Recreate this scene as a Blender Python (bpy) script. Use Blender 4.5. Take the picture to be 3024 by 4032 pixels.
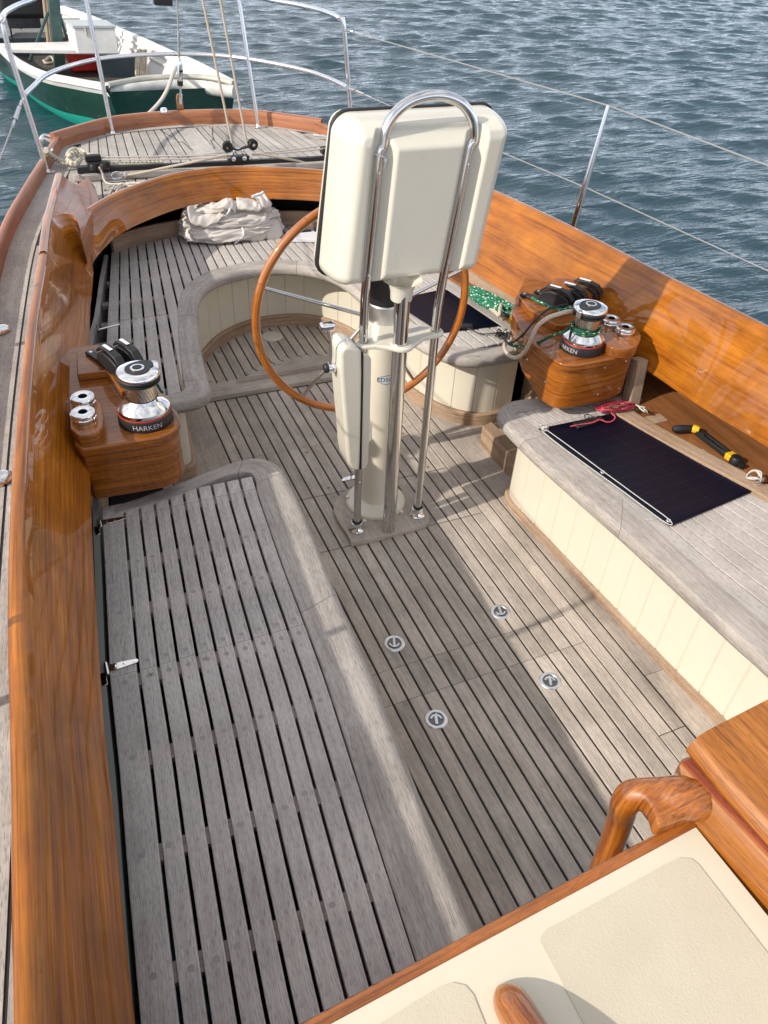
import bpy, bmesh, math, random
import numpy as np
from mathutils import Vector, Matrix
random.seed(7); rng = np.random.default_rng(7)
SC = bpy.context.scene
for o in list(bpy.data.objects): bpy.data.objects.remove(o)
COL = SC.collection
rad = math.radians
# ---------------------------------------------------------------- camera
CP = Vector((-0.7233939, -1.97085397, 1.95785443))
PITCH, ROLL, YAW, FPX = rad(40.00056611), rad(3.69591132), rad(25.46814274), 3045.8458
_f = Vector((math.sin(YAW)*math.cos(PITCH), math.cos(YAW)*math.cos(PITCH), -math.sin(PITCH)))
_r0 = Vector((math.cos(YAW), -math.sin(YAW), 0)); _u0 = _r0.cross(_f)
CR = math.cos(ROLL)*_r0 + math.sin(ROLL)*_u0; CU = -math.sin(ROLL)*_r0 + math.cos(ROLL)*_u0
cam_d = bpy.data.cameras.new("camera"); cam = bpy.data.objects.new("camera", cam_d); COL.objects.link(cam)
cam.matrix_world = Matrix(((CR.x, CU.x, -_f.x, CP.x), (CR.y, CU.y, -_f.y, CP.y), (CR.z, CU.z, -_f.z, CP.z), (0, 0, 0, 1)))
cam_d.sensor_fit = 'VERTICAL'; cam_d.sensor_height = 36; cam_d.lens = FPX/4032*36
cam_d.clip_start = 0.02; cam_d.clip_end = 6000
SC.camera = cam
# ---------------------------------------------------------------- light
SUN_EL, SUN_AZ = rad(32), rad(8)          # light travels towards +X, a little towards +Y
w = bpy.data.worlds.new("World"); SC.world = w; w.use_nodes = True
nt = w.node_tree; bg = nt.nodes['Background']
sky = nt.nodes.new('ShaderNodeTexSky'); sky.sky_type = 'NISHITA'; sky.sun_disc = False
sdir = Vector((-math.cos(SUN_EL)*math.cos(SUN_AZ), -math.cos(SUN_EL)*math.sin(SUN_AZ), math.sin(SUN_EL)))
sky.sun_elevation = SUN_EL; sky.sun_rotation = math.atan2(sdir.x, sdir.y)
sky.air_density = 1.0; sky.dust_density = 2.0; sky.ozone_density = 1.0
# thin broken cloud over the clear sky
tc = nt.nodes.new('ShaderNodeTexCoord'); mp = nt.nodes.new('ShaderNodeMapping'); mp.inputs['Scale'].default_value = (1, 1, 3)
nz = nt.nodes.new('ShaderNodeTexNoise'); nz.inputs['Scale'].default_value = 2.2; nz.inputs['Detail'].default_value = 7; nz.inputs['Roughness'].default_value = .6
rp = nt.nodes.new('ShaderNodeValToRGB'); rp.color_ramp.elements[0].position = .34; rp.color_ramp.elements[1].position = .62
mx = nt.nodes.new('ShaderNodeMix'); mx.data_type = 'RGBA'
mx.inputs['B'].default_value = (7.5, 7.45, 7.5, 1)
nt.links.new(tc.outputs['Generated'], mp.inputs[0]); nt.links.new(mp.outputs[0], nz.inputs['Vector'])
nt.links.new(nz.outputs['Fac'], rp.inputs[0])
mu = nt.nodes.new('ShaderNodeMath'); mu.operation = 'MULTIPLY'; mu.inputs[1].default_value = .9
nt.links.new(rp.outputs[0], mu.inputs[0])
sxyz = nt.nodes.new('ShaderNodeSeparateXYZ'); nt.links.new(tc.outputs['Generated'], sxyz.inputs[0])
hz = nt.nodes.new('ShaderNodeMapRange'); hz.interpolation_type = 'SMOOTHSTEP'; hz.inputs['From Min'].default_value = .42; hz.inputs['From Max'].default_value = .02; hz.inputs['To Min'].default_value = 0; hz.inputs['To Max'].default_value = 1
nt.links.new(sxyz.outputs[2], hz.inputs['Value'])
mxm = nt.nodes.new('ShaderNodeMath'); mxm.operation = 'MAXIMUM'; nt.links.new(mu.outputs[0], mxm.inputs[0]); nt.links.new(hz.outputs[0], mxm.inputs[1]); nt.links.new(mxm.outputs[0], mx.inputs['Factor'])
hc = nt.nodes.new('ShaderNodeMix'); hc.data_type = 'RGBA'; hc.inputs['A'].default_value = (8.0, 7.8, 7.7, 1); hc.inputs['B'].default_value = (8.8, 9.9, 11.6, 1)
nt.links.new(hz.outputs[0], hc.inputs['Factor']); nt.links.new(hc.outputs['Result'], mx.inputs['B'])
nt.links.new(sky.outputs[0], mx.inputs['A']); nt.links.new(mx.outputs['Result'], bg.inputs[0])
bg.inputs[1].default_value = 0.15
sun_d = bpy.data.lights.new("sun", 'SUN'); sun_d.energy = 4.2; sun_d.angle = rad(0.7); sun_d.color = (1.0, .93, .82)
sun = bpy.data.objects.new("sun", sun_d); COL.objects.link(sun)
sun.rotation_euler = (-sdir).to_track_quat('-Z', 'Y').to_euler()
SC.view_settings.view_transform = 'Standard'; SC.view_settings.look = 'None'; SC.view_settings.exposure = 0.15; SC.view_settings.gamma = 1
try: SC.view_settings.use_curve_mapping = False
except Exception: pass
# ---------------------------------------------------------------- where a sight line meets a level / a vertical plane
K = 1.8228
def _ray(u, v): return _f + CR*((u*K-1512)/FPX) - CU*((v*K-2016)/FPX)
def P(u, v, z): d = _ray(u, v); return CP + d*((z-CP.z)/d.z)
def V(u, v, y): d = _ray(u, v); return CP + d*((y-CP.y)/d.y)
def VX(u, v, x): d = _ray(u, v); return CP + d*((x-CP.x)/d.x)
def P2(u, v, z): p = P(u, v, z); return (p.x, p.y)
# ---------------------------------------------------------------- materials
def N(nt, t, **kw):
    n = nt.nodes.new(t)
    for k, v in kw.items():
        if k.startswith('i_'):
            k2 = k[2:].replace('_', ' ')
            n.inputs[k2].default_value = v
        else: setattr(n, k, v)
    return n
def newmat(name):
    m = bpy.data.materials.new(name); m.use_nodes = True
    return m, m.node_tree, m.node_tree.nodes['Principled BSDF']
def simple(name, col, rough=.5, metal=0, coat=0, bump=0, bscale=200, var=0.0, spec=.5):
    m, nt, b = newmat(name)
    b.inputs['Base Color'].default_value = (*col, 1); b.inputs['Roughness'].default_value = rough
    b.inputs['Metallic'].default_value = metal; b.inputs['Coat Weight'].default_value = coat
    b.inputs['Coat Roughness'].default_value = .04; b.inputs['Specular IOR Level'].default_value = spec
    tc = N(nt, 'ShaderNodeTexCoord')
    if var or True:
        n = N(nt, 'ShaderNodeTexNoise', i_Scale=9.0, i_Detail=6.0, i_Roughness=.65)
        nt.links.new(tc.outputs['Object'], n.inputs['Vector'])
        r = N(nt, 'ShaderNodeMapRange'); r.inputs['From Min'].default_value = .3; r.inputs['From Max'].default_value = .7
        r.inputs['To Min'].default_value = 1-max(var, .03); r.inputs['To Max'].default_value = 1+max(var, .03)*.6
        nt.links.new(n.outputs['Fac'], r.inputs['Value'])
        h = N(nt, 'ShaderNodeHueSaturation'); h.inputs['Color'].default_value = (*col, 1)
        nt.links.new(r.outputs[0], h.inputs['Value']); nt.links.new(h.outputs[0], b.inputs['Base Color'])
        r2 = N(nt, 'ShaderNodeMapRange'); r2.inputs['To Min'].default_value = max(0, rough-.06); r2.inputs['To Max'].default_value = rough+.08
        nt.links.new(n.outputs['Fac'], r2.inputs['Value']); nt.links.new(r2.outputs[0], b.inputs['Roughness'])
    if bump:
        n2 = N(nt, 'ShaderNodeTexNoise', i_Scale=bscale, i_Detail=3.0)
        nt.links.new(tc.outputs['Object'], n2.inputs['Vector'])
        bp = N(nt, 'ShaderNodeBump'); bp.inputs['Strength'].default_value = bump; bp.inputs['Distance'].default_value = .002
        nt.links.new(n2.outputs['Fac'], bp.inputs['Height']); nt.links.new(bp.outputs[0], b.inputs['Normal'])
    return m
def wood(name, dark, mid, light, gu=2.5, gv=70, rough=.85, coat=0, pores=.5, isl=.14, bump=.25, distort=.0, blotch=.18, pv=420, knot=0, spec=.4, spots=0, fine=.38, fg=5.0, pg=24.0, obj=False):
    """grain runs along UV.x (metres); each mesh island is its own board"""
    m, nt, b = newmat(name); L = nt.links.new
    uv = N(nt, 'ShaderNodeUVMap') if not obj else N(nt, 'ShaderNodeTexCoord'); sx = N(nt, 'ShaderNodeSeparateXYZ'); L(uv.outputs['Object' if obj else 0], sx.inputs[0])
    ge = N(nt, 'ShaderNodeNewGeometry')
    tc = N(nt, 'ShaderNodeTexCoord')
    def coord(a, c, zmul=37.0):
        cx = N(nt, 'ShaderNodeMath', operation='MULTIPLY'); cx.inputs[1].default_value = a; L(sx.outputs[0], cx.inputs[0])
        cy = N(nt, 'ShaderNodeMath', operation='MULTIPLY'); cy.inputs[1].default_value = c; L(sx.outputs[1], cy.inputs[0])
        cz = N(nt, 'ShaderNodeMath', operation='MULTIPLY'); cz.inputs[1].default_value = zmul; L(ge.outputs['Random Per Island'], cz.inputs[0])
        cc = N(nt, 'ShaderNodeCombineXYZ'); L(cx.outputs[0], cc.inputs[0]); L(cy.outputs[0], cc.inputs[1]); L(cz.outputs[0], cc.inputs[2])
        return cc
    n1 = N(nt, 'ShaderNodeTexNoise', i_Scale=1.0, i_Detail=7.0, i_Roughness=.62, i_Distortion=distort); L(coord(gu, gv).outputs[0], n1.inputs['Vector'])
    r1 = N(nt, 'ShaderNodeValToRGB'); e = r1.color_ramp.elements
    e[0].position = .36; e[0].color = (*dark, 1); e[1].position = .66; e[1].color = (*light, 1)
    k = e.new(.5); k.color = (*mid, 1)
    nf = N(nt, 'ShaderNodeTexNoise', i_Scale=1.0, i_Detail=3.0, i_Roughness=.6, i_Distortion=distort*.5); L(coord(gu*fg, gv*5.5, 53).outputs[0], nf.inputs['Vector'])
    mf = N(nt, 'ShaderNodeMix'); mf.data_type = 'FLOAT'; mf.inputs['Factor'].default_value = fine
    L(n1.outputs['Fac'], mf.inputs['A']); L(nf.outputs['Fac'], mf.inputs['B'])
    L(mf.outputs['Result'], r1.inputs[0])
    # island tone and soft blotches
    n2 = N(nt, 'ShaderNodeTexNoise', i_Scale=5.0, i_Detail=5.0, i_Roughness=.6); L(tc.outputs['Object'], n2.inputs['Vector'])
    mr = N(nt, 'ShaderNodeMapRange'); mr.inputs['To Min'].default_value = 1-isl; mr.inputs['To Max'].default_value = 1+isl
    L(ge.outputs['Random Per Island'], mr.inputs['Value'])
    mr2 = N(nt, 'ShaderNodeMapRange'); mr2.inputs['From Min'].default_value = .3; mr2.inputs['From Max'].default_value = .7
    mr2.inputs['To Min'].default_value = 1-blotch; mr2.inputs['To Max'].default_value = 1+blotch
    L(n2.outputs['Fac'], mr2.inputs['Value'])
    mm = N(nt, 'ShaderNodeMath', operation='MULTIPLY'); L(mr.outputs[0], mm.inputs[0]); L(mr2.outputs[0], mm.inputs[1])
    # pores: short dark flecks along the grain
    n3 = N(nt, 'ShaderNodeTexNoise', i_Scale=1.0, i_Detail=2.0); L(coord(gu*pg, pv, 91).outputs[0], n3.inputs['Vector'])
    r3 = N(nt, 'ShaderNodeMapRange'); r3.inputs['From Min'].default_value = .30; r3.inputs['From Max'].default_value = .5
    r3.inputs['To Min'].default_value = 1-pores; r3.inputs['To Max'].default_value = 1.0; L(n3.outputs['Fac'], r3.inputs['Value'])
    m3 = N(nt, 'ShaderNodeMath', operation='MULTIPLY'); L(mm.outputs[0], m3.inputs[0]); L(r3.outputs[0], m3.inputs[1])
    last = m3
    if spots:
        n4 = N(nt, 'ShaderNodeTexNoise', i_Scale=17.0, i_Detail=4.0, i_Roughness=.7); L(tc.outputs['Object'], n4.inputs['Vector'])
        r4 = N(nt, 'ShaderNodeMapRange'); r4.inputs['From Min'].default_value = .66; r4.inputs['From Max'].default_value = .76
        r4.inputs['To Min'].default_value = 1.0; r4.inputs['To Max'].default_value = 1-spots; L(n4.outputs['Fac'], r4.inputs['Value'])
        m4 = N(nt, 'ShaderNodeMath', operation='MULTIPLY'); L(last.outputs[0], m4.inputs[0]); L(r4.outputs[0], m4.inputs[1]); last = m4
    hs = N(nt, 'ShaderNodeHueSaturation'); L(last.outputs[0], hs.inputs['Value']); L(r1.outputs[0], hs.inputs['Color'])
    ms = N(nt, 'ShaderNodeMapRange'); ms.inputs['To Min'].default_value = 1.25 if not coat else 1.05; ms.inputs['To Max'].default_value = .75 if not coat else .97
    n5 = N(nt, 'ShaderNodeTexNoise', i_Scale=3.0, i_Detail=4.0); L(tc.outputs['Object'], n5.inputs['Vector']); L(n5.outputs['Fac'], ms.inputs['Value'])
    L(ms.outputs[0], hs.inputs['Saturation'])
    L(hs.outputs[0], b.inputs['Base Color'])
    b.inputs['Roughness'].default_value = rough; b.inputs['Specular IOR Level'].default_value = spec
    b.inputs['Coat Weight'].default_value = coat; b.inputs['Coat Roughness'].default_value = .035; b.inputs['Coat IOR'].default_value = 1.45
    if bump:
        ad = N(nt, 'ShaderNodeMath', operation='MULTIPLY'); L(n1.outputs['Fac'], ad.inputs[0]); L(r3.outputs[0], ad.inputs[1])
        bp = N(nt, 'ShaderNodeBump'); bp.inputs['Strength'].default_value = bump; bp.inputs['Distance'].default_value = .0015
        L(ad.outputs[0], bp.inputs['Height']); L(bp.outputs[0], b.inputs['Normal'])
    if False:   # unused
        pass
    if coat:   # a hand varnished surface is never quite flat
        n6 = N(nt, 'ShaderNodeTexNoise', i_Scale=14.0, i_Detail=2.0); L(tc.outputs['Object'], n6.inputs['Vector'])
        bp2 = N(nt, 'ShaderNodeBump'); bp2.inputs['Strength'].default_value = .045; bp2.inputs['Distance'].default_value = .004
        L(n6.outputs['Fac'], bp2.inputs['Height']); L(bp2.outputs[0], b.inputs['Coat Normal'])
    return m
def rope_mat(name, c1, c2, fleck=None, su=220.0, sv=6.0):
    """braided rope: diagonal strands from UV (u metres along, v 0..1 around)"""
    m, nt, b = newmat(name); L = nt.links.new
    uv = N(nt, 'ShaderNodeUVMap'); sx = N(nt, 'ShaderNodeSeparateXYZ'); L(uv.outputs[0], sx.inputs[0])
    def wave(sgn):
        a = N(nt, 'ShaderNodeMath', operation='MULTIPLY'); a.inputs[1].default_value = su*2; L(sx.outputs[0], a.inputs[0])
        c = N(nt, 'ShaderNodeMath', operation='MULTIPLY'); c.inputs[1].default_value = sgn*sv*2*math.pi; L(sx.outputs[1], c.inputs[0])
        d = N(nt, 'ShaderNodeMath', operation='ADD'); L(a.outputs[0], d.inputs[0]); L(c.outputs[0], d.inputs[1])
        s = N(nt, 'ShaderNodeMath', operation='SINE'); L(d.outputs[0], s.inputs[0]); return s
    s1, s2 = wave(1), wave(-1)
    mxx = N(nt, 'ShaderNodeMath', operation='MAXIMUM'); L(s1.outputs[0], mxx.inputs[0]); L(s2.outputs[0], mxx.inputs[1])
    mr = N(nt, 'ShaderNodeMapRange'); mr.inputs['From Min'].default_value = -.6; L(mxx.outputs[0], mr.inputs['Value'])
    mix = N(nt, 'ShaderNodeMix', data_type='RGBA'); mix.inputs['A'].default_value = (*c2, 1); mix.inputs['B'].default_value = (*c1, 1)
    L(mr.outputs[0], mix.inputs['Factor']); out = mix.outputs['Result']
    if fleck:
        v = N(nt, 'ShaderNodeMath', operation='MULTIPLY'); v.inputs[1].default_value = 55.0; L(sx.outputs[0], v.inputs[0])
        v2 = N(nt, 'ShaderNodeMath', operation='MULTIPLY'); v2.inputs[1].default_value = 4.0; L(sx.outputs[1], v2.inputs[0])
        cc = N(nt, 'ShaderNodeCombineXYZ'); L(v.outputs[0], cc.inputs[0]); L(v2.outputs[0], cc.inputs[1])
        vo = N(nt, 'ShaderNodeTexVoronoi', i_Scale=1.0, i_Randomness=.5); L(cc.outputs[0], vo.inputs['Vector'])
        lt = N(nt, 'ShaderNodeMath', operation='LESS_THAN'); lt.inputs[1].default_value = .3; L(vo.outputs['Distance'], lt.inputs[0])
        mix2 = N(nt, 'ShaderNodeMix', data_type='RGBA'); L(lt.outputs[0], mix2.inputs['Factor']); L(out, mix2.inputs['A']); mix2.inputs['B'].default_value = (*fleck, 1)
        out = mix2.outputs['Result']
    L(out, b.inputs['Base Color']); b.inputs['Roughness'].default_value = .85
    bp = N(nt, 'ShaderNodeBump'); bp.inputs['Strength'].default_value = .6; bp.inputs['Distance'].default_value = .0015
    L(mr.outputs[0], bp.inputs['Height']); L(bp.outputs[0], b.inputs['Normal'])
    return m
M = {}
M['floor_teak'] = wood('scrubbed teak floor', (.32,.272,.232), (.41,.355,.306), (.495,.432,.375), gu=2.5, gv=60, pores=.32, isl=.16, blotch=.20, spots=.35, fine=.55, fg=9, pv=560, pg=20)
M['bench_teak'] = wood('silver grey teak', (.375,.345,.318), (.465,.43,.40), (.55,.512,.478), gu=2.2, gv=90, pores=.45, isl=.09, bump=.55, spots=.22, pv=620, fine=.55, fg=9, pg=26, blotch=.16)
M['rim_teak'] = wood('silver grey teak moulding', (.29,.262,.238), (.385,.348,.315), (.48,.435,.395), gu=1.6, gv=50, pores=.45, isl=.05, bump=.5, distort=.3, pv=560, fine=.5, fg=7, pg=26)
M['pale_teak'] = wood('bare brown teak', (.25,.16,.10), (.36,.25,.17), (.45,.33,.24), gu=2.2, gv=60, pores=.35, isl=.1)
M['deck_teak'] = wood('weathered grey deck teak', (.32,.297,.275), (.40,.372,.344), (.48,.448,.415), gu=2.4, gv=60, pores=.45, isl=.13, fine=.55, fg=8, pv=520)
M['varnish'] = wood('varnished mahogany', (.16,.041,.004), (.31,.099,.010), (.45,.168,.018), gu=.8, gv=30, fine=.5, rough=.45, coat=1, spec=.12, pores=.13, isl=.06, bump=.05, distort=.9, blotch=.28, pv=260)
M['varnish_fig'] = wood('figured varnished mahogany', (.15,.038,.004), (.295,.094,.009), (.39,.143,.015), gu=1.3, gv=11, fine=.42, fg=1.0, rough=.45, coat=1, spec=.12, pores=.13, isl=.06, bump=.05, distort=1.6, blotch=.32, pv=300)
M['varnish_box'] = wood('varnished teak console', (.12,.032,.006), (.25,.078,.012), (.37,.130,.021), gu=1.4, gv=48, fine=.5, rough=.42, coat=1, spec=.12, pores=.3, isl=.1, bump=.05, distort=.5, blotch=.15, pv=300)
M['varnish_red'] = wood('satin red brown rail', (.22,.075,.03), (.33,.125,.055), (.41,.17,.08), gu=1.4, gv=50, rough=.5, coat=.35, pores=.25, isl=.08, bump=.1)
M['varnish_shelf'] = wood('brown varnished shelf', (.16,.062,.022), (.25,.10,.036), (.33,.14,.055), gu=1.2, gv=30, rough=.5, coat=.5, pores=.25, isl=.05, bump=.05, distort=.6)
M['cream'] = simple('cream paint', (.64,.595,.49), .32, coat=.25, var=.03)
M['gelcoat'] = simple('off white gelcoat', (.62,.588,.495), .28, coat=.5, var=.02)
M['cabin_cream'] = simple('cream deck paint', (.62,.57,.445), .3, coat=.2, var=.03)
M['nonskid'] = simple('cream non slip deck panel', (.53,.475,.365), .8, bump=.32, bscale=360, var=.06)
M['steel'] = simple('polished stainless steel', (.70,.69,.68), .09, metal=1, var=.02)
M['rail_steel'] = simple('sunlit stainless rail', (.84,.84,.85), .27, metal=1, var=.02)
M['chrome'] = simple('chrome', (.80,.80,.80), .06, metal=1, var=.02)
M['brushed'] = simple('brushed steel', (.62,.60,.56), .34, metal=1, var=.05, bump=.1)
M['ribbed'] = simple('worn ribbed bronze drum', (.66,.60,.52), .25, metal=1, var=.06)
M['black'] = simple('black plastic', (.012,.012,.013), .5, var=.1)
M['rubber'] = simple('black rubber', (.015,.015,.016), .6, var=.1)
M['caulk'] = simple('black caulking', (.010,.010,.011), .7, var=.2)
M['dark'] = simple('near black recess shade', (.012,.011,.010), .8, var=.2)  # shade of the recess under the coaming, put into the wall colour
M['red'] = simple('red plastic', (.5,.03,.02), .4, var=.05)
M['white'] = simple('white plastic', (.72,.73,.76), .4, var=.04)
M['ww'] = simple('white boat paint', (.68,.67,.64), .5, var=.12, bump=.2, bscale=60)
M['yellow'] = simple('yellow plastic', (.72,.42,.01), .45, var=.05)
M['bronze'] = simple('weathered brass screw', (.22,.14,.08), .5, metal=.6, var=.1)
M['cloth'] = simple('off white canvas', (.60,.555,.515), .9, bump=.3, bscale=500, var=.06)
M['whitecloth'] = simple('white webbing', (.75,.76,.85), .8, var=.03)
M['panel'] = simple('black photovoltaic sheet', (.003,.004,.012), .38, var=.2, spec=.15)
M['panelline'] = simple('panel cell lines', (.011,.011,.019), .35)
M['lettering'] = simple('grey lettering', (.45,.45,.46), .5)
M['rope_white'] = rope_mat('cream braided rope', (.62,.56,.50), (.38,.33,.29))
M['rope_beige'] = rope_mat('beige braided rope', (.60,.52,.42), (.36,.29,.22))
M['rope_laid'] = rope_mat('laid cream rope', (.60,.56,.44), (.22,.19,.13), su=150, sv=1)
M['rope_green'] = rope_mat('green fleck rope', (.01,.20,.10), (.004,.08,.04), fleck=(.7,.75,.65))
M['rope_darkgreen'] = rope_mat('dark green rope', (.008,.10,.055), (.003,.04,.02), fleck=(.45,.55,.3))
M['cord_white'] = rope_mat('white cord', (.75,.74,.70), (.35,.34,.33), su=400)
M['cord_pink'] = simple('pink wire', (.55,.06,.10), .45)
M['wire'] = rope_mat('stainless wire rope', (.55,.55,.55), (.22,.22,.22), su=500)
for n_ in ('wire',): M[n_].node_tree.nodes['Principled BSDF'].inputs['Metallic'].default_value = .8
# ---------------------------------------------------------------- geometry helpers
def cat(pts, k=6, closed=False):
    """Catmull-Rom through pts (any dimension), k points per span"""
    p = [np.array(q, float) for q in pts]; n = len(p); out = []
    rngi = range(n if closed else n-1)
    for i in rngi:
        if closed: a, b, c, d = p[(i-1) % n], p[i], p[(i+1) % n], p[(i+2) % n]
        else:
            b, c = p[i], p[i+1]; a = p[i-1] if i > 0 else 2*b-c; d = p[i+2] if i+2 < n else 2*c-b
        for s in range(k):
            t = s/k
            out.append(.5*((2*b)+(-a+c)*t+(2*a-5*b+4*c-d)*t*t+(-a+3*b-3*c+d)*t**3))
    if not closed: out.append(p[-1])
    return [tuple(q) for q in out]
def resample(pts, n):
    p = np.array([tuple(q) for q in pts], float); s = np.r_[0, np.cumsum(np.linalg.norm(np.diff(p, axis=0), axis=1))]
    t = np.linspace(0, s[-1], n)
    return [tuple(q) for q in np.stack([np.interp(t, s, p[:, k]) for k in range(p.shape[1])], 1)]
def lerp(a, b, t): return tuple(x+(y-x)*t for x, y in zip(a, b))
class MB:
    def __init__(s): s.v = []; s.f = []; s.uv = []
    def add(s, vs, fs, uvs=None):
        o = len(s.v); s.v += [tuple(map(float, p)) for p in vs]
        for k, f in enumerate(fs):
            s.f.append(tuple(i+o for i in f))
            s.uv.append(uvs[k] if uvs else [(vs[i][1], vs[i][0]) for i in f])
        return s
    def grid(s, rows, close_u=False, close_v=False, u0=0.0, flip=False):
        """rows: list of rows of 3-D points; UV.x runs along the rows, UV.y across them"""
        R = len(rows); C = len(rows[0]); vs = [p for r in rows for p in r]
        A = np.array([[tuple(p) for p in r] for r in rows], float)
        lu = np.zeros((R, C)); lu[:, 1:] = np.cumsum(np.linalg.norm(np.diff(A, axis=1), axis=2), axis=1)
        lu[:] = lu[R//2]
        lv = np.zeros((R, C)); lv[1:] = np.cumsum(np.linalg.norm(np.diff(A, axis=0), axis=2), axis=0)
        lv[:] = lv[:, C//2][:, None]
        du = np.linalg.norm(A[:, 0]-A[:, -1], axis=1).mean() if close_u else 0; dv = np.linalg.norm(A[0]-A[-1], axis=1).mean() if close_v else 0
        fs = []; us = []
        for i in range(R if close_v else R-1):
            for j in range(C if close_u else C-1):
                i2, j2 = (i+1) % R, (j+1) % C
                U1 = lu[i, j2] if j2 else lu[i, j]+du; V1 = lv[i2, j] if i2 else lv[i, j]+dv
                if j2 and not (i2 == 0): V1 = lv[i2, j]
                q = [(i, j), (i, j2), (i2, j2), (i2, j)]; t = [(lu[i, j]+u0, lv[i, j]), (U1+u0, lv[i, j]), (U1+u0, V1), (lu[i, j]+u0, V1)]
                if flip: q.reverse(); t.reverse()
                fs.append([a*C+b for a, b in q]); us.append(t)
        return s.add(vs, fs, us)
    def prism(s, out, z0, z1, axis='z', along='y'):
        """closed outline (x,y) from z0 to z1; z may be callables of (x,y)"""
        area = sum(out[i][0]*out[(i+1) % len(out)][1]-out[(i+1) % len(out)][0]*out[i][1] for i in range(len(out)))
        o = list(out) if area > 0 else list(out)[::-1]
        n = len(o); g0 = z0 if callable(z0) else (lambda x, y: z0); g1 = z1 if callable(z1) else (lambda x, y: z1)
        vs = [(x, y, g0(x, y)) for x, y in o]+[(x, y, g1(x, y)) for x, y in o]
        fs = [list(range(n, 2*n)), list(range(n-1, -1, -1))]
        pu = (lambda p: (p[1], p[0])) if along == 'y' else (lambda p: (p[0], p[1]))
        us = [[pu(vs[i]) for i in fs[0]], [pu(vs[i]) for i in fs[1]]]
        c = 0
        for i in range(n):
            j = (i+1) % n; d = math.dist(o[i], o[j])
            fs.append([i, j, n+j, n+i]); us.append([(c, vs[i][2]), (c+d, vs[j][2]), (c+d, vs[n+j][2]), (c, vs[n+i][2])]); c += d
        return s.add(vs, fs, us)
    def box(s, c, size, rot=None, along=0):
        hx, hy, hz = (q/2 for q in size)
        cs = [(-hx, -hy, -hz), (hx, -hy, -hz), (hx, hy, -hz), (-hx, hy, -hz), (-hx, -hy, hz), (hx, -hy, hz), (hx, hy, hz), (-hx, hy, hz)]
        fs = [(4, 5, 6, 7), (3, 2, 1, 0), (0, 1, 5, 4), (1, 2, 6, 5), (2, 3, 7, 6), (3, 0, 4, 7)]
        oth = [a for a in (0, 1, 2) if a != along]
        us = []
        for f in fs:
            us.append([(cs[i][along]+c[0]*.37+c[1], cs[i][oth[0]]+cs[i][oth[1]]) for i in f])
        Rm = rot if rot is not None else Matrix.Identity(3)
        vs = [tuple(Rm @ Vector(p)+Vector(c)) for p in cs]
        return s.add(vs, fs, us)
    def tube(s, pts, r, n=12, closed=False, cap=True, vscale=None, flat=1.0):
        p = [Vector(q) for q in pts]; m = len(p)
        rr = r if isinstance(r, (list, tuple)) else [r]*m
        tang = []
        for i in range(m):
            if closed: t = p[(i+1) % m]-p[i-1]
            else: t = p[min(i+1, m-1)]-p[max(i-1, 0)]
            tang.append(t.normalized() if t.length > 1e-9 else Vector((0, 0, 1)))
        up = Vector((0, 0, 1)) if abs(tang[0].z) < .9 else Vector((0, 1, 0))
        nrm = (up-tang[0]*up.dot(tang[0])).normalized(); cols = []; ln = [0.0]
        for i in range(m):
            nrm = (nrm-tang[i]*nrm.dot(tang[i])).normalized(); bn = tang[i].cross(nrm)
            cols.append([p[i]+(nrm*math.cos(2*math.pi*k/n)*flat+bn*math.sin(2*math.pi*k/n))*rr[i] for k in range(n)])
            if i: ln.append(ln[-1]+(p[i]-p[i-1]).length)
        vs = [tuple(q) for c in cols for q in c]; fs = []; us = []
        vs_ = vscale if vscale else 1.0
        for i in range(m if closed else m-1):
            i2 = (i+1) % m; L1 = ln[i2] if i2 else ln[i]+(p[0]-p[i]).length
            for k in range(n):
                k2 = (k+1) % n
                fs.append([i*n+k, i*n+k2, i2*n+k2, i2*n+k])
                us.append([(ln[i], k/n*vs_), (ln[i], (k+1)/n*vs_), (L1, (k+1)/n*vs_), (L1, k/n*vs_)])
        if cap and not closed:
            fs.append(list(range(n-1, -1, -1))); us.append([(0, 0)]*n)
            fs.append([(m-1)*n+k for k in range(n)]); us.append([(0, 0)]*n)
        return s.add(vs, fs, us)
    def lathe(s, prof, c=(0, 0, 0), n=32, mat=None, wob=None):
        """prof: list of (r, h); axis +Z unless mat (3x3) given"""
        Rm = mat if mat is not None else Matrix.Identity(3); C = Vector(c); rows = []
        for r, h in prof:
            rows.append([tuple(Rm @ Vector((max(r, 1e-5)*math.cos(2*math.pi*k/n), max(r, 1e-5)*math.sin(2*math.pi*k/n), h))+C) for k in range(n)])
        vs = [p for r_ in rows for p in r_]; fs = []; us = []
        for i in range(len(prof)-1):
            for k in range(n):
                k2 = (k+1) % n; fs.append([i*n+k, i*n+k2, (i+1)*n+k2, (i+1)*n+k]); us.append([(k/n*.3, i*.01), ((k+1)/n*.3, i*.01), ((k+1)/n*.3, i*.01+.01), (k/n*.3, i*.01+.01)])
        return s.add(vs, fs, us)
    def build(s, name, mat, parent=None, bevel=0, seg=2, ang=35, tri=False, loc=None):
        me = bpy.data.meshes.new(name); me.from_pydata(s.v, [], s.f); 
        ul = me.uv_layers.new(name='UVMap'); flat = [c for f in s.uv for q in f for c in q]
        ul.data.foreach_set('uv', flat)
        me.validate(verbose=False)
        me.materials.append(mat)
        me.polygons.foreach_set('use_smooth', [True]*len(me.polygons))
        try: me.set_sharp_from_angle(angle=rad(ang))
        except Exception: pass
        o = bpy.data.objects.new(name, me); COL.objects.link(o)
        if parent is not None: o.parent = parent; o.matrix_parent_inverse = parent.matrix_basis.inverted()
        if bevel:
            b = o.modifiers.new('bevel', 'BEVEL'); b.width = bevel; b.segments = seg; b.limit_method = 'ANGLE'; b.angle_limit = rad(40); b.harden_normals = False
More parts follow.
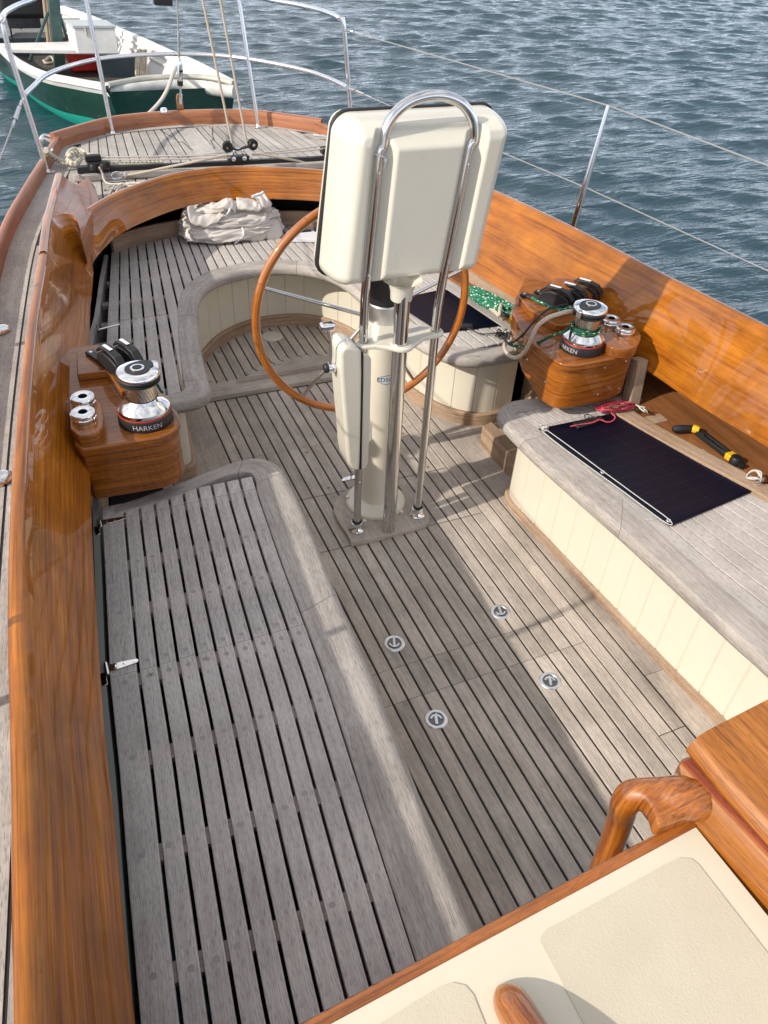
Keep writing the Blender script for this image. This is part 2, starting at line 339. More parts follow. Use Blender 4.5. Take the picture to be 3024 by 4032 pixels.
        return o
def tag(o, label=None, cat=None, group=None, kind=None):
    if label: o['label'] = label
    if cat: o['category'] = cat
    if group: o['group'] = group
    if kind: o['kind'] = kind
    return o
def thing(name, label, cat, loc=(0, 0, 0), group=None):
    o = bpy.data.objects.new(name, None); COL.objects.link(o); o.location = loc; o.empty_display_size = .05
    return tag(o, label, cat, group)
def struct(o, label=None): return tag(o, label, None, None, 'structure')
def offset(pts, d):
    """offset an open 2-D polyline to its left by d"""
    p = np.array([q[:2] for q in pts], float); t = np.gradient(p, axis=0); t /= np.linalg.norm(t, axis=1)[:, None]+1e-12
    return [tuple(q) for q in p+np.stack([-t[:, 1], t[:, 0]], 1)*d]
def rim(inner, outer, z, t, mb=None, k=6, r=None, sharpin=True):
    """bull nosed moulding between two matched plan curves; the nose is on the outer curve"""
    a = cat(inner, k); b = cat(outer, k); mb = mb or MB(); r = r or t/2; rows = []
    prof = [(0, -t, 'i'), (0, -.003, 'i'), (.003, 0, 'i')]
    arc = [(-r+r*math.sin(q), -r+r*math.cos(q)) for q in np.linspace(0, math.pi, 9)]
    for kx, kz, _ in prof: rows.append([tuple(np.array(p)+(np.array(q)-np.array(p))/(np.linalg.norm(np.array(q)-np.array(p))+1e-9)*kx)+(z+kz,) for p, q in zip(a, b)])
    for dx, dz in arc: rows.append([tuple(np.array(q)+(np.array(q)-np.array(p))/(np.linalg.norm(np.array(q)-np.array(p))+1e-9)*dx)+(z+dz*(t/(2*r)),) for p, q in zip(a, b)])
    mb.grid(rows, close_v=True)
    for idx in (0, len(a)-1):
        sec = [rw[idx] for rw in rows]
        mb.add(sec, [list(range(len(sec)))[::(1 if idx else -1)]], [[(p[1]*.1, p[2]) for p in sec]])
    return mb
def ropeobj(name, pts, r, mat, parent=None, k=8, n=8, label=None, cat_=None, group=None, closed=False):
    q = cat([tuple(p) for p in pts], k, closed); mb = MB().tube(q, r, n, closed)
    o = mb.build(name, mat, parent)
    if label: tag(o, label, cat_, group)
    return o
def staves(path, z0, z1, w=.1, depth=.004, inward=1):
    """painted tongue-and-groove panel along a plan path"""
    p = resample(path, 400); pa = np.array(p); s = np.r_[0, np.cumsum(np.linalg.norm(np.diff(pa, axis=0), axis=1))]
    n = max(1, round(s[-1]/w)); W = s[-1]/n; st = []
    for i in range(n+1):
        for d, g in ((-.004, 0), (0, 1), (.004, 0)): st.append((i*W+d, g))
        if i < n: st += [(i*W+W*q, 0) for q in (.25, .5, .75)]
    st = [(min(max(a, 0), s[-1]), g) for a, g in st]
    t = np.gradient(pa, axis=0); t /= np.linalg.norm(t, axis=1)[:, None]
    rows = [[], []]
    for a, g in sorted(st):
        x = np.interp(a, s, pa[:, 0]); y = np.interp(a, s, pa[:, 1]); tx = np.interp(a, s, t[:, 0]); ty = np.interp(a, s, t[:, 1])
        x -= -ty*depth*g*inward; y -= tx*depth*g*inward
        rows[0].append((x, y, z0)); rows[1].append((x, y, z1))
    return MB().grid(rows)
def textmesh(txt, size):
    cu = bpy.data.curves.new('t', 'FONT'); cu.body = txt; cu.size = size; cu.align_x = 'CENTER'; cu.align_y = 'CENTER'; cu.resolution_u = 3
    o = bpy.data.objects.new('t', cu); COL.objects.link(o); dg = bpy.context.evaluated_depsgraph_get(); dg.update()
    me = o.evaluated_get(dg).to_mesh(); vs = [tuple(v.co) for v in me.vertices]; fs = [tuple(p.vertices) for p in me.polygons]
    o.evaluated_get(dg).to_mesh_clear(); bpy.data.objects.remove(o); bpy.data.curves.remove(cu)
    return vs, fs
def intervals(poly, s):
    ys = []
    n = len(poly)
    for i in range(n):
        (x0, y0), (x1, y1) = poly[i], poly[(i+1) % n]
        if (x0 <= s < x1) or (x1 <= s < x0): ys.append(y0+(y1-y0)*(s-x0)/(x1-x0))
    ys.sort(); return [(ys[i], ys[i+1]) for i in range(0, len(ys)-1, 2)]
def strip(mb, poly, s0, s1, z, t, mapf=None, sub=10, zf=None, minlen=.02, cuts=(), gap=.0015):
    """one board running in y between s0 and s1, clipped by a plan polygon"""
    S = [s0, (s0+s1)/2, s1]; I = [intervals(poly, s) for s in S]
    if min(len(i) for i in I) == 0: return
    for k in range(min(len(i) for i in I)):
        lo = [I[j][k][0] for j in range(3)]; hi = [I[j][k][1] for j in range(3)]
        if min(h-l for h, l in zip(hi, lo)) < minlen: continue
        cs = [c for c in cuts if c > max(lo)+.02 and c < min(hi)-.02]
        lows = [lo]+[[c+gap]*3 for c in cs]; his = [[c-gap]*3 for c in cs]+[hi]
        for l, h in zip(lows, his):
            cols = []
            for j in range(3):
                cols.append([(S[j], l[j]+(h[j]-l[j])*q/sub) for q in range(sub+1)])
            f = mapf or (lambda x, y: (x, y)); g = zf or (lambda x, y: z)
            e = .0015
            top = [[(*f(x, y), g(*f(x, y))) for x, y in c] for c in cols]
            bl = [(*f(x, y), g(*f(x, y))-t) for x, y in cols[0]]; br = [(*f(x, y), g(*f(x, y))-t) for x, y in cols[2]]
            # eased long edges
            sh = lambda row, other: [tuple(np.array(p)+(np.array(q)-np.array(p))*min(.4, e/(abs(s1-s0)/2))) for p, q in zip(row, other)]
            low = lambda row: [(p[0], p[1], p[2]-e) for p in row]
            rows = [bl, low(top[0]), sh(top[0], top[1]), top[1], sh(top[2], top[1]), low(top[2]), br]
            mb.grid(rows, u0=l[0])
            for end in (0, -1):
                sec = [r[end] for r in rows]; mb.add(sec, [list(range(len(sec)))], [[(p[1]*.1, p[0]) for p in sec]])
# ================================================================ SEA
def make_sea():
    zw = -.40
    xs = np.r_[np.arange(-7, 24, .055)]; ys = np.r_[np.arange(1.0, 27, .055)]
    def grow(a, n, s, e):
        out = []; st = s; x = a
        for _ in range(n): st *= 1.28; x += e*st; out.append(x)
        return out
    xs = np.r_[grow(xs[0], 34, .055, -1)[::-1], xs, grow(xs[-1], 34, .055, 1)]
    ys = np.r_[grow(ys[0], 34, .055, -1)[::-1], ys, grow(ys[-1], 34, .055, 1)]
    X, Y = np.meshgrid(xs, ys); Z = np.zeros_like(X); DX = np.zeros_like(X); DY = np.zeros_like(X)
    sp = np.maximum(np.gradient(xs)[None, :], np.gradient(ys)[:, None])
    th0 = rad(74)
    for i in range(120):
        lam = .17*(9 ** rng.random()); k = 2*math.pi/lam; th = th0+rng.normal(0, .50)
        a = .0051*lam**.66*(1 if lam < .9 else .45); ph = rng.random()*6.283
        ok = np.clip((lam/sp-2.5)/3, 0, 1); kx, ky = k*math.cos(th), k*math.sin(th)
        # loose wave groups so the chop does not repeat
        gr = .55+.45*np.sin(X*kx*.13+Y*ky*.11+ph*3)*np.sin(Y*.9/lam**.3*.5-X*.7+ph*5)
        c = np.cos(X*kx+Y*ky+ph)*ok*a*gr; s = np.sin(X*kx+Y*ky+ph)*ok*a*gr
        Z += c; DX -= math.cos(th)*s*.9; DY -= math.sin(th)*s*.9
    vs = np.stack([X+DX, Y+DY, zw+Z], -1).reshape(-1, 3)
    nx, ny = len(xs), len(ys); i = np.arange(ny-1)[:, None]*nx+np.arange(nx-1)[None, :]
    F = np.stack([i, i+1, i+nx+1, i+nx], -1).reshape(-1, 4)
    me = bpy.data.meshes.new('sea'); me.vertices.add(len(vs)); me.vertices.foreach_set('co', vs.ravel())
    me.loops.add(F.size); me.loops.foreach_set('vertex_index', F.ravel()); me.polygons.add(len(F))
    me.polygons.foreach_set('loop_start', np.arange(len(F))*4); me.polygons.foreach_set('loop_total', np.full(len(F), 4))
    me.update(calc_edges=True); me.polygons.foreach_set('use_smooth', np.ones(len(F), bool))
    m, nt, b = newmat('harbour water'); L = nt.links.new
    b.inputs['Base Color'].default_value = (.018, .048, .062, 1); b.inputs['Roughness'].default_value = .06; b.inputs['IOR'].default_value = 1.333
    b.inputs['Specular IOR Level'].default_value = .5
    tc = N(nt, 'ShaderNodeTexCoord'); mp = N(nt, 'ShaderNodeMapping'); mp.inputs['Rotation'].default_value = (0, 0, rad(-16)); mp.inputs['Scale'].default_value = (.75, 3.2, 1)
    L(tc.outputs['Object'], mp.inputs[0])
    n1 = N(nt, 'ShaderNodeTexNoise', i_Scale=2.2, i_Detail=4.0, i_Roughness=.55, i_Distortion=.15); L(mp.outputs[0], n1.inputs['Vector'])
    n2 = N(nt, 'ShaderNodeTexNoise', i_Scale=7.0, i_Detail=3.0, i_Roughness=.5, i_Distortion=.1); L(mp.outputs[0], n2.inputs['Vector'])
    b1 = N(nt, 'ShaderNodeBump'); b1.inputs['Strength'].default_value = .45; b1.inputs['Distance'].default_value = .10
    b2 = N(nt, 'ShaderNodeBump'); b2.inputs['Strength'].default_value = .35; b2.inputs['Distance'].default_value = .03
    L(n1.outputs['Fac'], b1.inputs['Height']); L(n2.outputs['Fac'], b2.inputs['Height']); L(b1.outputs[0], b2.inputs['Normal']); L(b2.outputs[0], b.inputs['Normal'])
    me.materials.append(m); o = bpy.data.objects.new('sea', me); COL.objects.link(o); struct(o)
make_sea()
# ================================================================ COCKPIT FLOOR
XC = .27
RISER_U = [(-.70, .603), (-.55, .603), (-.42, .606), (-.375, .616), (-.358, .65), (-.345, .80), (-.31, 1.05), (-.235, 1.30), (-.125, 1.51), (.03, 1.69), (.24, 1.785), (.45, 1.77), (.60, 1.67), (.69, 1.50), (.72, 1.25), (.725, 1.0), (.745, .85), (.79, .72), (.86, .62), (.96, .565), (1.10, .575)]
RU = cat(RISER_U, 8)
CRESC = [P2(*((700+x*.4822)/K, (1200+y*.4822)/K)[:2], .045) if False else P2((700+x*.4822)/K, (1200+y*.4822)/K, .045) for x, y in [(485, 630), (560, 585), (680, 520), (800, 470), (900, 448), (1010, 438), (1130, 445), (1200, 455)]]
cl = CRESC[0]; ca = CRESC[5]
cres_x0 = cl[0]; cres_x1 = 2*ca[0]-cl[0]
def cres_y(x):
    t = (x-(cres_x0+cres_x1)/2)/((cres_x1-cres_x0)/2)
    return cl[1]+(ca[1]-cl[1])*max(0, 1-abs(t)**2.0) if abs(t) < 1 else cl[1]-.3
def make_floor():
    b = MB(); b.prism([(-.75, -1.95), (1.10, -1.95), (1.12, .62), (.86, 1.3), (.72, 1.85), (-.3, 1.85), (-.62, 1.0), (-.75, .3)], -.06, -.0045)
    root = b.build('cockpit_floor', M['caulk']); struct(root, 'teak planked cockpit floor with black seams, from the companionway aft past the wheel')
    b = MB(); g = .0034; area = [(-.45, -1.9), (.65, -1.9), (.65, 1.135), (-.30, 1.135), (-.45, .5)]
    for i in range(-10, 13):
        x0, x1 = i*.05+g, (i+1)*.05-g
        ed = [-1.9, -.7105, -.585, 0, .3145, .654, 1.135]; gp = [.0009, .0009, .0022, .0022, .0009]
        if x1 < -.20: ed = [-1.9, .654, 1.135]; gp = [.001]
        for k in range(len(ed)-1):
            y0 = ed[k]+(gp[k-1] if k else 0); y1 = ed[k+1]-(gp[k] if k < len(gp) else .001)
            strip(b, [(x0-1, y0), (x1+1, y0), (x1+1, y1), (x0-1, y1)], x0, x1, 0, .006, sub=2)
    # hand laid planks outboard of the hatch boards, then the margin board along the bench
    marg = [(.775, -1.95), (.765, -1.2), (.755, -.6), (.748, -.1), (.742, .15), (.735, .45), (.70, .78), (.665, 1.135)]
    mx_ = lambda y: .7505
    for x0, x1 in ((.65+g*.4, .70-g), (.70+g, .75-g)):
        poly = [(.6, -1.9), (.6, 1.13), (.9, 1.13), (.9, -1.9)]
        strip(b, poly, x0, x1, 0, .006, sub=8, cuts=(-1.1, .2))
    b.build('planking', M['floor_teak'], root)
    b = MB(); ys = np.linspace(-1.9, 1.135, 40)
    for ya, yb in ((-1.9, -.9), (-.9, .31), (.31, 1.135)):
        yy = np.linspace(ya+.0006, yb-.0006, 16); b.grid([[(mx_(y)+g, y, -.004) for y in yy], [(mx_(y)+g, y, 0) for y in yy], [(1.06, y, 0) for y in yy]], flip=True)
    yy = np.linspace(-1.9, 1.135, 30); b.grid([[(-.45, y, 0.0008) for y in yy], [(-.205-.10*max(0, (.2-y))*0, y, .0008) for y in yy]], flip=True)
    b.build('margin_board', M['floor_teak'], root)
    # beam across with the crescent foot rest
    b = MB(); b.prism([(-.40, 1.14), (.80, 1.14), (.80, 1.262), (-.40, 1.262)], -.003, .022, along='x'); b.build('cross_beam', M['floor_teak'], root, bevel=.004)
    xs = np.linspace(cres_x0, cres_x1, 40); out = [(x, 1.225) for x in (cres_x1, cres_x0)]+[(x, max(1.226, cres_y(x))) for x in xs[1:-1]]
    b = MB(); b.prism(out, .0225, .047, along='x'); b.build('foot_rest', M['floor_teak'], root, bevel=.006, seg=3)
    # planks of the helmsman's well: they sweep up to the foot rest
    poly = [(-.40, 1.266), (.80, 1.266)]+[(x, y) for x, y in RU[::-1] if y > 1.28]
    def zf(x, y):
        if cres_x0 < x < cres_x1:
            cy = cres_y(x); d = y-cy
            lim = .11*min(1, (x-cres_x0)/.1, (cres_x1-x)/.1)
            if d < lim: return .042*(1-max(0, d)/max(lim, 1e-3))
        return 0.0
    b = MB()
    for i in range(-9, 18):
        strip(b, poly, i*.05+g, (i+1)*.05-g, 0, .006, sub=34, zf=zf)
    b.build('well_planking', M['floor_teak'], root)
    b = MB(); b.lathe([(0, .003), (.052, .003), (.055, 0)], (*P2(588, 727, 0), .0015), 40, ); b.build('inspection_plate', M['gelcoat'], root)
    # wooden plugs
    b = MB()
    for u, v in ((770+448, 1210), (1230+0, 1495)): pass
    for (x, y) in ((1052, 1206), (1230, 1495), (335, 385), (262, 627)):
        q = P2((700+x*.4822)/K, (1200+y*.4822)/K, 0); b.lathe([(0, .001), (.0055, .001), (.006, 0)], (*q, 0), 12)
    for (x, y) in ((778, 1222), (975, 1488)):
        q = P2((1200+x*.497)/K, (1100+y*.497)/K, 0); b.lathe([(0, .001), (.0055, .001), (.006, 0)], (*q, 0), 12)
    b.build('screw_head', M['bronze'], root)
    return root
floor = make_floor()
# ================================================================ DECK, HULL
RAIL = [(-1.32, -2.2), (-1.24, -1.5), (-1.155, -.6), (-1.07, .3), (-.965, 1.2), (-.874, 1.793), (-.737, 2.356), (-.636, 2.74), (-.54, 3.11)]      # outer top edge, left
RAILS = [(-.519, 3.176), (-.302, 3.36), (-.146, 3.451), (.06, 3.50), (.269, 3.513)]
mir = lambda pts: [(2*XC-x, y) for x, y in pts][::-1]
COAM_IN_LOW = [(-.606, 1.10), (-.672, .597), (-.755, -.113), (-.820, -.819), (-.836, -1.099), (-.857, -1.472), (-.875, -2.2)]
COAM_IN_TOP = [(-.716, 1.075), (-.786, .569), (-.836, .131), (-.882, -.341), (-.910, -.747), (-.924, -1.096), (-.944, -1.512), (-.97, -2.2)]
COAM_OUT_TOP = [(-.746, 1.075), (-.815, .569), (-.865, .131), (-.912, -.341), (-.941, -.747), (-.955, -1.096), (-.974, -1.512), (-1.0, -2.2)]
def make_deck():
    stern = cat(RAILS+mir(RAILS)[1:], 8)
    outer = cat(RAIL, 8)+stern+mir(cat(RAIL, 8))
    well = [(-.925, -2.3), (-.885, -1.47), (-.848, -.8), (-.792, -.11), (-.722, .6), (-.650, 1.15), (-.575, 1.62), (-.46, 1.86), (-.33, 1.98), (-.15, 2.10), (.05, 2.17), (.27, 2.19)]
    well = cat(well, 5); SH = lambda y: .085*max(0, min(1, (1.7-y)/.5))
    wl = well+[(x+SH(y), y) for x, y in mir(well)[1:]]
    inset = offset(outer, -.01)
    # plate with the cockpit cut out, as one strip between two matched outlines
    n = 160
    def half(c): return c
    a = resample([p for p in inset], n); bb = resample(wl, n)
    # matched by angle is unsafe; match by y on the sides and by arc length at the stern
    def side(y, pts): 
        return float(np.interp(y, [p[1] for p in pts], [p[0] for p in pts]))
    ys = np.linspace(-2.2, 1.6, 40); rows = [[], [], []]
    Lo = cat(RAIL, 8)
    mbd = MB()
    L_in = [(side(y, well), y, .60) for y in ys]; L_out = [(side(y, Lo)+.01, y, .60) for y in ys]
    mbd.grid([L_out, [lerp(p, q, .5) for p, q in zip(L_out, L_in)], L_in], flip=False)
    mbd.grid([[(2*XC-x+SH(y), y, z) for x, y, z in L_in], [(2*XC-x, y, z) for x, y, z in L_out]], flip=False)
    # after part
    wa = [p for p in wl if p[1] >= 1.6]; wa = [(side(1.6, well), 1.6)]+wa+[(2*XC-side(1.6, well), 1.6)]
    oa = [p for p in outer if p[1] >= 1.6]; oa = [(side(1.6, Lo), 1.6)]+oa+[(2*XC-side(1.6, Lo), 1.6)]
    A = resample(wa, 80); B = resample(oa, 80)
    mbd.grid([[(*p, .60) for p in B], [(*lerp(p, q, .5), .60) for p, q in zip(B, A)], [(*p, .60) for p in A]])
    root = mbd.build('deck', M['caulk']); struct(root, 'grey teak side deck and after deck around the cockpit')
    # planks
    b = MB(); g = .0036
    for k in range(5):      # side deck planks follow the sheer
        w0 = .035+.055*k+(.055 if k else 0); w1 = w0+(.11 if k == 0 else .055)
        if k == 0: w0, w1 = .03, .145
        else: w0 = .145+(k-1)*.056; w1 = w0+.056
        for sgn in (1, -1):
            ya, yb = -2.2, 3.12 if k == 0 else 1.66
            yy = np.linspace(ya, yb, 60); r0 = []; r1 = []
            for y in yy:
                xo = side(y, Lo); lim = side(min(y, 1.9), well)-.004-(SH(y) if sgn < 0 else 0) if y < 1.66 else 9
                xa = min(xo+w0+g, lim); xb = min(xo+w1-g, lim); r0.append((xa, y)); r1.append((xb, y))
            if sgn < 0: r0, r1 = [(2*XC-x, y) for x, y in r1], [(2*XC-x, y) for x, y in r0]
            # keep only stretch with real width
            ok = [i for i in range(len(yy)) if r1[i][0]-r0[i][0] > .006]
            segs = []
            if ok:
                i0, i1 = ok[0], ok[-1]; brk = [i0]+[i for i in (14+k*3, 36+k*2) if i0 < i < i1]+[i1]
                for s, e in zip(brk[:-1], brk[1:]):
                    q0 = [(x, y+.001*0, .602) for x, y in r0[s:e+1]]; q1 = [(x, y, .602) for x, y in r1[s:e+1]]
                    d = lambda row: [(p[0], p[1], .5995) for p in row]
                    mbd2 = b.grid([d(q0), q0, q1, d(q1)], flip=True)
    # after deck planks, laid fore and aft, meeting in nibs on a king plank
    king = [(XC-.07, 2.0), (XC-.07, 2.75), (XC-.035, 3.12), (XC-.02, 3.44), (XC+.02, 3.44), (XC+.035, 3.12), (XC+.07, 2.75), (XC+.07, 2.0)]
    stern_in = [(x, y-.045) for x, y in stern]
    cov = [(x, y-.10) for x, y in stern]
    Ly = [(side(y, Lo)+.145+.056*3, y) for y in np.linspace(1.62, 3.0, 20)]
    arch = [(x, y+.012) for x, y in wl if y > 1.62]
    rA = lambda y, s: s
    for sgn in (-1, 1):
        for i in range(0, 19):
            # plank edges slant out with the hull side
            def mapf(x, y, sgn=sgn): return (XC+sgn*(x)*(1-.155*(y-2.0)), y)
            s0, s1 = .0705+i*.062+g, .0705+(i+1)*.062-g
            poly = [(abs(x-XC)/(1-.155*(y-2.0)), y) for x, y in arch if x >= XC]
            outp = [(abs(x-XC)/(1-.155*(y-2.0)), y) for x, y in cov if x >= XC]
            lim = [((XC-(side(y, Lo)+.145+.004+(0.056*4 if y < 1.75 else 0.056*0)))/(1-.155*(y-2.0)), y) for y in (3.0, 2.8, 2.56)]
            pl = [(0.0, 2.19)]+poly+[(.80, 1.7), (.86, 2.2)]+[(q, y) for q, y in lim[::-1] if True]+outp[::-1]
            pl = [(0, 2.205)]+poly+[((XC-(side(y, Lo)+.149))/(1-.155*(y-2.0)), y) for y in np.linspace(1.67, 2.97, 14)]+[q for q in outp[::-1]]+[(0, 3.41)]
            # nibbed ends towards the king plank
            st = []
            strip(b, pl, s0, s1, .602, .003, mapf=mapf, sub=12, cuts=(2.3+.27*((i*5) % 3),) if i % 2 else ())
    strip(b, [(-1, 2.2), (1, 2.2), (1, 3.40), (-1, 3.40)], XC-.068, XC+.068, .602, .003, sub=4)
    # covering board round the stern
    sI = [(x, y-.098) for x, y in stern]; sO = [(x, y-.02) for x, y in stern]
    for s, e in ((0, 22), (22, 43), (43, len(stern)-1)):
        b.grid([[(*p, .6025) for p in sO[s:e+1]], [(*p, .6025) for p in sI[s:e+1]]], flip=False)
    b.build('deck_planking', M['deck_teak'], root)
    # black nibbed joints beside the king plank
    b = MB()
    for sgn in (-1, 1):
        pts = [(.205, 3.38), (.17, 3.25), (.155, 3.22), (.135, 3.10), (.105, 3.09), (.09, 2.93), (.075, 2.92)]
        pts = [(XC+sgn*x*.8, y) for x, y in pts]
        for p, q in zip(pts[:-1], pts[1:]):
            b.tube([(*p, .6022), (*q, .6022)], .0022, 6)
    b.build('king_plank_seam', M['caulk'], root)
    # hull
    hb = MB(); full = cat(RAIL, 6)+stern[1:-1]+mir(cat(RAIL, 6))
    cx = XC
    def ring(z, k): return [(cx+(x-cx)*(1-k), y-(y > 0)*k*1.2*max(0, y)/3.4, z) for x, y in full]
    hb.grid([ring(.60, 0), ring(.45, .012), ring(.2, .05), ring(-.1, .13), ring(-.42, .26), ring(-.8, .5)], flip=False)
    h = hb.build('yacht_hull', simple('dark blue hull paint', (.015, .03, .06), .15, coat=.6), None)
    tag(h, 'dark hull of the yacht below the varnished toe rail', 'hull')
    # deck fittings at the left picture edge
    return root
deck = make_deck()
def rail_mesh():
    stern = cat(RAILS+mir(RAILS)[1:], 8); L_ = cat(RAIL, 8); b = MB()
    def sweep(path, w, h0, h1, lean=.006):
        pin = offset(path, -w)
        rows = [[(x, y, h0) for x, y in path], [(x, y, h1-.012) for x, y in path], [(*lerp(p, q, .12), h1-.003) for p, q in zip(path, pin)], [(*lerp(p, q, .28), h1) for p, q in zip(path, pin)],
                [(*lerp(p, q, .72), h1) for p, q in zip(path, pin)], [(*lerp(p, q, .9), h1-.004) for p, q in zip(path, pin)], [(*lerp(p, q, 1.0), h1-.012) for p, q in zip(path, pin)], [(*lerp(p, q, 1), h0) for p, q in zip(path, pin)]]
        b.grid(rows, flip=True)
        for e in (0, -1): b.add([r[e] for r in rows], [list(range(8))], [[(0, 0)]*8])
    sweep(L_+[(-.522, 3.170)], .034, .56, .668); sweep([(2*XC+.522, 3.170)]+mir(L_), .034, .56, .668)
    sweep([(-.560, 3.135)]+stern+[(2*XC+.560, 3.135)], .042, .56, .684)
    return b
rail = rail_mesh().build('toe_rail', M['varnish_red'], None, bevel=0); tag(rail, 'red brown varnished toe rail running round the edge of the deck and stern', 'toe rail')
# ================================================================ COAMINGS
def coaming(name, low_in, top_in, top_out, zl, zt, label, mat='varnish'):
    """leaning varnished board: inner face, rounded cap, outer face; zl, zt numbers or lists"""
    a = cat(low_in, 7); b_ = cat(top_in, 7); c = cat(top_out, 7); n = 70
    a = resample(a, n); b_ = resample(b_, n); c = resample(c, n)
    ZL = np.linspace(zl[0], zl[1], n) if isinstance(zl, tuple) else (np.interp(np.linspace(0, 1, n), np.linspace(0, 1, len(zl)), zl) if isinstance(zl, list) else [zl]*n)
    ZT = np.linspace(zt[0], zt[1], n) if isinstance(zt, tuple) else (np.interp(np.linspace(0, 1, n), np.linspace(0, 1, len(zt)), zt) if isinstance(zt, list) else [zt]*n)
    A = [(*p, z) for p, z in zip(a, ZL)]; B = [(*p, z) for p, z in zip(b_, ZT)]; C = [(*p, z) for p, z in zip(c, ZT)]
    d = [np.array(q)-np.array(p) for p, q in zip(B, C)]
    dn = [np.array(q)-np.array(p) for p, q in zip(B, A)]
    root = thing(name, label, 'coaming', tuple(A[n//2]))
    # panel
    off = lambda row, k, dz=0: [tuple(np.array(p)+x*k+np.array([0, 0, dz])) for p, x in zip(row, d)]
    face = [A]+[[lerp(p, q, t) for p, q in zip(A, B)] for t in (.25, .5, .75, .93)]
    backA = off(A, 1.0); 
    backB = [lerp(p, q, .93) for p, q in zip(backA, C)]
    rows = face+[backB, backA]
    mb = MB(); mb.grid(rows, close_v=True)
    for e in (0, -1):
        sec = [r[e] for r in rows]; mb.add(sec, [list(range(len(sec)))], [[(p[1]*.2, p[2]) for p in sec]])
    mb.build('panel', M[mat], root)
    # cap: a little proud of the board on both sides
    lo_i = off([lerp(p, q, .93) for p, q in zip(A, B)], -.10); lo_o = off(backB, .10)
    top = [off(B, -.10, -.004), off(B, .02, .004), off(B, .3, .009), off(B, .7, .009), off(B, 1.0, .004), off(B, 1.1, -.004)]
    rows = [lo_i]+top+[lo_o]
    mb = MB(); mb.grid(rows, close_v=True)
    for e in (0, -1):
        sec = [r[e] for r in rows]; mb.add(sec, [list(range(len(sec)))], [[(p[1]*.2, p[2]) for p in sec]])
    mb.build('cap_rail', M[mat], root)
    return root
coaming('coaming', COAM_IN_LOW, COAM_IN_TOP, COAM_OUT_TOP, .55, [.785, .80, .80, .80], 'long varnished mahogany coaming along the left side of the cockpit, in shade')
R_LOW = [(1.03, 1.5), (1.06, 1.30)]+[P2(*q, .50) for q in [(1025, 590), (1160, 676), (1280, 738), (1375, 786), (1500, 870), (1659, 966)]]
R_TOP = [(1.165, 1.50), (1.20, 1.34)]+[P2(*q, .805) for q in [(1068, 420), (1220, 492), (1400, 586), (1500, 637), (1659, 718)]]
def extend(pts, d):
    p, q = np.array(pts[-2]), np.array(pts[-1]); t = (q-p)/np.linalg.norm(q-p); return pts+[tuple(q+t*d*.5), tuple(q+t*d)]
R_LOW = extend(R_LOW, 1.5); R_TOP = extend(R_TOP, 1.7)
R_OUT = [(x+.036, y) for x, y in R_TOP]
coaming('coaming', R_LOW, R_TOP, R_OUT, .50, .805, 'sunlit orange varnished coaming along the right side of the cockpit beside the water', mat='varnish_fig')
# after arch
ARCH_T = [(-.545, 1.60), (-.525, 1.69), (-.451, 1.802), (-.345, 1.929), (-.194, 2.055), (-.019, 2.155), (.20, 2.195), (.393, 2.157), (.68, 2.036), (.86, 1.90), (1.0, 1.72), (1.10, 1.52)]
ARCH_L = [(-.555, 1.38), (-.540, 1.505), (-.470, 1.66), (-.370, 1.82), (-.203, 1.97), (-.02, 2.085), (.20, 2.14), (.40, 2.105), (.66, 2.0), (.83, 1.86), (.96, 1.70), (1.04, 1.50)]
ARCH_O = offset(cat(ARCH_T, 4), .032)
ARCH_LO = cat(ARCH_L, 4)
coaming('arched_coaming', cat(ARCH_L, 4), cat(ARCH_T, 4), ARCH_O, .565, .70, 'curved varnished coaming arching across the after end of the cockpit behind the seat')
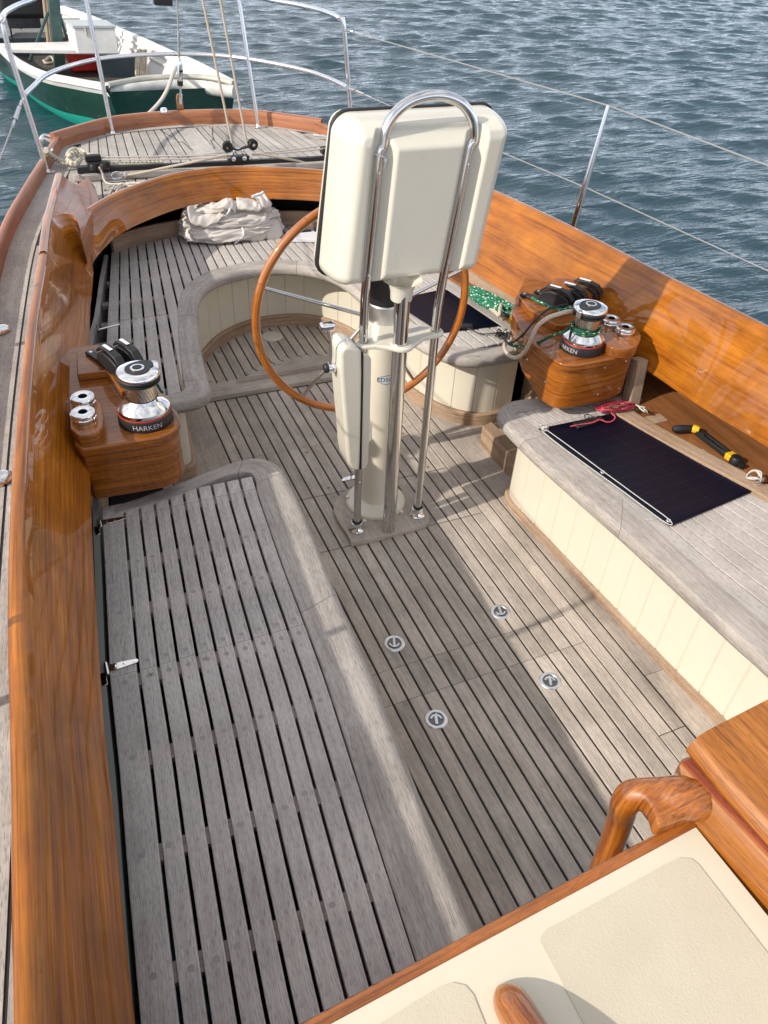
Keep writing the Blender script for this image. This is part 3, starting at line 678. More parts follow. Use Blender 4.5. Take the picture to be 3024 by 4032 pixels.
# corner block between left coaming and the arch
q6 = lambda x, y: (x*.4299, 329+y*.4299)
def corner():
    root = thing('coaming_corner_block', 'glossy scalloped varnished corner block between the left coaming and the arched coaming', 'corner block', (-.62, 1.4, .6))
    R_ = [([(262, 332), (268, 300), (280, 240), (297, 170), (313, 110)], [.782, .782, .780, .775, .770]),
          ([(298, 313), (306, 285), (318, 240), (332, 190), (344, 140)], [.772, .768, .755, .742, .735]),
          ([(340, 310), (346, 285), (355, 245), (368, 205), (384, 160)], [.762, .752, .735, .718, .708]),
          ([(378, 328), (386, 300), (398, 255), (412, 200), (424, 136)], [.750, .740, .722, .706, .698]),
          ([(400, 380), (418, 335), (440, 280), (458, 215), (446, 130)], [.735, .726, .708, .692, .688]),
          ([(408, 436), (438, 350), (470, 290), (494, 240), (480, 178)], [.715, .712, .695, .675, .670])]
    fine = [cat([tuple(P(*q6(*p), z)) for p, z in zip(pp, zz)], 5) for pp, zz in R_]
    cols = [cat(list(c), 4) for c in zip(*fine)]
    last = [tuple(c[-1]) for c in cols]; edge = cols[-1]
    rows = [list(c) for c in cols]
    rows = rows+[[(x, y+.004, .602) for x, y, z in edge]]
    mb = MB(); mb.grid(rows, flip=False)
    e2 = [c[-1] for c in cols]; mb.grid([e2, [(x+.006, y, .602) for x, y, z in e2]], flip=False)
    e3 = [c[0] for c in cols]
    mb.build('top_face', M['varnish_red'], root)
    # inner face: carries the coaming round to the joint with the arch
    arc = [tuple(np.array(COAM_IN_TOP[0]+(.787,)))]+[tuple(P(*q6(x, y), z)) for x, y, z in ((246, 440, .786), (254, 385, .785), (262, 332, .782), (298, 313, .772), (340, 310, .762), (378, 328, .750), (400, 380, .735), (408, 436, .715))]
    arc = resample(cat(arc, 5), 40)
    low = resample(cat([(-.606, 1.10, .55), (-.585, 1.22, .552), (-.565, 1.34, .556), (-.552, 1.43, .56), (-.545, 1.50, .565)], 5), 40)
    mb = MB(); mb.grid([[lerp(p, q, t) for p, q in zip(low, arc)] for t in np.linspace(0, 1, 8)]); mb.build('inner_face', M['varnish'], root, ang=60)
    # cap ridge going on aft in line with the coaming cap
    rg = cat([(-.716, 1.075, .793)]+[tuple(P(*q6(x, y), z)) for x, y, z in ((243, 440, .792), (256, 345, .790), (270, 280, .787), (284, 225, .784), (298, 165, .780), (312, 108, .774))], 5)
    prf = [(0, -.03), (0, .0), (-.006, .006), (-.022, .006), (-.031, 0), (-.034, -.03), (-.036, -.17)]
    mb = MB(); rows = [[(x+dx, y, z+dz) for x, y, z in rg] for dx, dz in prf]; mb.grid(rows); mb.add([r[-1] for r in rows], [list(range(len(rows)))], [[(0, 0)]*len(rows)]); mb.build('cap_ridge', M['varnish'], root)
corner()
# ================================================================ STORAGE WALLS under the coamings (the recess each side)
def bay(pts, z0, z1, name, label, mat, th=.02):
    a = cat(pts, 4); mb = MB(); b_ = offset(a, -th); mb.grid([[(*p, z0) for p in a], [(*p, z1) for p in a], [(*p, z1) for p in b_], [(*p, z0) for p in b_]], close_v=True)
    o = mb.build(name, mat); tag(o, label, 'panel'); return o
bay([(-1.03, -2.2), (-.98, -1.2), (-.93, -.5), (-.86, .3), (-.79, 1.0), (-.70, 1.6), (-.55, 1.95), (-.3, 2.28), (XC, 2.45), (.84, 2.28), (1.12, 1.95), (1.26, 1.6)], .05, .575, 'locker_wall', 'dark inside wall of the lockers under the left and after deck', M['dark'])
bay([(1.30, 1.55), (1.36, 1.1), (1.47, .5), (1.56, 0), (1.63, -.6), (1.70, -1.2), (1.78, -2.2)], .05, .56, 'shelf_wall', 'brown varnished back wall behind the right hand shelf', M['varnish_shelf'])
# grey fiddle board standing at the back of the curved bench
FID = [(-.405, 2.035), (-.25, 2.12), (-.05, 2.175), (.2, 2.20), (.45, 2.18), (.72, 2.10), (.93, 1.95)]
fb = MB(); a = cat(FID, 6); b_ = offset(a, .018); fb.grid([[(*p, .365) for p in a], [(*p, .468) for p in a], [(*p, .468) for p in b_], [(*p, .365) for p in b_]], close_v=True)
tag(fb.build('fiddle_board', M['pale_teak'], bevel=.002), 'low grey teak board standing along the back of the curved after seat', 'board')
# ================================================================ BENCHES
SZ = .39
def bench_slats(root, outer, inner, widths, z, y_rng, gap, mat, t=.022, cuts=(), e=.003):
    """boards between two plan curves given as x(y); each board a mesh of its own"""
    fo = lambda y: float(np.interp(y, [p[1] for p in outer], [p[0] for p in outer])); fi = lambda y: float(np.interp(y, [p[1] for p in inner], [p[0] for p in inner]))
    tot = sum(widths); acc = 0; 
    for k, wd in enumerate(widths):
        f0, f1 = acc/tot, (acc+wd)/tot; acc += wd
        br = [y_rng[0]]+list(cuts)+[y_rng[1]]; mb = MB()
        for y0, y1 in zip(br[:-1], br[1:]):
            yy = np.linspace(y0+(.0007 if y0 != br[0] else 0), y1-(.0007 if y1 != br[-1] else 0), 24)
            hw = gap/2
            P0 = []; P1 = []
            for y in yy:
                W = fi(y)-fo(y); sg = 1 if W > 0 else -1
                P0.append((fo(y)+W*f0+sg*(hw if k else 0), y)); P1.append((fo(y)+W*f1-sg*hw, y))
            sg = 1 if P1[0][0] > P0[0][0] else -1
            r = [[(x, y, z-t) for x, y in P0], [(x, y, z-e) for x, y in P0], [(x+sg*e*.3, y, z-e*.3) for x, y in P0], [(x+sg*e, y, z) for x, y in P0], [(x-sg*e, y, z) for x, y in P1], [(x-sg*e*.3, y, z-e*.3) for x, y in P1], [(x, y, z-e) for x, y in P1], [(x, y, z-t) for x, y in P1]]
            mb.grid(r, u0=random.random()*.0, close_v=True, flip=(sg > 0) == False)
            for en in (0, -1): mb.add([q[en] for q in r], [list(range(8))], [[(0, 0)]*8])
            # wooden plugs over the screws, above each batten
        mb.build('slat', mat, root, ang=16)
M['gap_shade'] = simple('brown wood darkened as gap shade', (.085,.05,.03), .8, var=.2)  # brown wood with the shade between the slats put into its colour
M['batten'] = wood('pinkish grey batten', (.17,.14,.125), (.23,.195,.175), (.30,.255,.23), gu=2.5, gv=60, pores=.3, isl=.08)
def plugs(root, pts, z, r=.0068):
    mb = MB(); mb.lathe([(0, .0005), (r*.9, .0005), (r, .0)], (0, 0, 0), 14); first = None
    for x, y in pts:
        if first is None: o = first = mb.build('wood_plug', M['plug'], root)
        else: o = first.copy(); COL.objects.link(o); o.parent = root
        o.matrix_parent_inverse = root.matrix_basis.inverted(); o.location = (x, y, z)
M['plug'] = wood('grey teak plug', (.22, .20, .185), (.31, .29, .27), (.40, .375, .35), gu=80, gv=300, pores=.3, isl=.1)
# ---- left front bench
def left_bench():
    root = thing('bench', 'slatted grey teak bench along the left side, black gaps between its slats', 'bench', (-.5, -.8, 0))
    outer = [(-.885, -1.9), (-.868, -1.48), (-.846, -1.19), (-.823, -.918), (-.805, -.64), (-.768, -.294), (-.734, .034), (-.72, .12)]
    inner = [(-.405, -1.9), (-.374, -1.516), (-.345, -1.19), (-.311, -.829), (-.298, -.60), (-.29, -.418), (-.266, -.08), (-.250, .075)]
    fo = lambda y: float(np.interp(y, [p[1] for p in outer], [p[0] for p in outer])); fi = lambda y: float(np.interp(y, [p[1] for p in inner], [p[0] for p in inner]))
    W = [.068]+[.0485]*9
    bench_slats(root, outer, inner, W, SZ, (-1.9, .03), .0074, M['bench_teak'], cuts=(-.64, -.035))
    # battens below, seen through the gaps
    mb = MB()
    bat = [-1.83, -1.59, -1.351, -1.117, -.889, -.66, -.43, -.245, -.035]
    for y in bat:
        hw = .022 if y > -.6 else .019
        mb = MB(); mb.box(((fo(y)+fi(y))/2, y, SZ-.0085-.009), (abs(fi(y)-fo(y)), hw*2, .018), along=0); mb.build('batten', M['batten'], root)
    pl = []
    tot = sum(W); acc = 0
    for k, wd in enumerate(W):
        f = (acc+wd/2)/tot; acc += wd
        for y in bat[:-1]:
            if random.random() < .6: pl.append((fo(y)+(fi(y)-fo(y))*f+random.uniform(-.008, .008), y+random.uniform(-.012, .012)))
        for y in (-.665, -.615): pl.append((fo(y)+(fi(y)-fo(y))*f, y))
    plugs(root, pl, SZ)
    ri = [(-.405, -1.95), (-.374, -1.516), (-.345, -1.19), (-.311, -.829), (-.298, -.60), (-.29, -.418), (-.266, -.08), (-.252, .02), (-.275, .062), (-.364, .055), (-.481, .017), (-.60, -.005), (-.70, -.015)]
    ro = [(-.275, -1.95), (-.2425, -1.48), (-.22, -1.19), (-.193, -.84), (-.177, -.56), (-.160, -.30), (-.149, -.06), (-.157, .08), (-.225, .142), (-.332, .132), (-.472, .092), (-.60, .06), (-.70, .04)]
    # rim in three lengths with hairline joints
    def cutrim(a, b, i0, i1): return a[i0:i1], b[i0:i1]
    A = cat(ri, 10); B = cat(ro, 10)
    js = [0, 38, 64, len(A)-1]
    j1 = min(range(len(B)), key=lambda i: abs(B[i][1]+.57)+(B[i][0] < -.3)); j2 = min(range(len(B)), key=lambda i: abs(B[i][1]-.02)+(B[i][0] < -.3)); j3 = min(range(len(B)), key=lambda i: abs(B[i][0]+.25)+(B[i][1] < .1))
    for s, e in ((0, j1), (j1, j2), (j2, j3), (j3, len(A)-1)):
        a = A[s:e+1]; b = B[s:e+1]
        sh = .0008
        mb = MB(); rim_rows(a, b, SZ+.001, .055, mb, .0008); mb.build('edge_moulding', M['rim_teak'], root)
    path = [(-.355, -1.95), (-.325, -1.5), (-.30, -1.19), (-.275, -.84), (-.26, -.56), (-.245, -.3), (-.235, -.05), (-.25, .03), (-.30, .06), (-.45, .02), (-.66, -.03)]
    staves(cat(path, 8), 0, SZ-.03, .1, inward=-1).build('front_panel', M['cream'], root)
    mb = MB(); mb.grid([[(x+dx, y, z) for x, y in cat(path, 8)] for dx, z in ((0, .05), (.016, .046), (.02, .0))], flip=True); mb.build('skirting', M['pale_teak'], root)
    # outer support carrying the hinges
    mb = MB(); o2 = [(x-.028, y) for x, y in outer]; a = cat(o2, 4); b2 = offset(a, -.018)
    mb.grid([[(*p, .0) for p in a], [(*p, SZ-.004) for p in a], [(*p, SZ-.004) for p in b2], [(*p, .0) for p in b2]], close_v=True)
    mb.build('back_rail', simple('grey green paint', (.22, .23, .21), .5, var=.1), root)
    # strap hinges
    for (y, x) in ((-.61, -.80), (-.045, -.742)):
        hm = MB(); z = SZ+.002; ang = .06
        pts = [(-.004, -.011), (.030, -.010), (.066, -.006), (.070, 0), (.066, .006), (.030, .010), (-.004, .011)]
        hm.prism([(x+px, y+py) for px, py in pts], z-.001, z+.002, along='x')
        hm.tube([(x-.008, y-.02, z), (x-.008, y+.02, z)], .005, 10)
        hm.prism([(x-.012, y-.045), (x-.026, y-.045), (x-.026, y-.006), (x-.012, y-.006)], z-.012, z-.003)
        h = hm.build('hinge', M['steel'], root, bevel=.0008)
        sc = MB()
        for px in (.012, .035, .058): sc.lathe([(0, .0009), (.004, .0006), (.0042, 0)], (x+px, y, z+.002), 12)
        sc.build('screw', M['chrome'], h)
    return root
def rim_rows(a, b, z, t, mb, endgap=.0):
    r = t/2; rows = []
    un = [(np.array(q)-np.array(p))/(np.linalg.norm(np.array(q)-np.array(p))+1e-9) for p, q in zip(a, b)]
    rows.append([(*p, z-t) for p in a]); rows.append([(*p, z-.003) for p in a])
    rows.append([(*(np.array(p)+u*.003), z) for p, u in zip(a, un)])
    for q in np.linspace(0, math.pi, 9):
        rows.append([(*(np.array(p)+u*(-r+r*math.sin(q))), z-r+r*math.cos(q)) for p, u in zip(b, un)])
    if endgap:
        R2 = []
        for rw in rows:
            rw = list(rw); d0 = np.array(rw[1])-np.array(rw[0]); d1 = np.array(rw[-2])-np.array(rw[-1])
            rw[0] = tuple(np.array(rw[0])+d0/(np.linalg.norm(d0)+1e-9)*endgap); rw[-1] = tuple(np.array(rw[-1])+d1/(np.linalg.norm(d1)+1e-9)*endgap); R2.append(rw)
        rows = R2
    mb.grid(rows, close_v=True)
    for e in (0, -1):
        sec = [r_[e] for r_ in rows]; mb.add(sec, [list(range(len(sec)))], [[(p[1]*.1, p[2]) for p in sec]])
left_bench()
# ---- curved after bench
U_OUT = [(-.68, .555), (-.50, .548), (-.36, .545), (-.295, .56), (-.258, .60), (-.248, .66), (-.235, .80), (-.20, 1.06), (-.16, 1.25), (-.128, 1.387), (-.059, 1.515), (.048, 1.60), (.214, 1.645), (.36, 1.63), (.49, 1.55), (.565, 1.42), (.60, 1.2), (.62, .98), (.648, .79), (.685, .66), (.745, .555), (.83, .500), (.99, .488), (1.15, .50)]
U_IN = [(-.68, .625), (-.50, .62), (-.40, .62), (-.37, .625), (-.352, .64), (-.345, .67), (-.328, .80), (-.285, 1.07), (-.245, 1.28), (-.205, 1.43), (-.125, 1.58), (.0, 1.685), (.205, 1.738), (.38, 1.72), (.54, 1.63), (.645, 1.47), (.685, 1.22), (.705, 1.0), (.73, .83), (.76, .72), (.805, .63), (.87, .585), (1.0, .57), (1.15, .58)]
def u_bench():
    root = thing('curved_bench', 'slatted grey teak bench curving round the stern behind the wheel, cream panelled front', 'bench', (.2, 1.7, 0))
    A = cat(U_IN, 8); B = cat(U_OUT, 8)
    j = [0, min(range(len(B)), key=lambda i: abs(B[i][1]-.69)+9*(i > 60)), min(range(len(B)), key=lambda i: abs(B[i][1]-1.22)+9*(i > 90)), len(B)*58//100, min(range(len(B)), key=lambda i: abs(B[i][0]-.72)), len(B)-1]
    for s, e in zip(j[:-1], j[1:]):
        mb = MB(); rim_rows(A[s:e+1], B[s:e+1], SZ+.001, .055, mb, .0008); mb.build('edge_moulding', M['rim_teak'], root)
    outer = [(-.70, .63), (-.655, .9), (-.61, 1.15), (-.555, 1.38), (-.49, 1.72), (-.425, 2.03), (-.25, 2.115), (-.05, 2.17), (.2, 2.195), (.45, 2.175), (.72, 2.09), (.93, 1.93), (1.02, 1.72), (1.10, 1.4), (1.15, 1.05), (1.20, .60)]
    inn = [p for p in A][::-1]
    k = .20; y0 = 1.25
    xf = lambda x, y: ((x-XC)/(1-k*(y-y0))+XC, y); mapf = lambda s, y: (XC+(s-XC)*(1-k*(y-y0)), y)
    poly = [xf(*p) for p in cat(outer, 4)]+[xf(x, y) for x, y in inn if y > .58 or x < .5]
    s = -.76; n = 0
    while s < 1.35:
        mb = MB(); strip(mb, poly, s+.0045, s+.0475, SZ, .022, mapf=mapf, sub=14, cuts=(1.28,) if s < -.1 else ())
        if mb.f: mb.build('slat', M['bench_teak'], root)
        s += .052
    for y, xa, xb in ((.66, -.70, -.37), (.9, -.65, -.33), (1.1, -.61, -.30), (1.28, -.57, -.27), (1.48, -.54, -.22), (1.7, -.49, .95), (1.9, -.44, .9), (.9, .76, 1.15), (1.15, .72, 1.1), (1.4, .7, 1.06), (.66, .80, 1.19)):
        mb = MB(); mb.box(((xa+xb)/2, y, SZ-.0180), (xb-xa, .036, .019)); mb.build('batten', M['batten'], root)
    staves(RU, 0, SZ-.03, .1, inward=-1).build('front_panel', M['cream'], root)
    mb = MB(); a = RU; r1 = offset(RU, -.018); mb.grid([[(*p, .062) for p in a], [(*lerp(p, q, .7), .062) for p, q in zip(a, r1)], [(*p, .055) for p in r1], [(*p, -.001) for p in r1]]); mb.build('skirting', M['pale_teak'], root)
    mb = MB(); x, y = -.655, 1.01; z = SZ+.002
    q = P(*q6(552, 875), SZ+.003); mb.tube([(q.x-.045, q.y-.01, q.z), (q.x+.04, q.y+.01, q.z)], .006, 8, flat=.4); mb.tube([(q.x-.05, q.y-.035, q.z), (q.x-.05, q.y+.02, q.z)], .005, 8)
    mb.build('hinge', M['steel'], root)
    mb = MB(); o2 = [(x-.03, y) for x, y in outer[:6]]; a = cat(o2, 4); b2 = offset(a, -.018)
    mb.grid([[(*p, .0) for p in a], [(*p, SZ-.004) for p in a], [(*p, SZ-.004) for p in b2], [(*p, .0) for p in b2]], close_v=True); mb.build('back_rail', M['bench_teak'], root)
    return root
u_bench()
# ---- right front bench
def right_bench():
    z = .375
    root = thing('bench', 'sunlit teak bench on the right side under the larger solar panel', 'bench', (1.0, -.6, 0))
    ql = lambda x, y: ((1850+x*.3918)/K, (1500+y*.3918)/K)
    ro = [P2(*ql(*q), z-.025) for q in [(1250, 175), (1050, 183), (870, 195), (620, 208), (450, 228), (350, 262), (290, 310), (268, 370), (300, 440), (400, 560), (640, 800), (1000, 1120), (1330, 1410), (1659, 1700)]]
    ro += [P2(1580, 1380, z-.025), P2(1659, 1455, z-.025)]; ro = extend(ro, .9)
    ri = [P2(*ql(*q), z) for q in [(1250, 262), (1050, 268), (870, 278), (700, 288), (560, 302), (500, 312), (478, 322), (485, 338), (530, 372), (650, 452), (900, 660), (1180, 900), (1400, 1080), (1659, 1290)]]
    ri += [P2(1500, 1218, z), P2(1659, 1350, z)]; ri = extend(ri, .9)
    def arcsort(a): return a
    A = cat(ri, 8); B = cat(ro, 8); js = [0, 8*7, 8*9+4, len(B)-1]
    j3 = min(range(60, len(B)), key=lambda i: abs(B[i][1]+.60))
    for s, e in zip([0, 56, 76, j3], [56, 76, j3, len(B)-1]):
        mb = MB(); rim_rows(A[s:e+1], B[s:e+1], z+.001, .052, mb, .0008); mb.build('edge_moulding', M['rim_teak'], root)
    inner = sorted([p for p in A if True][52:], key=lambda p: p[1]); inner = [(x, y) for x, y in inner]
    inner = [(inner[0][0]+.03, -1.9)]+inner if inner[0][1] > -1.9 else inner
    bk = [(1.56, -1.9), (1.48, -1.2), (1.324, -.659), (1.235, -.38), (1.169, -.161), (1.131, .021), (1.11, .12)]
    bench_slats(root, inner, bk, [.052]*9, z, (-1.9, .095), .0048, M['bench_teak'], cuts=(-.60, -.005), e=.0011)
    for y in (-1.6, -1.2, -.85, -.6, -.35, -.1, .06):
        mb = MB(); mb.box((1.06+(.1 if y < -.5 else 0), y, z-.0165), (.56, .05, .017)); mb.build('batten', M['pale_teak'], root)
    mb = MB(); ib = [(x+.004, y) for x, y in inner if -1.9 <= y <= .09]; ob = [(float(np.interp(y, [p[1] for p in bk], [p[0] for p in bk])), y) for x, y in ib[::-1]]; mb.prism(ib+ob, z-.0079, z-.0062); mb.build('gap_shade_sheet', M['gap_shade'], root)  # sheet added under the slats so the gaps read as shaded lines
    # raised outer rail
    mb = MB(); a = cat(bk, 5); b_ = [(x+.075, y) for x, y in a]; mb.grid([[(*p, z-.06) for p in a], [(*p, z+.018) for p in a], [(*p, z+.018) for p in b_], [(*p, z-.06) for p in b_]], close_v=True)
    mb.build('back_rail', M['pale_teak'], root, bevel=.003)
    path = [(1.05, .08), (.93, .088), (.85, .085), (.80, .06), (.778, .0), (.78, -.1), (.795, -.3), (.815, -.6), (.84, -.95), (.862, -1.2), (.90, -1.9)]
    pc = cat(path, 8)
    staves(pc, 0, z-.03, .098, inward=-1).build('front_panel', M['cream'], root)
    mb = MB(); r1 = offset(pc, -.015); mb.grid([[(*p, .03) for p in pc], [(*p, .026) for p in r1], [(*p, -.001) for p in r1]]); mb.build('skirting', M['pale_teak'], root)
    mb = MB(); q = VX(1254, 1086, .80); mb.lathe([(0, .006), (.006, .006), (.009, .003), (.009, 0)], tuple(q+Vector((0.01, 0, 0))), 16, Matrix.Rotation(rad(-90), 3, 'Y')); mb.build('drain_fitting', M['steel'], root)
right_bench()
# brown shelf outboard of it
mb = MB(); sh = [(1.21, .30), (1.245, -.16), (1.40, -.66), (1.56, -1.2), (1.64, -1.9), (1.9, -1.9), (1.68, -.6), (1.60, .0), (1.50, .5), (1.3, .5)]
mb.prism(sh, .34, .362); tag(mb.build('shelf', M['varnish_shelf']), 'brown varnished shelf under the right hand coaming with a black winch handle on it', 'shelf')
# upright teak posts carrying the right coaming
def post(p0, p1, w, d, name, label):
    mb = MB(); a = Vector(p0); c = Vector(p1); ax = (c-a).normalized(); s = ax.cross(Vector((0, 1, 0))).normalized(); t = s.cross(ax)
    vs = [tuple(e+s*sx*w/2+t*tx*d/2) for e in (a, c) for sx, tx in ((-1, -1), (1, -1), (1, 1), (-1, 1))]
    mb.add(vs, [(0, 3, 2, 1), (4, 5, 6, 7), (0, 1, 5, 4), (1, 2, 6, 5), (2, 3, 7, 6), (3, 0, 4, 7)], [[(0, 0), (.01, 0), (.01, .01), (0, .01)]]*2+[[(0, 0), (0, w), ((c-a).length, w), ((c-a).length, 0)]]*4)
    o = mb.build(name, M['pale_teak'], bevel=.003); tag(o, label, 'post'); return o
pa = P(1362, 872, .36); pb = P(1385, 790, .52)
post((pa.x+.0, pa.y, .36), (pb.x, pb.y+.02, .54), .05, .05, 'support_post', 'short upright teak post between the shelf and the sunlit coaming, beside the right winch console')
# step between the two right hand benches
ql = lambda x, y: ((1850+x*.3918)/K, (1500+y*.3918)/K)
st = [P2(*ql(*q), .09) for q in [(125, 455), (215, 408), (500, 690), (475, 800), (400, 735)]]
mb = MB(); mb.prism([P2(*ql(125, 455), .10), P2(*ql(215, 408), .10), P2(*ql(520, 690), .10), P2(*ql(520, 820), .10), P2(*ql(400, 740), .10)], -.02, .10)
o = mb.build('foot_step', M['pale_teak'], bevel=.003); tag(o, 'small teak step block on the floor between the two right hand benches', 'step')
# end panels and locker sides seen in the gap between the right hand benches
mb = MB(); mb.prism([(1.03, .57), (1.055, .57), (1.075, .60), (1.10, 1.0), (1.06, 1.0)], 0, .372); tag(mb.build('bench_end_post', M['pale_teak'], bevel=.004), 'upright teak board at the end of the after bench beside its cream corner', 'board')
mb = MB(); mb.prism([(1.16, .10), (1.18, .10), (1.20, .62), (1.18, .62)], 0, .40); tag(mb.build('locker_side', M['pale_teak'], bevel=.002), 'brown teak locker side deep in the gap under the right winch console', 'board')
# same on the left: dark foot well between the benches
mb = MB(); mb.prism([(-.79, .02), (-.775, .02), (-.70, .62), (-.715, .62)], 0, .55); tag(mb.build('locker_side', M['pale_teak']), 'teak locker side under the left winch console', 'board')
mb = MB(); mb.grid([[(-.37, .56, 0), (-.37, .56, .36)], [(-.37, .62, 0), (-.37, .62, .36)], ]); 
# ================================================================ STEERING PEDESTAL AND GUARD
LX = lambda z: .132+.0+(.0 if z < .95 else (z-.95)*.065)      # the guard tubes splay a little towards the top
RX = lambda z: .384+(.0 if z < .90 else (z-.90)*.105)
GY = .055
def pedestal():
    root = thing('steering_pedestal', 'cream steering pedestal standing on a round flange in the middle of the cockpit floor', 'pedestal', (.262, .185, 0))
    q1 = lambda x, y: ((1200+x*.4822)/K, (1900+y*.4822)/K)
    # teak pad
    o = [P2(*q1(*q), .02) for q in [(1000, 335), (735, 410), (660, 436), (400, 492), (372, 470), (330, 400), (270, 310), (238, 235), (240, 175), (275, 110), (340, 60), (420, 38)]]
    o += [(.20, .305), (.28, .315), (.345, .29), (.385, .22), (.42, .12), (.43, .07)]
    mb = MB(); mb.prism(cat(o, 3, True), .0005, .022); mb.build('base_pad', M['floor_teak'], root, bevel=.006, seg=3)
    c = (.262, .185, 0)
    mb = MB(); mb.lathe([(.118, .0225), (.118, .030), (.114, .036), (.105, .040), (.072, .043), (.060, .050), (.0555, .066), (.0535, .10), (.052, .3), (.0515, .742)], c, 48)
    mb.build('column', M['cream'], root)
    mb = MB(); mb.lathe([(.0545, .742), (.0545, .745), (.055, .86), (.0545, .862), (.0525, .866)], (.257, .185, 0), 40); mb.build('compass_mount', M['brushed'], root)
    mb = MB(); mb.lathe([(.0525, .864), (.056, .868), (.059, .93), (.066, .965), (.078, .985), (.080, 1.02), (.070, 1.06), (.04, 1.09), (0, 1.10)], (.257, .19, 0), 36); mb.build('compass_bowl', M['black'], root)
    mb = MB(); pts = []
    for (x, y) in ((350, 117), (487, 312), (790, 238), (690, 75)):
        q = P(*q1(x, y), .042); hx = [(q.x+.0078*math.cos(a), q.y+.0078*math.sin(a)) for a in [i*math.pi/3+.3 for i in range(6)]]
        m2 = MB(); m2.prism(hx, .0385, .0455); m2.build('bolt', M['cream'], root, bevel=.0008)
    # chrome pad eye behind the pedestal
    mb = MB(); q = P((1200+345*.497)/K, (1100+1580*.497)/K, 0)
    mb.prism([(q.x-.03+.0*0, q.y-.011), (q.x+.04, q.y-.011), (q.x+.05, q.y), (q.x+.04, q.y+.011), (q.x-.012, q.y+.011), (q.x-.03, q.y+.0)], 0, .004, along='x')
    mb.lathe([(0, .0015), (.006, .001), (.0065, 0)], (q.x-.010, q.y, .004), 14); mb.tube(cat([(q.x+.012, q.y, .003), (q.x+.014, q.y, .03), (q.x+.03, q.y, .04), (q.x+.05, q.y, .03), (q.x+.052, q.y, .003)], 5), .0035, 8)
    pe = mb.build('pad_eye', M['steel'], None, bevel=.0006); tag(pe, 'small stainless pad eye screwed to the floor just behind the pedestal flange', 'pad eye')
    # oval maker's sticker, wrapped on the column
    R = .0521; zc = .60; a0 = math.atan2(CP.y-.185, CP.x-.262)+rad(24)
    def wrap(u, v, r): a = a0+u/r; return (.262+r*math.cos(a), .185+r*math.sin(a), zc+v)
    mb = MB(); n = 28; ring = lambda rx, rz, r: [wrap(rx*math.cos(2*math.pi*k/n), rz*math.sin(2*math.pi*k/n), r) for k in range(n)]
    rows = [[wrap(0, 0, R+.0006)]*n]
    for f in (.33, .66, 1): rows.append(ring(.036*f, .0165*f, R+.0006))
    mb.grid([list(r) for r in rows], close_u=True); st = mb.build('maker_sticker', simple('pale sticker', (.55, .62, .68), .3), root)
    mb = MB(); mb.tube(ring(.036, .0165, R+.0008), .0007, 5, True); mb.build('sticker_outline', M['black'], st)
    vs, fs = textmesh('EDSON', .024)
    mb = MB(); mb.add([wrap(x*1.0*1.0, y, R+.0012) for x, y, z in vs], fs, [[(0, 0)]*len(f) for f in fs]); mb.build('sticker_letters', simple('dark blue ink', (.02, .025, .07), .4), st)
    return root
pedestal()
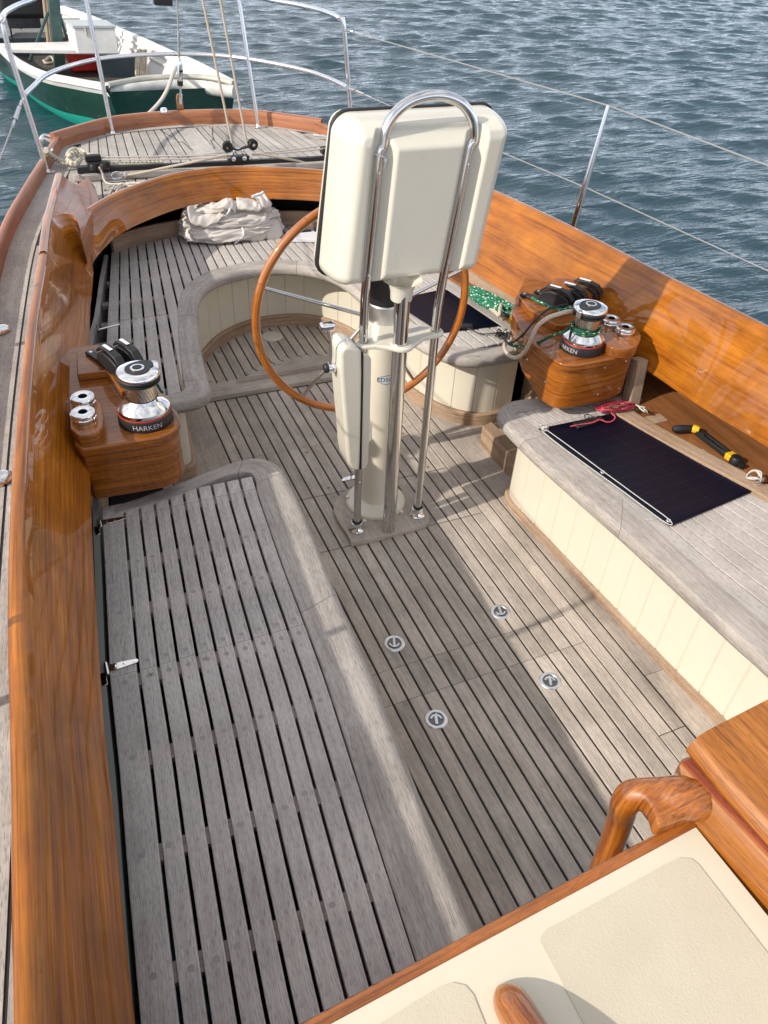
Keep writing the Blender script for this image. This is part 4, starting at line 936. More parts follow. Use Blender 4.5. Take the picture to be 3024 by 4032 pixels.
def guard():
    root = thing('pedestal_guard', 'tall polished stainless hoop guard and centre pipe standing in front of the pedestal', 'pedestal guard', (.258, GY, 0))
    r = .0140
    top = 1.392; lx, rx = LX(top)+.0, RX(top)
    cx = (lx+rx)/2; hw = (rx-lx)/2
    pts = [(LX(z), GY, z) for z in (.022, .3, .6, .9, .97, 1.1, 1.25, 1.36)]
    arc = []
    for a in np.linspace(180, 0, 15):
        arc.append((cx+.008+hw*math.cos(rad(a)), GY+.0, 1.375+.118*math.sin(rad(a))**.85))
    pr = [(RX(z), GY, z) for z in (1.36, 1.25, 1.1, .97, .85, .6, .3, .022)]
    mb = MB(); mb.tube(cat(pts+arc+pr, 4), r, 16); mb.build('hoop_tube', M['steel'], root)
    mb = MB(); mb.tube([(.245, .012, .0), (.243, .012, .4), (.236, .012, .98)], .0245, 24); mb.build('centre_pipe', M['steel'], root)
    for x in (.132, .384):
        mb = MB(); mb.lathe([(.032, .0225), (.032, .027), (.026, .034), (.023, .052), (.021, .058), (.0145, .060)], (x, GY, 0), 28); f = mb.build('foot', M['chrome'], root)
        mb = MB(); mb.lathe([(.019, .058), (.019, .064), (.0145, .066)], (x, GY, 0), 24); mb.build('rubber_ring', M['rubber'], f)
    # white collar plate round the three tubes
    L0 = (.132, GY); R0 = (.384, GY); C0 = (.243, .012); D0 = (.262, .185)
    out = []
    def arcp(c, rr, a0, a1, n=8): return [(c[0]+rr*math.cos(rad(a)), c[1]+rr*math.sin(rad(a))) for a in np.linspace(a0, a1, n)]
    out += arcp(L0, .027, 100, 270, 9)+[(.16, .022), (.19, .008)]+arcp(C0, .040, 215, 325, 7)+[(.298, .002), (.33, .026), (.355, .028)]+arcp(R0, .027, 260, 450, 9)+[(.35, .105), (.335, .15)]+arcp(D0, .072, 0, 180, 10)+[(.185, .15), (.165, .10)]
    z = .800
    mb = MB(); mb.prism(out, z-.012, z+.003); mb.build('collar_plate', M['gelcoat'], root, bevel=.005, seg=3)
    for c, rr in ((L0, .0165), (R0, .0165), (C0, .0275)):
        mb = MB(); mb.lathe([(rr, z), (rr+.002, z+.0055), (rr+.006, z+.0055), (rr+.0075, z+.002)], (c[0], c[1], 0), 24); mb.build('collar_ring', M['gelcoat'], root)
    for x, zz in ((LX(1.31), 1.31), (LX(1.04)-.002, 1.025), (RX(1.315), 1.315), (RX(1.04), 1.035), (LX(.83), .83), (LX(.25), .255)):
        d = (CP-Vector((x, GY, zz))).normalized(); mb = MB(); m3 = d.to_track_quat('Z', 'Y').to_matrix(); m3 = Matrix.Rotation(rad(90), 3, 'X')
        mb.lathe([(0, .0165), (.003, .016), (.0044, .0135), (.0044, .008)], (x, GY, zz), 12, m3); mb.build('screw', M['chrome'], root)
    # cable tie
    x = LX(1.352); mb = MB(); ring = [(x+.0155*math.cos(a), GY+.0155*math.sin(a), 1.352-.006*math.cos(a)*0-.010*math.sin(a+1)*.6) for a in np.linspace(0, 6.283, 20)[:-1]]
    mb.tube(ring, .0022, 6, True); mb.box((x+.012, GY-.017, 1.345), (.008, .006, .007)); mb.tube([(x+.012, GY-.018, 1.342), (x+.008, GY-.022, 1.325)], .0012, 5)
    t = mb.build('cable_tie', M['white']); tag(t, 'white plastic cable tie round the left tube of the pedestal guard', 'cable tie')
    return root
guard()
def pod():
    root = thing('instrument_pod', 'large off white moulded instrument pod clamped between the guard tubes above the wheel', 'instrument pod', (.28, .1, 1.2))
    zb, zt = .985, 1.438; yb = .168; D = .150; rc = .050
    xl = lambda z: .024+.045*max(0, (z-zb))/(zt-zb)*1.0-.004; xr = lambda z: .512+.055*(z-zb)/(zt-zb)
    nu, nv = 150, 130
    def ease(n): 
        t = np.linspace(0, 1, n); return .5-.5*np.cos(np.pi*t)
    U = .45*ease(nu)+.55*np.linspace(0, 1, nu); W = .55*ease(nv)+.45*np.linspace(0, 1, nv)
    rows = []
    def sm(t): t = max(0, min(1, t)); return t*t*(3-2*t)
    for w_ in W:
        z = zb+(zt-zb)*w_; dzb = min(z-zb, zt-z); ins = 0
        if dzb < rc: ins = rc-math.sqrt(max(0, rc*rc-(rc-dzb)**2))
        L_, R0_ = xl(z)+ins, xr(z)-ins; row = []
        for u in U:
            x = L_+(R0_-L_)*u
            def prof(t): t = max(0, min(1, t)); return (1-(1-t)**2.4)**(1/2.0)
            dxe = min(x-xl(z), xr(z)-x); R_ = .050
            sd = min(dxe, dzb) if (dxe > R_ or dzb > R_) else max(0, R_-math.hypot(R_-dxe, R_-dzb))
            d = D*prof(sd/.050)
            # vertical channels the tubes sit in; shallower panel above the middle lobe
            gl, gr = LX(z), RX(z)
            for gx in (gl, gr):
                t = abs(x-gx); wch = .0155
                if t < wch+.026: d = min(d, max(D-.036, 0)+(.036)*sm((t-wch+.003)/.029)) if True else d
            top = 1.415
            if gl < x < gr: d = min(d, (D-.038)+.038*(1-sm((z-(top-.045))/.042)))
            elif z > 1.425: pass
            if not (gl < x < gr): d = min(d, (D-.012)+.012*(1-sm((z-1.38)/.05)))
            row.append((x, yb-d, z))
        rows.append(row)
    mb = MB(); mb.grid(rows, flip=False); mb.build('front_moulding', M['gelcoat'], root, ang=80)
    def rr(g, z0, z1, r, n=6):
        o = []
        for cx, cz, a0 in ((xr(z1)-r+g, z1-r+g, 0), (xl(z1)+r-g, z1-r+g, 90), (xl(z0)+r-g, z0+r-g, 180), (xr(z0)-r+g, z0+r-g, 270)):
            for a in np.linspace(a0, a0+90, n): o.append((cx+r*math.cos(rad(a)), cz+r*math.sin(rad(a))))
        return o
    def slab(o, y0, y1, m, name, bev):
        mb = MB(); mb.prism(o, 0, 1); mb.v = [(x, y0+(y1-y0)*k, z) for x, z, k in mb.v]; mb.f = [f[::-1] for f in mb.f]; mb.uv = [u[::-1] for u in mb.uv]
        return mb.build(name, m, root, bevel=bev)
    slab(rr(.006, zb, zt, .052), yb-.004, yb+.012, M['rubber'], 'rubber_gasket', .004)
    slab(rr(-.004, zb, zt, .045), yb+.012, yb+.055, M['gelcoat'], 'rear_moulding', .012)
    slab(rr(-.03, zb, zt, .02), yb+.055, yb+.062, M['black'], 'display_face', .002)
    # moulded spigot over the centre pipe
    mb = MB(); mb.lathe([(.032, .946), (.0335, .950), (.035, .975), (.042, .998), (.06, 1.01)], (.237, .022, 0), 28); mb.build('pipe_spigot', M['gelcoat'], root)
pod()
def control():
    root = thing('throttle_box', 'narrow cream engine control box with a chrome lever, fixed to the left guard tube', 'engine control', (.1, GY, .55))
    q = lambda x, y: ((1200+x*.497)/K, (1100+y*.497)/K)
    yp = .045
    def W3(pts): return [(V(*q(*p), yp).x, V(*q(*p), yp).z) for p in pts]
    left = W3([(415, 700), (412, 530), (385, 500), (330, 480), (290, 478), (255, 500), (240, 545), (247, 700), (262, 900), (285, 1150), (298, 1330), (310, 1410), (335, 1450), (370, 1462), (402, 1462), (408, 1200), (412, 900)])
    right = W3([(424, 700), (424, 560), (412, 520), (440, 550), (480, 568), (492, 590), (490, 760), (484, 1000), (486, 1090), (502, 1120), (500, 1220), (475, 1250), (470, 1400), (450, 1450), (414, 1460), (416, 1200), (420, 900)])
    def slab(o, y0, y1, name, bev):
        mb = MB(); mb.prism(o, 0, 1); mb.v = [(x, y0+(y1-y0)*k, z) for x, z, k in mb.v]; mb.f = [f[::-1] for f in mb.f]; mb.uv = [u[::-1] for u in mb.uv]
        return mb.build(name, M['gelcoat'], root, bevel=bev, seg=3)
    slab(left, .0, .10, 'outer_cover', .014); slab(right, .006, .094, 'inner_cover', .006)
    xs = [ (l) for l in W3([(419, 530), (418, 800), (412, 1200), (408, 1455)])]
    mb = MB(); mb.prism([(x-.0022, z) for x, z in xs]+[(x+.003, z) for x, z in xs[::-1]], 0, 1); mb.v = [(x, .004+.092*k, z) for x, z, k in mb.v]; mb.f = [f[::-1] for f in mb.f]; mb.build('seam_gasket', M['rubber'], root)
    s = V(*q(245, 690), .05)
    ax = Matrix.Rotation(rad(-90), 3, 'Y')
    mb = MB(); mb.lathe([(.0, -.012), (.018, -.012), (.018, -.004), (.015, -.002), (.015, .003), (.0175, .005), (.0175, .012), (.016, .014), (.016, .026), (.0, .026)], (s.x, s.y, s.z), 24, ax); sh = mb.build('shaft_boss', M['chrome'], root)
    mb = MB(); mb.lathe([(0, .0405), (.012, .0395), (.0155, .036), (.0155, .026)], (s.x, s.y, s.z), 24, ax); mb.build('boss_cap', M['black'], sh)
    b = V(*q(225, 660), .03); m_ = V(*q(213, 520), .03); t = V(*q(192, 385), .03); x0 = s.x-.02
    mb = MB(); mb.tube(cat([(s.x-.020, s.y, s.z), (b.x-.002, .040, b.z+.01), (m_.x, .032, m_.z), (t.x, .030, t.z)], 6), .0068, 12, flat=.6); mb.build('lever', M['chrome'], root)
    k0 = V(*q(120, 350), .03); k1 = V(*q(240, 355), .03)
    mb = MB(); cxk = (k0.x+k1.x)/2; mb.box((cxk, .03, t.z+.006), (k1.x-k0.x, .030, .026)); mb.build('lever_knob', M['chrome'], root, bevel=.009, seg=4)
control()
# ---------------------------------------------------------------- wheel
def wheel():
    root = thing('steering_wheel', 'large varnished wooden steering wheel with slim stainless spokes behind the pedestal', 'steering wheel', (.295, .44, .712))
    c = Vector((.297, .44, .708)); R = .407
    # rim: segments of glued teak, joints visible
    n = 10
    for k in range(n):
        a0 = 2*math.pi*k/n+.25; a1 = 2*math.pi*(k+1)/n+.25
        pts = [(c.x+R*math.cos(a), c.y, c.z+R*math.sin(a)) for a in np.linspace(a0+.0007, a1-.0007, 14)]
        mb = MB(); mb.tube(pts, .0148, 16, cap=False, vscale=.09); mb.build('rim_segment', M['wheel_wood'], root)
    hub = c+Vector((0, -.045, 0))
    for k in range(5):
        a = rad(160+72*k); e = c+Vector((R*math.cos(a), 0, R*math.sin(a)))*1.0-Vector((.012*math.cos(a), 0, .012*math.sin(a)))
        mb = MB(); s = hub+Vector((.03*math.cos(a), 0, .03*math.sin(a))); mb.tube([tuple(s), tuple(s.lerp(e, .5)), tuple(e)], [.0075, .0072, .0062], 12); mb.build('spoke', M['steel'], root)
    mb = MB(); mb.lathe([(0, .02), (.026, .02), (.034, .012), (.036, -.012), (.028, -.02), (.012, -.022), (.012, -.20)], tuple(hub), 28, Matrix.Rotation(rad(-90), 3, 'X')); mb.build('hub', M['chrome'], root)
M['wheel_wood'] = wood('glossy wheel teak', (.20, .048, .006), (.36, .105, .012), (.50, .185, .028), gu=6, gv=160, rough=.4, coat=1, pores=.2, isl=.12, bump=0)
wheel()
# ================================================================ WINCH CONSOLES
q4 = lambda x, y: ((200+x*700/1659)/K, (1300+y*700/1659)/K)
q5 = lambda x, y: ((1800+x*1224/1659)/K, (1000+y*1224/1659)/K)
qr = lambda x, y: ((1800+x*900/1659)/K, (1050+y*900/1659)/K)
def screws(root, pts):
    for p, nrm in pts:
        mb = MB(); m3 = Vector(nrm).to_track_quat('Z', 'Y').to_matrix(); mb.lathe([(0, .0018), (.0038, .0012), (.0048, 0)], p, 12, m3); mb.build('screw', M['steel'], root)
def ringfit(q, zt, label, group, r=.0345):
    t = thing('handle_socket', label, 'socket', (q[0], q[1], zt), group)
    mb = MB(); mb.lathe([(r*.98, 0), (r, .002), (r, .010), (r*.93, .013), (r*.9, .013)], (q[0], q[1], zt), 32); mb.build('base_ring', M['chrome'], t)
    mb = MB(); mb.lathe([(r*.88, .013), (r*1.0, .0145), (r*1.0, .022), (r*.95, .0255), (r*.42, .0262), (r*.38, .0255), (r*.38, .006), (0, .006)], (q[0], q[1], zt), 32); 
    ld = mb.build('lid', M['chrome'], t)
    mb = MB(); mb.lathe([(r*.36, .0262), (r*.36, .010), (0, .010)], (q[0], q[1], zt), 24); mb.build('bore', M['black'], ld)
    mb = MB(); mb.box((q[0]-r*.93, q[1], zt+.017), (.009, .016, .014)); mb.build('hinge_lug', M['chrome'], t, bevel=.0015)
    return t
def winch(cx, cy, z0, label, ang, text_ang, name='winch'):
    t = thing(name, label, 'winch', (cx, cy, z0), 'two self tailing winches')
    s = 1.0; c = (cx, cy, z0)
    mb = MB(); mb.lathe([(.0795, 0), (.0800, .002), (.0785, .030), (.0765, .034), (.074, .0345)], c, 56); b = mb.build('base_skirt', M['black'], t)
    mb = MB(); mb.lathe([(.0765, .0340), (.0775, .036), (.0765, .0385)], c, 56); mb.build('red_ring', M['red'], t)
    mb = MB(); mb.lathe([(.0755, .0385), (.0765, .042), (.0755, .050), (.070, .056), (.058, .066), (.050, .073), (.0455, .080)], c, 56); mb.build('drum_skirt', M['chrome'], t)
    # ribbed drum: slanting knurls as real ridges
    n = 120; rows = []
    for h in np.linspace(.078, .130, 11):
        rows.append([(cx+(.0432+.0011*math.cos(30*(2*math.pi*k/n)+h*260))*math.cos(2*math.pi*k/n), cy+(.0432+.0011*math.cos(30*(2*math.pi*k/n)+h*260))*math.sin(2*math.pi*k/n), z0+h) for k in range(n)])
    mb = MB(); mb.grid(rows, close_u=True); mb.build('drum', M['ribbed'], t, ang=80)
    mb = MB(); mb.lathe([(.044, .126), (.052, .129), (.0595, .135), (.060, .139), (.054, .141), (.054, .1435), (.0605, .145), (.0612, .150), (.058, .153)], c, 56); mb.build('self_tailing_jaws', M['rubber'], t)
    mb = MB(); mb.lathe([(.058, .1525), (.0622, .155), (.0622, .160), (.059, .1655), (.050, .1690), (.030, .1705), (0, .1705)], c, 56)
    # stripper arm lip
    d = Vector((math.cos(ang), math.sin(ang), 0)); e = Vector(c)+d*.0625+Vector((0, 0, .152)); mb.box(tuple(e), (.018, .02, .026), Matrix.Rotation(ang, 3, 'Z'))
    cap = mb.build('top_cap', M['chrome'], t, bevel=.002)
    n = 40; out = []
    for k in range(n):
        a = 2*math.pi*k/n; rr = .036+.017*max(0, math.cos((a-ang)*.5))**14; out.append((cx+rr*math.cos(a), cy+rr*math.sin(a)))
    mb = MB(); mb.prism(out, z0+.1695, z0+.1722); mb.build('cap_inlay', M['black'], cap, bevel=.0008)
    mb = MB(); mb.lathe([(.020, .1720), (.020, .1745), (.018, .1755), (.0135, .1755), (.0125, .172)], c, 32); sk = mb.build('handle_socket', M['chrome'], cap)
    star = []
    for k in range(16):
        a = 2*math.pi*k/16; rr = .0125 if k % 2 == 0 else .0085; star.append((cx+rr*math.cos(a), cy+rr*math.sin(a)))
    mb = MB(); mb.prism(star, z0+.1715, z0+.1758); mb.build('star_bore', M['black'], sk)
    vs, fs = textmesh('HARKEN', .0225); rb = .0795
    mb = MB(); mb.add([(cx+rb*1.004*math.cos(text_ang+x*1.0/rb), cy+rb*1.004*math.sin(text_ang+x/rb), z0+.017+y) for x, y, z in vs], fs, [[(0, 0)]*len(f) for f in fs]); mb.build('lettering', M['lettering'], b)
    return t
def clutch(p, dirv, label, group, L_=.13, w=.030, lever=0.0):
    S_ = 1.30; t = thing('rope_clutch', label, 'rope clutch', tuple(p), group); d = Vector(dirv).normalized(); a = math.atan2(d.y, d.x); R3 = Matrix.Rotation(a, 3, 'Z')
    f = lambda x, y, z: tuple(R3 @ Vector((x*S_-.01, y, z*S_))+Vector(p))
    # body profile along x, extruded in width
    def ext(prof, w0, w1, name, m, par, bev):
        mb = MB(); mb.prism(prof, 0, 1); mb.v = [f(x, w0+(w1-w0)*k, z) for x, z, k in mb.v]; mb.f = [q[::-1] for q in mb.f]; mb.uv = [q[::-1] for q in mb.uv]; return mb.build(name, m, par, bevel=bev)
    ext([(-.02, 0), (.075, 0), (.078, .012), (.072, .034), (.045, .044), (.012, .046), (-.012, .036), (-.022, .02)], -w/2, w/2, 'body', M['black'], t, .003)
    ext([(-.020, .034), (.0, .049), (.03, .053), (.062, .047), (.082, .030), (.086, .032), (.066, .053), (.03, .060), (-.004, .055), (-.024, .038)], -w*.40, w*.40, 'lever', M['black'], t, .002)
    ext([(.004, .0590), (.040, .0600), (.040, .0612), (.004, .0602)], -w*.16, w*.16, 'white_label', M['white'], t, 0)
    ext([(-.085, 0), (-.02, 0), (-.02, .010), (-.085, .008)], -w*.42, w*.42, 'mounting_arm', M['black'], t, .003)
    mb = MB(); mb.lathe([(0, .0015), (.006, .001), (.0065, 0)], f(-.074, 0, .0085), 14); mb.build('screw', M['steel'], t)
    return t
def left_console():
    zt = .645
    root = thing('winch_console', 'varnished teak winch console built against the shaded left coaming', 'winch console', (-.6, .2, .45))
    o = [(-.765, .015), (-.752, -.012), P2(*q4(310, 1108), zt), P2(*q4(700, 1050), zt), P2(*q4(1000, 1000), zt), P2(*q4(1120, 955), zt), P2(*q4(1185, 900), zt), P2(*q4(1203, 830), zt), P2(*q4(1180, 760), zt), P2(*q4(1110, 700), zt), P2(*q4(980, 640), zt)]
    o += [(-.50, .30), (-.56, .42), (-.62, .60), (-.72, .60), (-.755, .30)]
    mb = MB(); mb.prism(o, zt-.032, zt, along='x'); mb.build('top_board', M['varnish_box'], root, bevel=.006, seg=3)
    cxm = -.62; inn = [(x+(cxm-x)*.03, y+(.2-y)*.03+.003) for x, y in o]
    mb = MB(); mb.prism(inn, lambda x, y: .452+.10*max(0, (y-.15))/.4, zt-.031, along='x'); 
    # grain round the side: longer boards
    mb.build('side_panel', M['varnish_box'], root, bevel=.004)
    # raised after plinth that carries the clutches
    pl = [P2(*q4(*p), .672) for p in [(240, 415), (515, 380), (655, 575), (715, 545), (690, 400), (600, 250), (680, 165), (455, 170), (238, 190)]]
    pl = [P2(*q4(238, 190), .672), P2(*q4(680, 168), .672), P2(*q4(760, 330), .672), P2(*q4(800, 520), .672), P2(*q4(655, 575), .672), P2(*q4(515, 378), .672), P2(*q4(243, 412), .672)]
    mb = MB(); mb.prism(pl, zt-.001, .672, along='x'); mb.build('clutch_plinth', M['varnish_box'], root, bevel=.004)
    blk = [P2(*q4(*p), .685) for p in [(168, 645), (180, 915), (260, 985), (400, 970), (485, 900), (480, 740), (455, 650), (380, 620)]]
    mb = MB(); mb.prism(cat(blk[2:], 2)+blk[:2], zt-.002, .685, along='y'); mb.build('socket_block', M['varnish_box'], root, bevel=.004, seg=3)
    qs = [(q4(400, 1168), .60), (q4(692, 1138), .605), (q4(452, 1475), .48), (q4(742, 1440), .475)]
    screws(root, [(tuple(V(*a, -.004)), (0, -1, 0)) for a, z in qs])
    ringfit(P2(*q4(303, 645), .70), .6855, 'rear chrome ring socket of the pair on the left console, farther from the camera', 'chrome sockets on the consoles')
    ringfit(P2(*q4(305, 790), .70), .6855, 'front chrome ring socket of the pair on the left console', 'chrome sockets on the consoles')
    c = P2(*q4(885, 880), zt); 
    a, b2 = P(*q4(638, 850), zt), P(*q4(1142, 815), zt); mid = (a+b2)/2
    winch(mid.x, mid.y+.003, zt, 'self tailing chrome winch on the left console, its drum bare of rope', rad(35), math.atan2(CP.y-mid.y, CP.x-mid.x)+rad(0))
    d = P(*q4(820, 330), .67)-P(*q4(640, 235), .67)
    d = P(*q4(700, 420), .69)-P(*q4(410, 215), .69)
    dd = Vector((d.x, d.y, 0)).normalized()
    clutch(P(*q4(540, 345), .673)+Vector((0, .0, 0)), dd, 'left rope clutch of the pair behind the left winch', 'rope clutches behind the winches', w=.034)
    clutch(P(*q4(695, 290), .673), dd, 'right rope clutch of the pair behind the left winch', 'rope clutches behind the winches', w=.034)
    return root
left_console()
def right_console():
    zt = .615
    root = thing('winch_console', 'varnished teak winch console against the sunlit right coaming, ropes draped over it', 'winch console', (1.1, .2, .45))
    top = [(955, 505), (935, 520), (850, 552), (700, 582), (620, 592), (560, 585), (505, 556), (460, 520), (370, 445), (330, 380), (290, 300), (315, 225)]
    o = [P2(*q5(*p), zt) for p in top]
    o = o[:1]+cat(o[1:9], 3)+o[9:]+[(1.16, .72), (1.26, .62), (1.31, .35)]
    mb = MB(); mb.prism(o, zt-.032, zt, along='x'); mb.build('top_board', M['varnish_box'], root, bevel=.006, seg=3)
    # side panel, bottom edge rising aft
    lowp = [(930, 565), (880, 745), (750, 790), (680, 805), (610, 810), (560, 790), (530, 770), (470, 715), (380, 600), (285, 450)]
    cxm = 1.1; inn = [(x+(cxm-x)*.035, y+(.25-y)*.02+.002) for x, y in o]
    mb = MB(); mb.prism(inn, lambda x, y: .425+.14*max(0, min(1, (y-.10)/.42)), zt-.031, along='x'); mb.build('side_panel', M['varnish_box'], root, bevel=.004)
    pl = [P2(*q5(*p), .645) for p in [(330, 225), (500, 205), (640, 230), (700, 300), (650, 365), (560, 380), (520, 375), (380, 290)]]
    mb = MB(); mb.prism(pl, zt-.001, .645, along='x'); mb.build('clutch_plinth', M['varnish_box'], root, bevel=.004)
    wd = [tuple(P(*q5(515, 130), .74)), tuple(P(*q5(640, 215), .72))]
    blk = [P2(*qr(*p), .652) for p in [(1035, 400), (1050, 520), (1100, 575), (1200, 600), (1300, 580), (1335, 500), (1290, 440), (1180, 380), (1100, 360)]]
    mb = MB(); mb.prism(cat(blk, 2, True), zt-.002, .652, along='y'); mb.build('socket_block', M['varnish_box'], root, bevel=.005, seg=3)
    ringfit(P2(*qr(1122, 372), .678), .6525, 'rear chrome ring socket of the pair on the right console, farther from the camera', 'chrome sockets on the consoles', .036)
    ringfit(P2(*qr(1225, 435), .678), .6525, 'front chrome ring socket of the pair on the right console', 'chrome sockets on the consoles', .036)
    fr = inn
    for p, n_, pl_y in ((qr(678, 632), 0, .04), (qr(1075, 733), 0, 0), (qr(1225, 688), 0, 0), (qr(637, 836), 0, 0), (qr(1175, 885), 0, 0), (qr(1022, 930), 0, 0), (qr(508, 672), 0, 0), (qr(430, 320), 0, 0)):
        pass
    # screws: cast each sight line onto the panel outline
    poly = inn
    for p in ((678, 632), (1075, 733), (1225, 688), (637, 836), (1175, 885), (1022, 930), (508, 672)):
        u, v = qr(*p); best = None; d = _ray(u, v)
        for i in range(len(poly)):
            a = Vector((*poly[i], 0)); b2 = Vector((*poly[(i+1) % len(poly)], 0)); e = b2-a
            den = d.x*e.y-d.y*e.x
            if abs(den) < 1e-9: continue
            t = ((a.x-CP.x)*e.y-(a.y-CP.y)*e.x)/den; s_ = ((a.x-CP.x)*d.y-(a.y-CP.y)*d.x)/den
            if t > 0 and 0 <= s_ <= 1 and (best is None or t < best[0]):
                nrm = Vector((e.y, -e.x, 0)).normalized(); nrm = nrm if nrm.dot(d) < 0 else -nrm; best = (t, nrm)
        if best: q = CP+d*best[0]; screws(root, [(tuple(q+best[1]*.0005), tuple(best[1]))])
    a, b2 = P(*qr(753, 600), zt), P(*qr(1058, 600), zt); mid = (a+b2)/2
    winch(mid.x+.004, mid.y+.012, zt, 'self tailing chrome winch on the right console with green rope round its drum', rad(200), math.atan2(CP.y-mid.y, CP.x-mid.x)-rad(38))
    global RW; RW = Vector((mid.x+.004, mid.y+.012, zt))
    d = P(*q5(640, 300), .69)-P(*q5(380, 225), .69); dd = Vector((d.x, d.y-.02, 0)).normalized()
    clutch(P(*q5(485, 265), .646), dd, 'leftmost of the three rope clutches behind the right winch', 'rope clutches behind the winches', w=.036)
    clutch(P(*q5(560, 250), .646), dd, 'middle one of the three rope clutches behind the right winch', 'rope clutches behind the winches', w=.036)
    clutch(P(*q5(640, 228), .646), dd, 'rightmost of the three rope clutches behind the right winch, against the coaming', 'rope clutches behind the winches', w=.036)
    # wedge against the coaming
    mb = MB(); a = P(*q5(515, 128), .74); b_ = P(*q5(680, 235), .68); mb.add([tuple(a), tuple(b_), (b_.x-.02, b_.y-.01, .62), (a.x-.03, a.y-.02, .62), (a.x+.09, a.y+.02, .72), (b_.x+.07, b_.y+.02, .68), (b_.x+.07, b_.y+.02, .62), (a.x+.09, a.y+.02, .62)], [(0, 3, 2, 1), (0, 1, 5, 4), (4, 5, 6, 7), (1, 2, 6, 5), (0, 4, 7, 3), (3, 7, 6, 2)], None)
    mb.build('rear_wedge', M['varnish_box'], root, bevel=.003)
    return root
right_console()
# ---------------------------------------------------------------- lift rings in the floor
def lift_ring(q, label, ang):
    x, y = q; t = thing('lift_ring', label, 'lift ring', (x, y, 0), 'round flush lift rings in the floor')
    c = (x, y, .0)
    mb = MB(); mb.lathe([(.0345, 0), (.0345, .0015), (.032, .0035), (.025, .0038), (.0235, .0025), (.0235, .0006), (0, .0006)], c, 40); mb.build('flange', M['brushed_bright'], t)
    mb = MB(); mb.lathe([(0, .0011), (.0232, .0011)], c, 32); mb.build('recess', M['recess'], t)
    R = Matrix.Rotation(ang, 3, 'Z'); f = lambda a, b: (x+math.cos(ang)*a-math.sin(ang)*b, y+math.sin(ang)*a+math.cos(ang)*b)
    arc = [f(.0185*math.cos(a), .002+.0185*math.sin(a)-.004) for a in np.linspace(rad(10), rad(170), 14)]; arc2 = [f(.0125*math.cos(a), .000+.0125*math.sin(a)-.002) for a in np.linspace(rad(170), rad(10), 14)]
    mb = MB(); mb.prism([f(-.0038, -.019), f(.0038, -.019), f(.0045, .014), f(-.0045, .014)], .0013, .0042); mb.prism(arc+arc2, .0013, .0040)
    mb.build('lifting_bar', M['brushed_bright'], t)
    mb = MB(); 
    for b in (-.017, .0155): mb.lathe([(0, .0018), (.003, .0014), (.0033, 0)], (*f(0, b), .0040), 12)
    mb.build('pin', M['chrome'], t)
M['brushed_bright'] = simple('brushed bright steel', (.74, .74, .76), .28, metal=1, var=.03)
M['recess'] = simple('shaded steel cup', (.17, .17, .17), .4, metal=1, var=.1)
q1 = lambda x, y: ((1200+x*.4822)/K, (1900+y*.4822)/K); q2 = lambda x, y: ((1400+x*1000/1659)/K, (2500+y*1000/1659)/K)
lift_ring(P2(*q1(731, 1311), .003), 'shaded flush lift ring in the floor, behind the cross seam nearer the left bench', rad(160))
lift_ring(P2(*q1(1598, 1052), .003), 'flush lift ring in the sunlit floor, nearest to the pedestal on the right', rad(165))
lift_ring(P2(*q2(527, 548), .003), 'shaded flush lift ring in the floor, the one nearest to the camera', rad(-20))
lift_ring(P2(*q2(1271, 298), .003), 'sunlit flush lift ring in the floor, nearest to the cream front of the right bench', rad(-25))
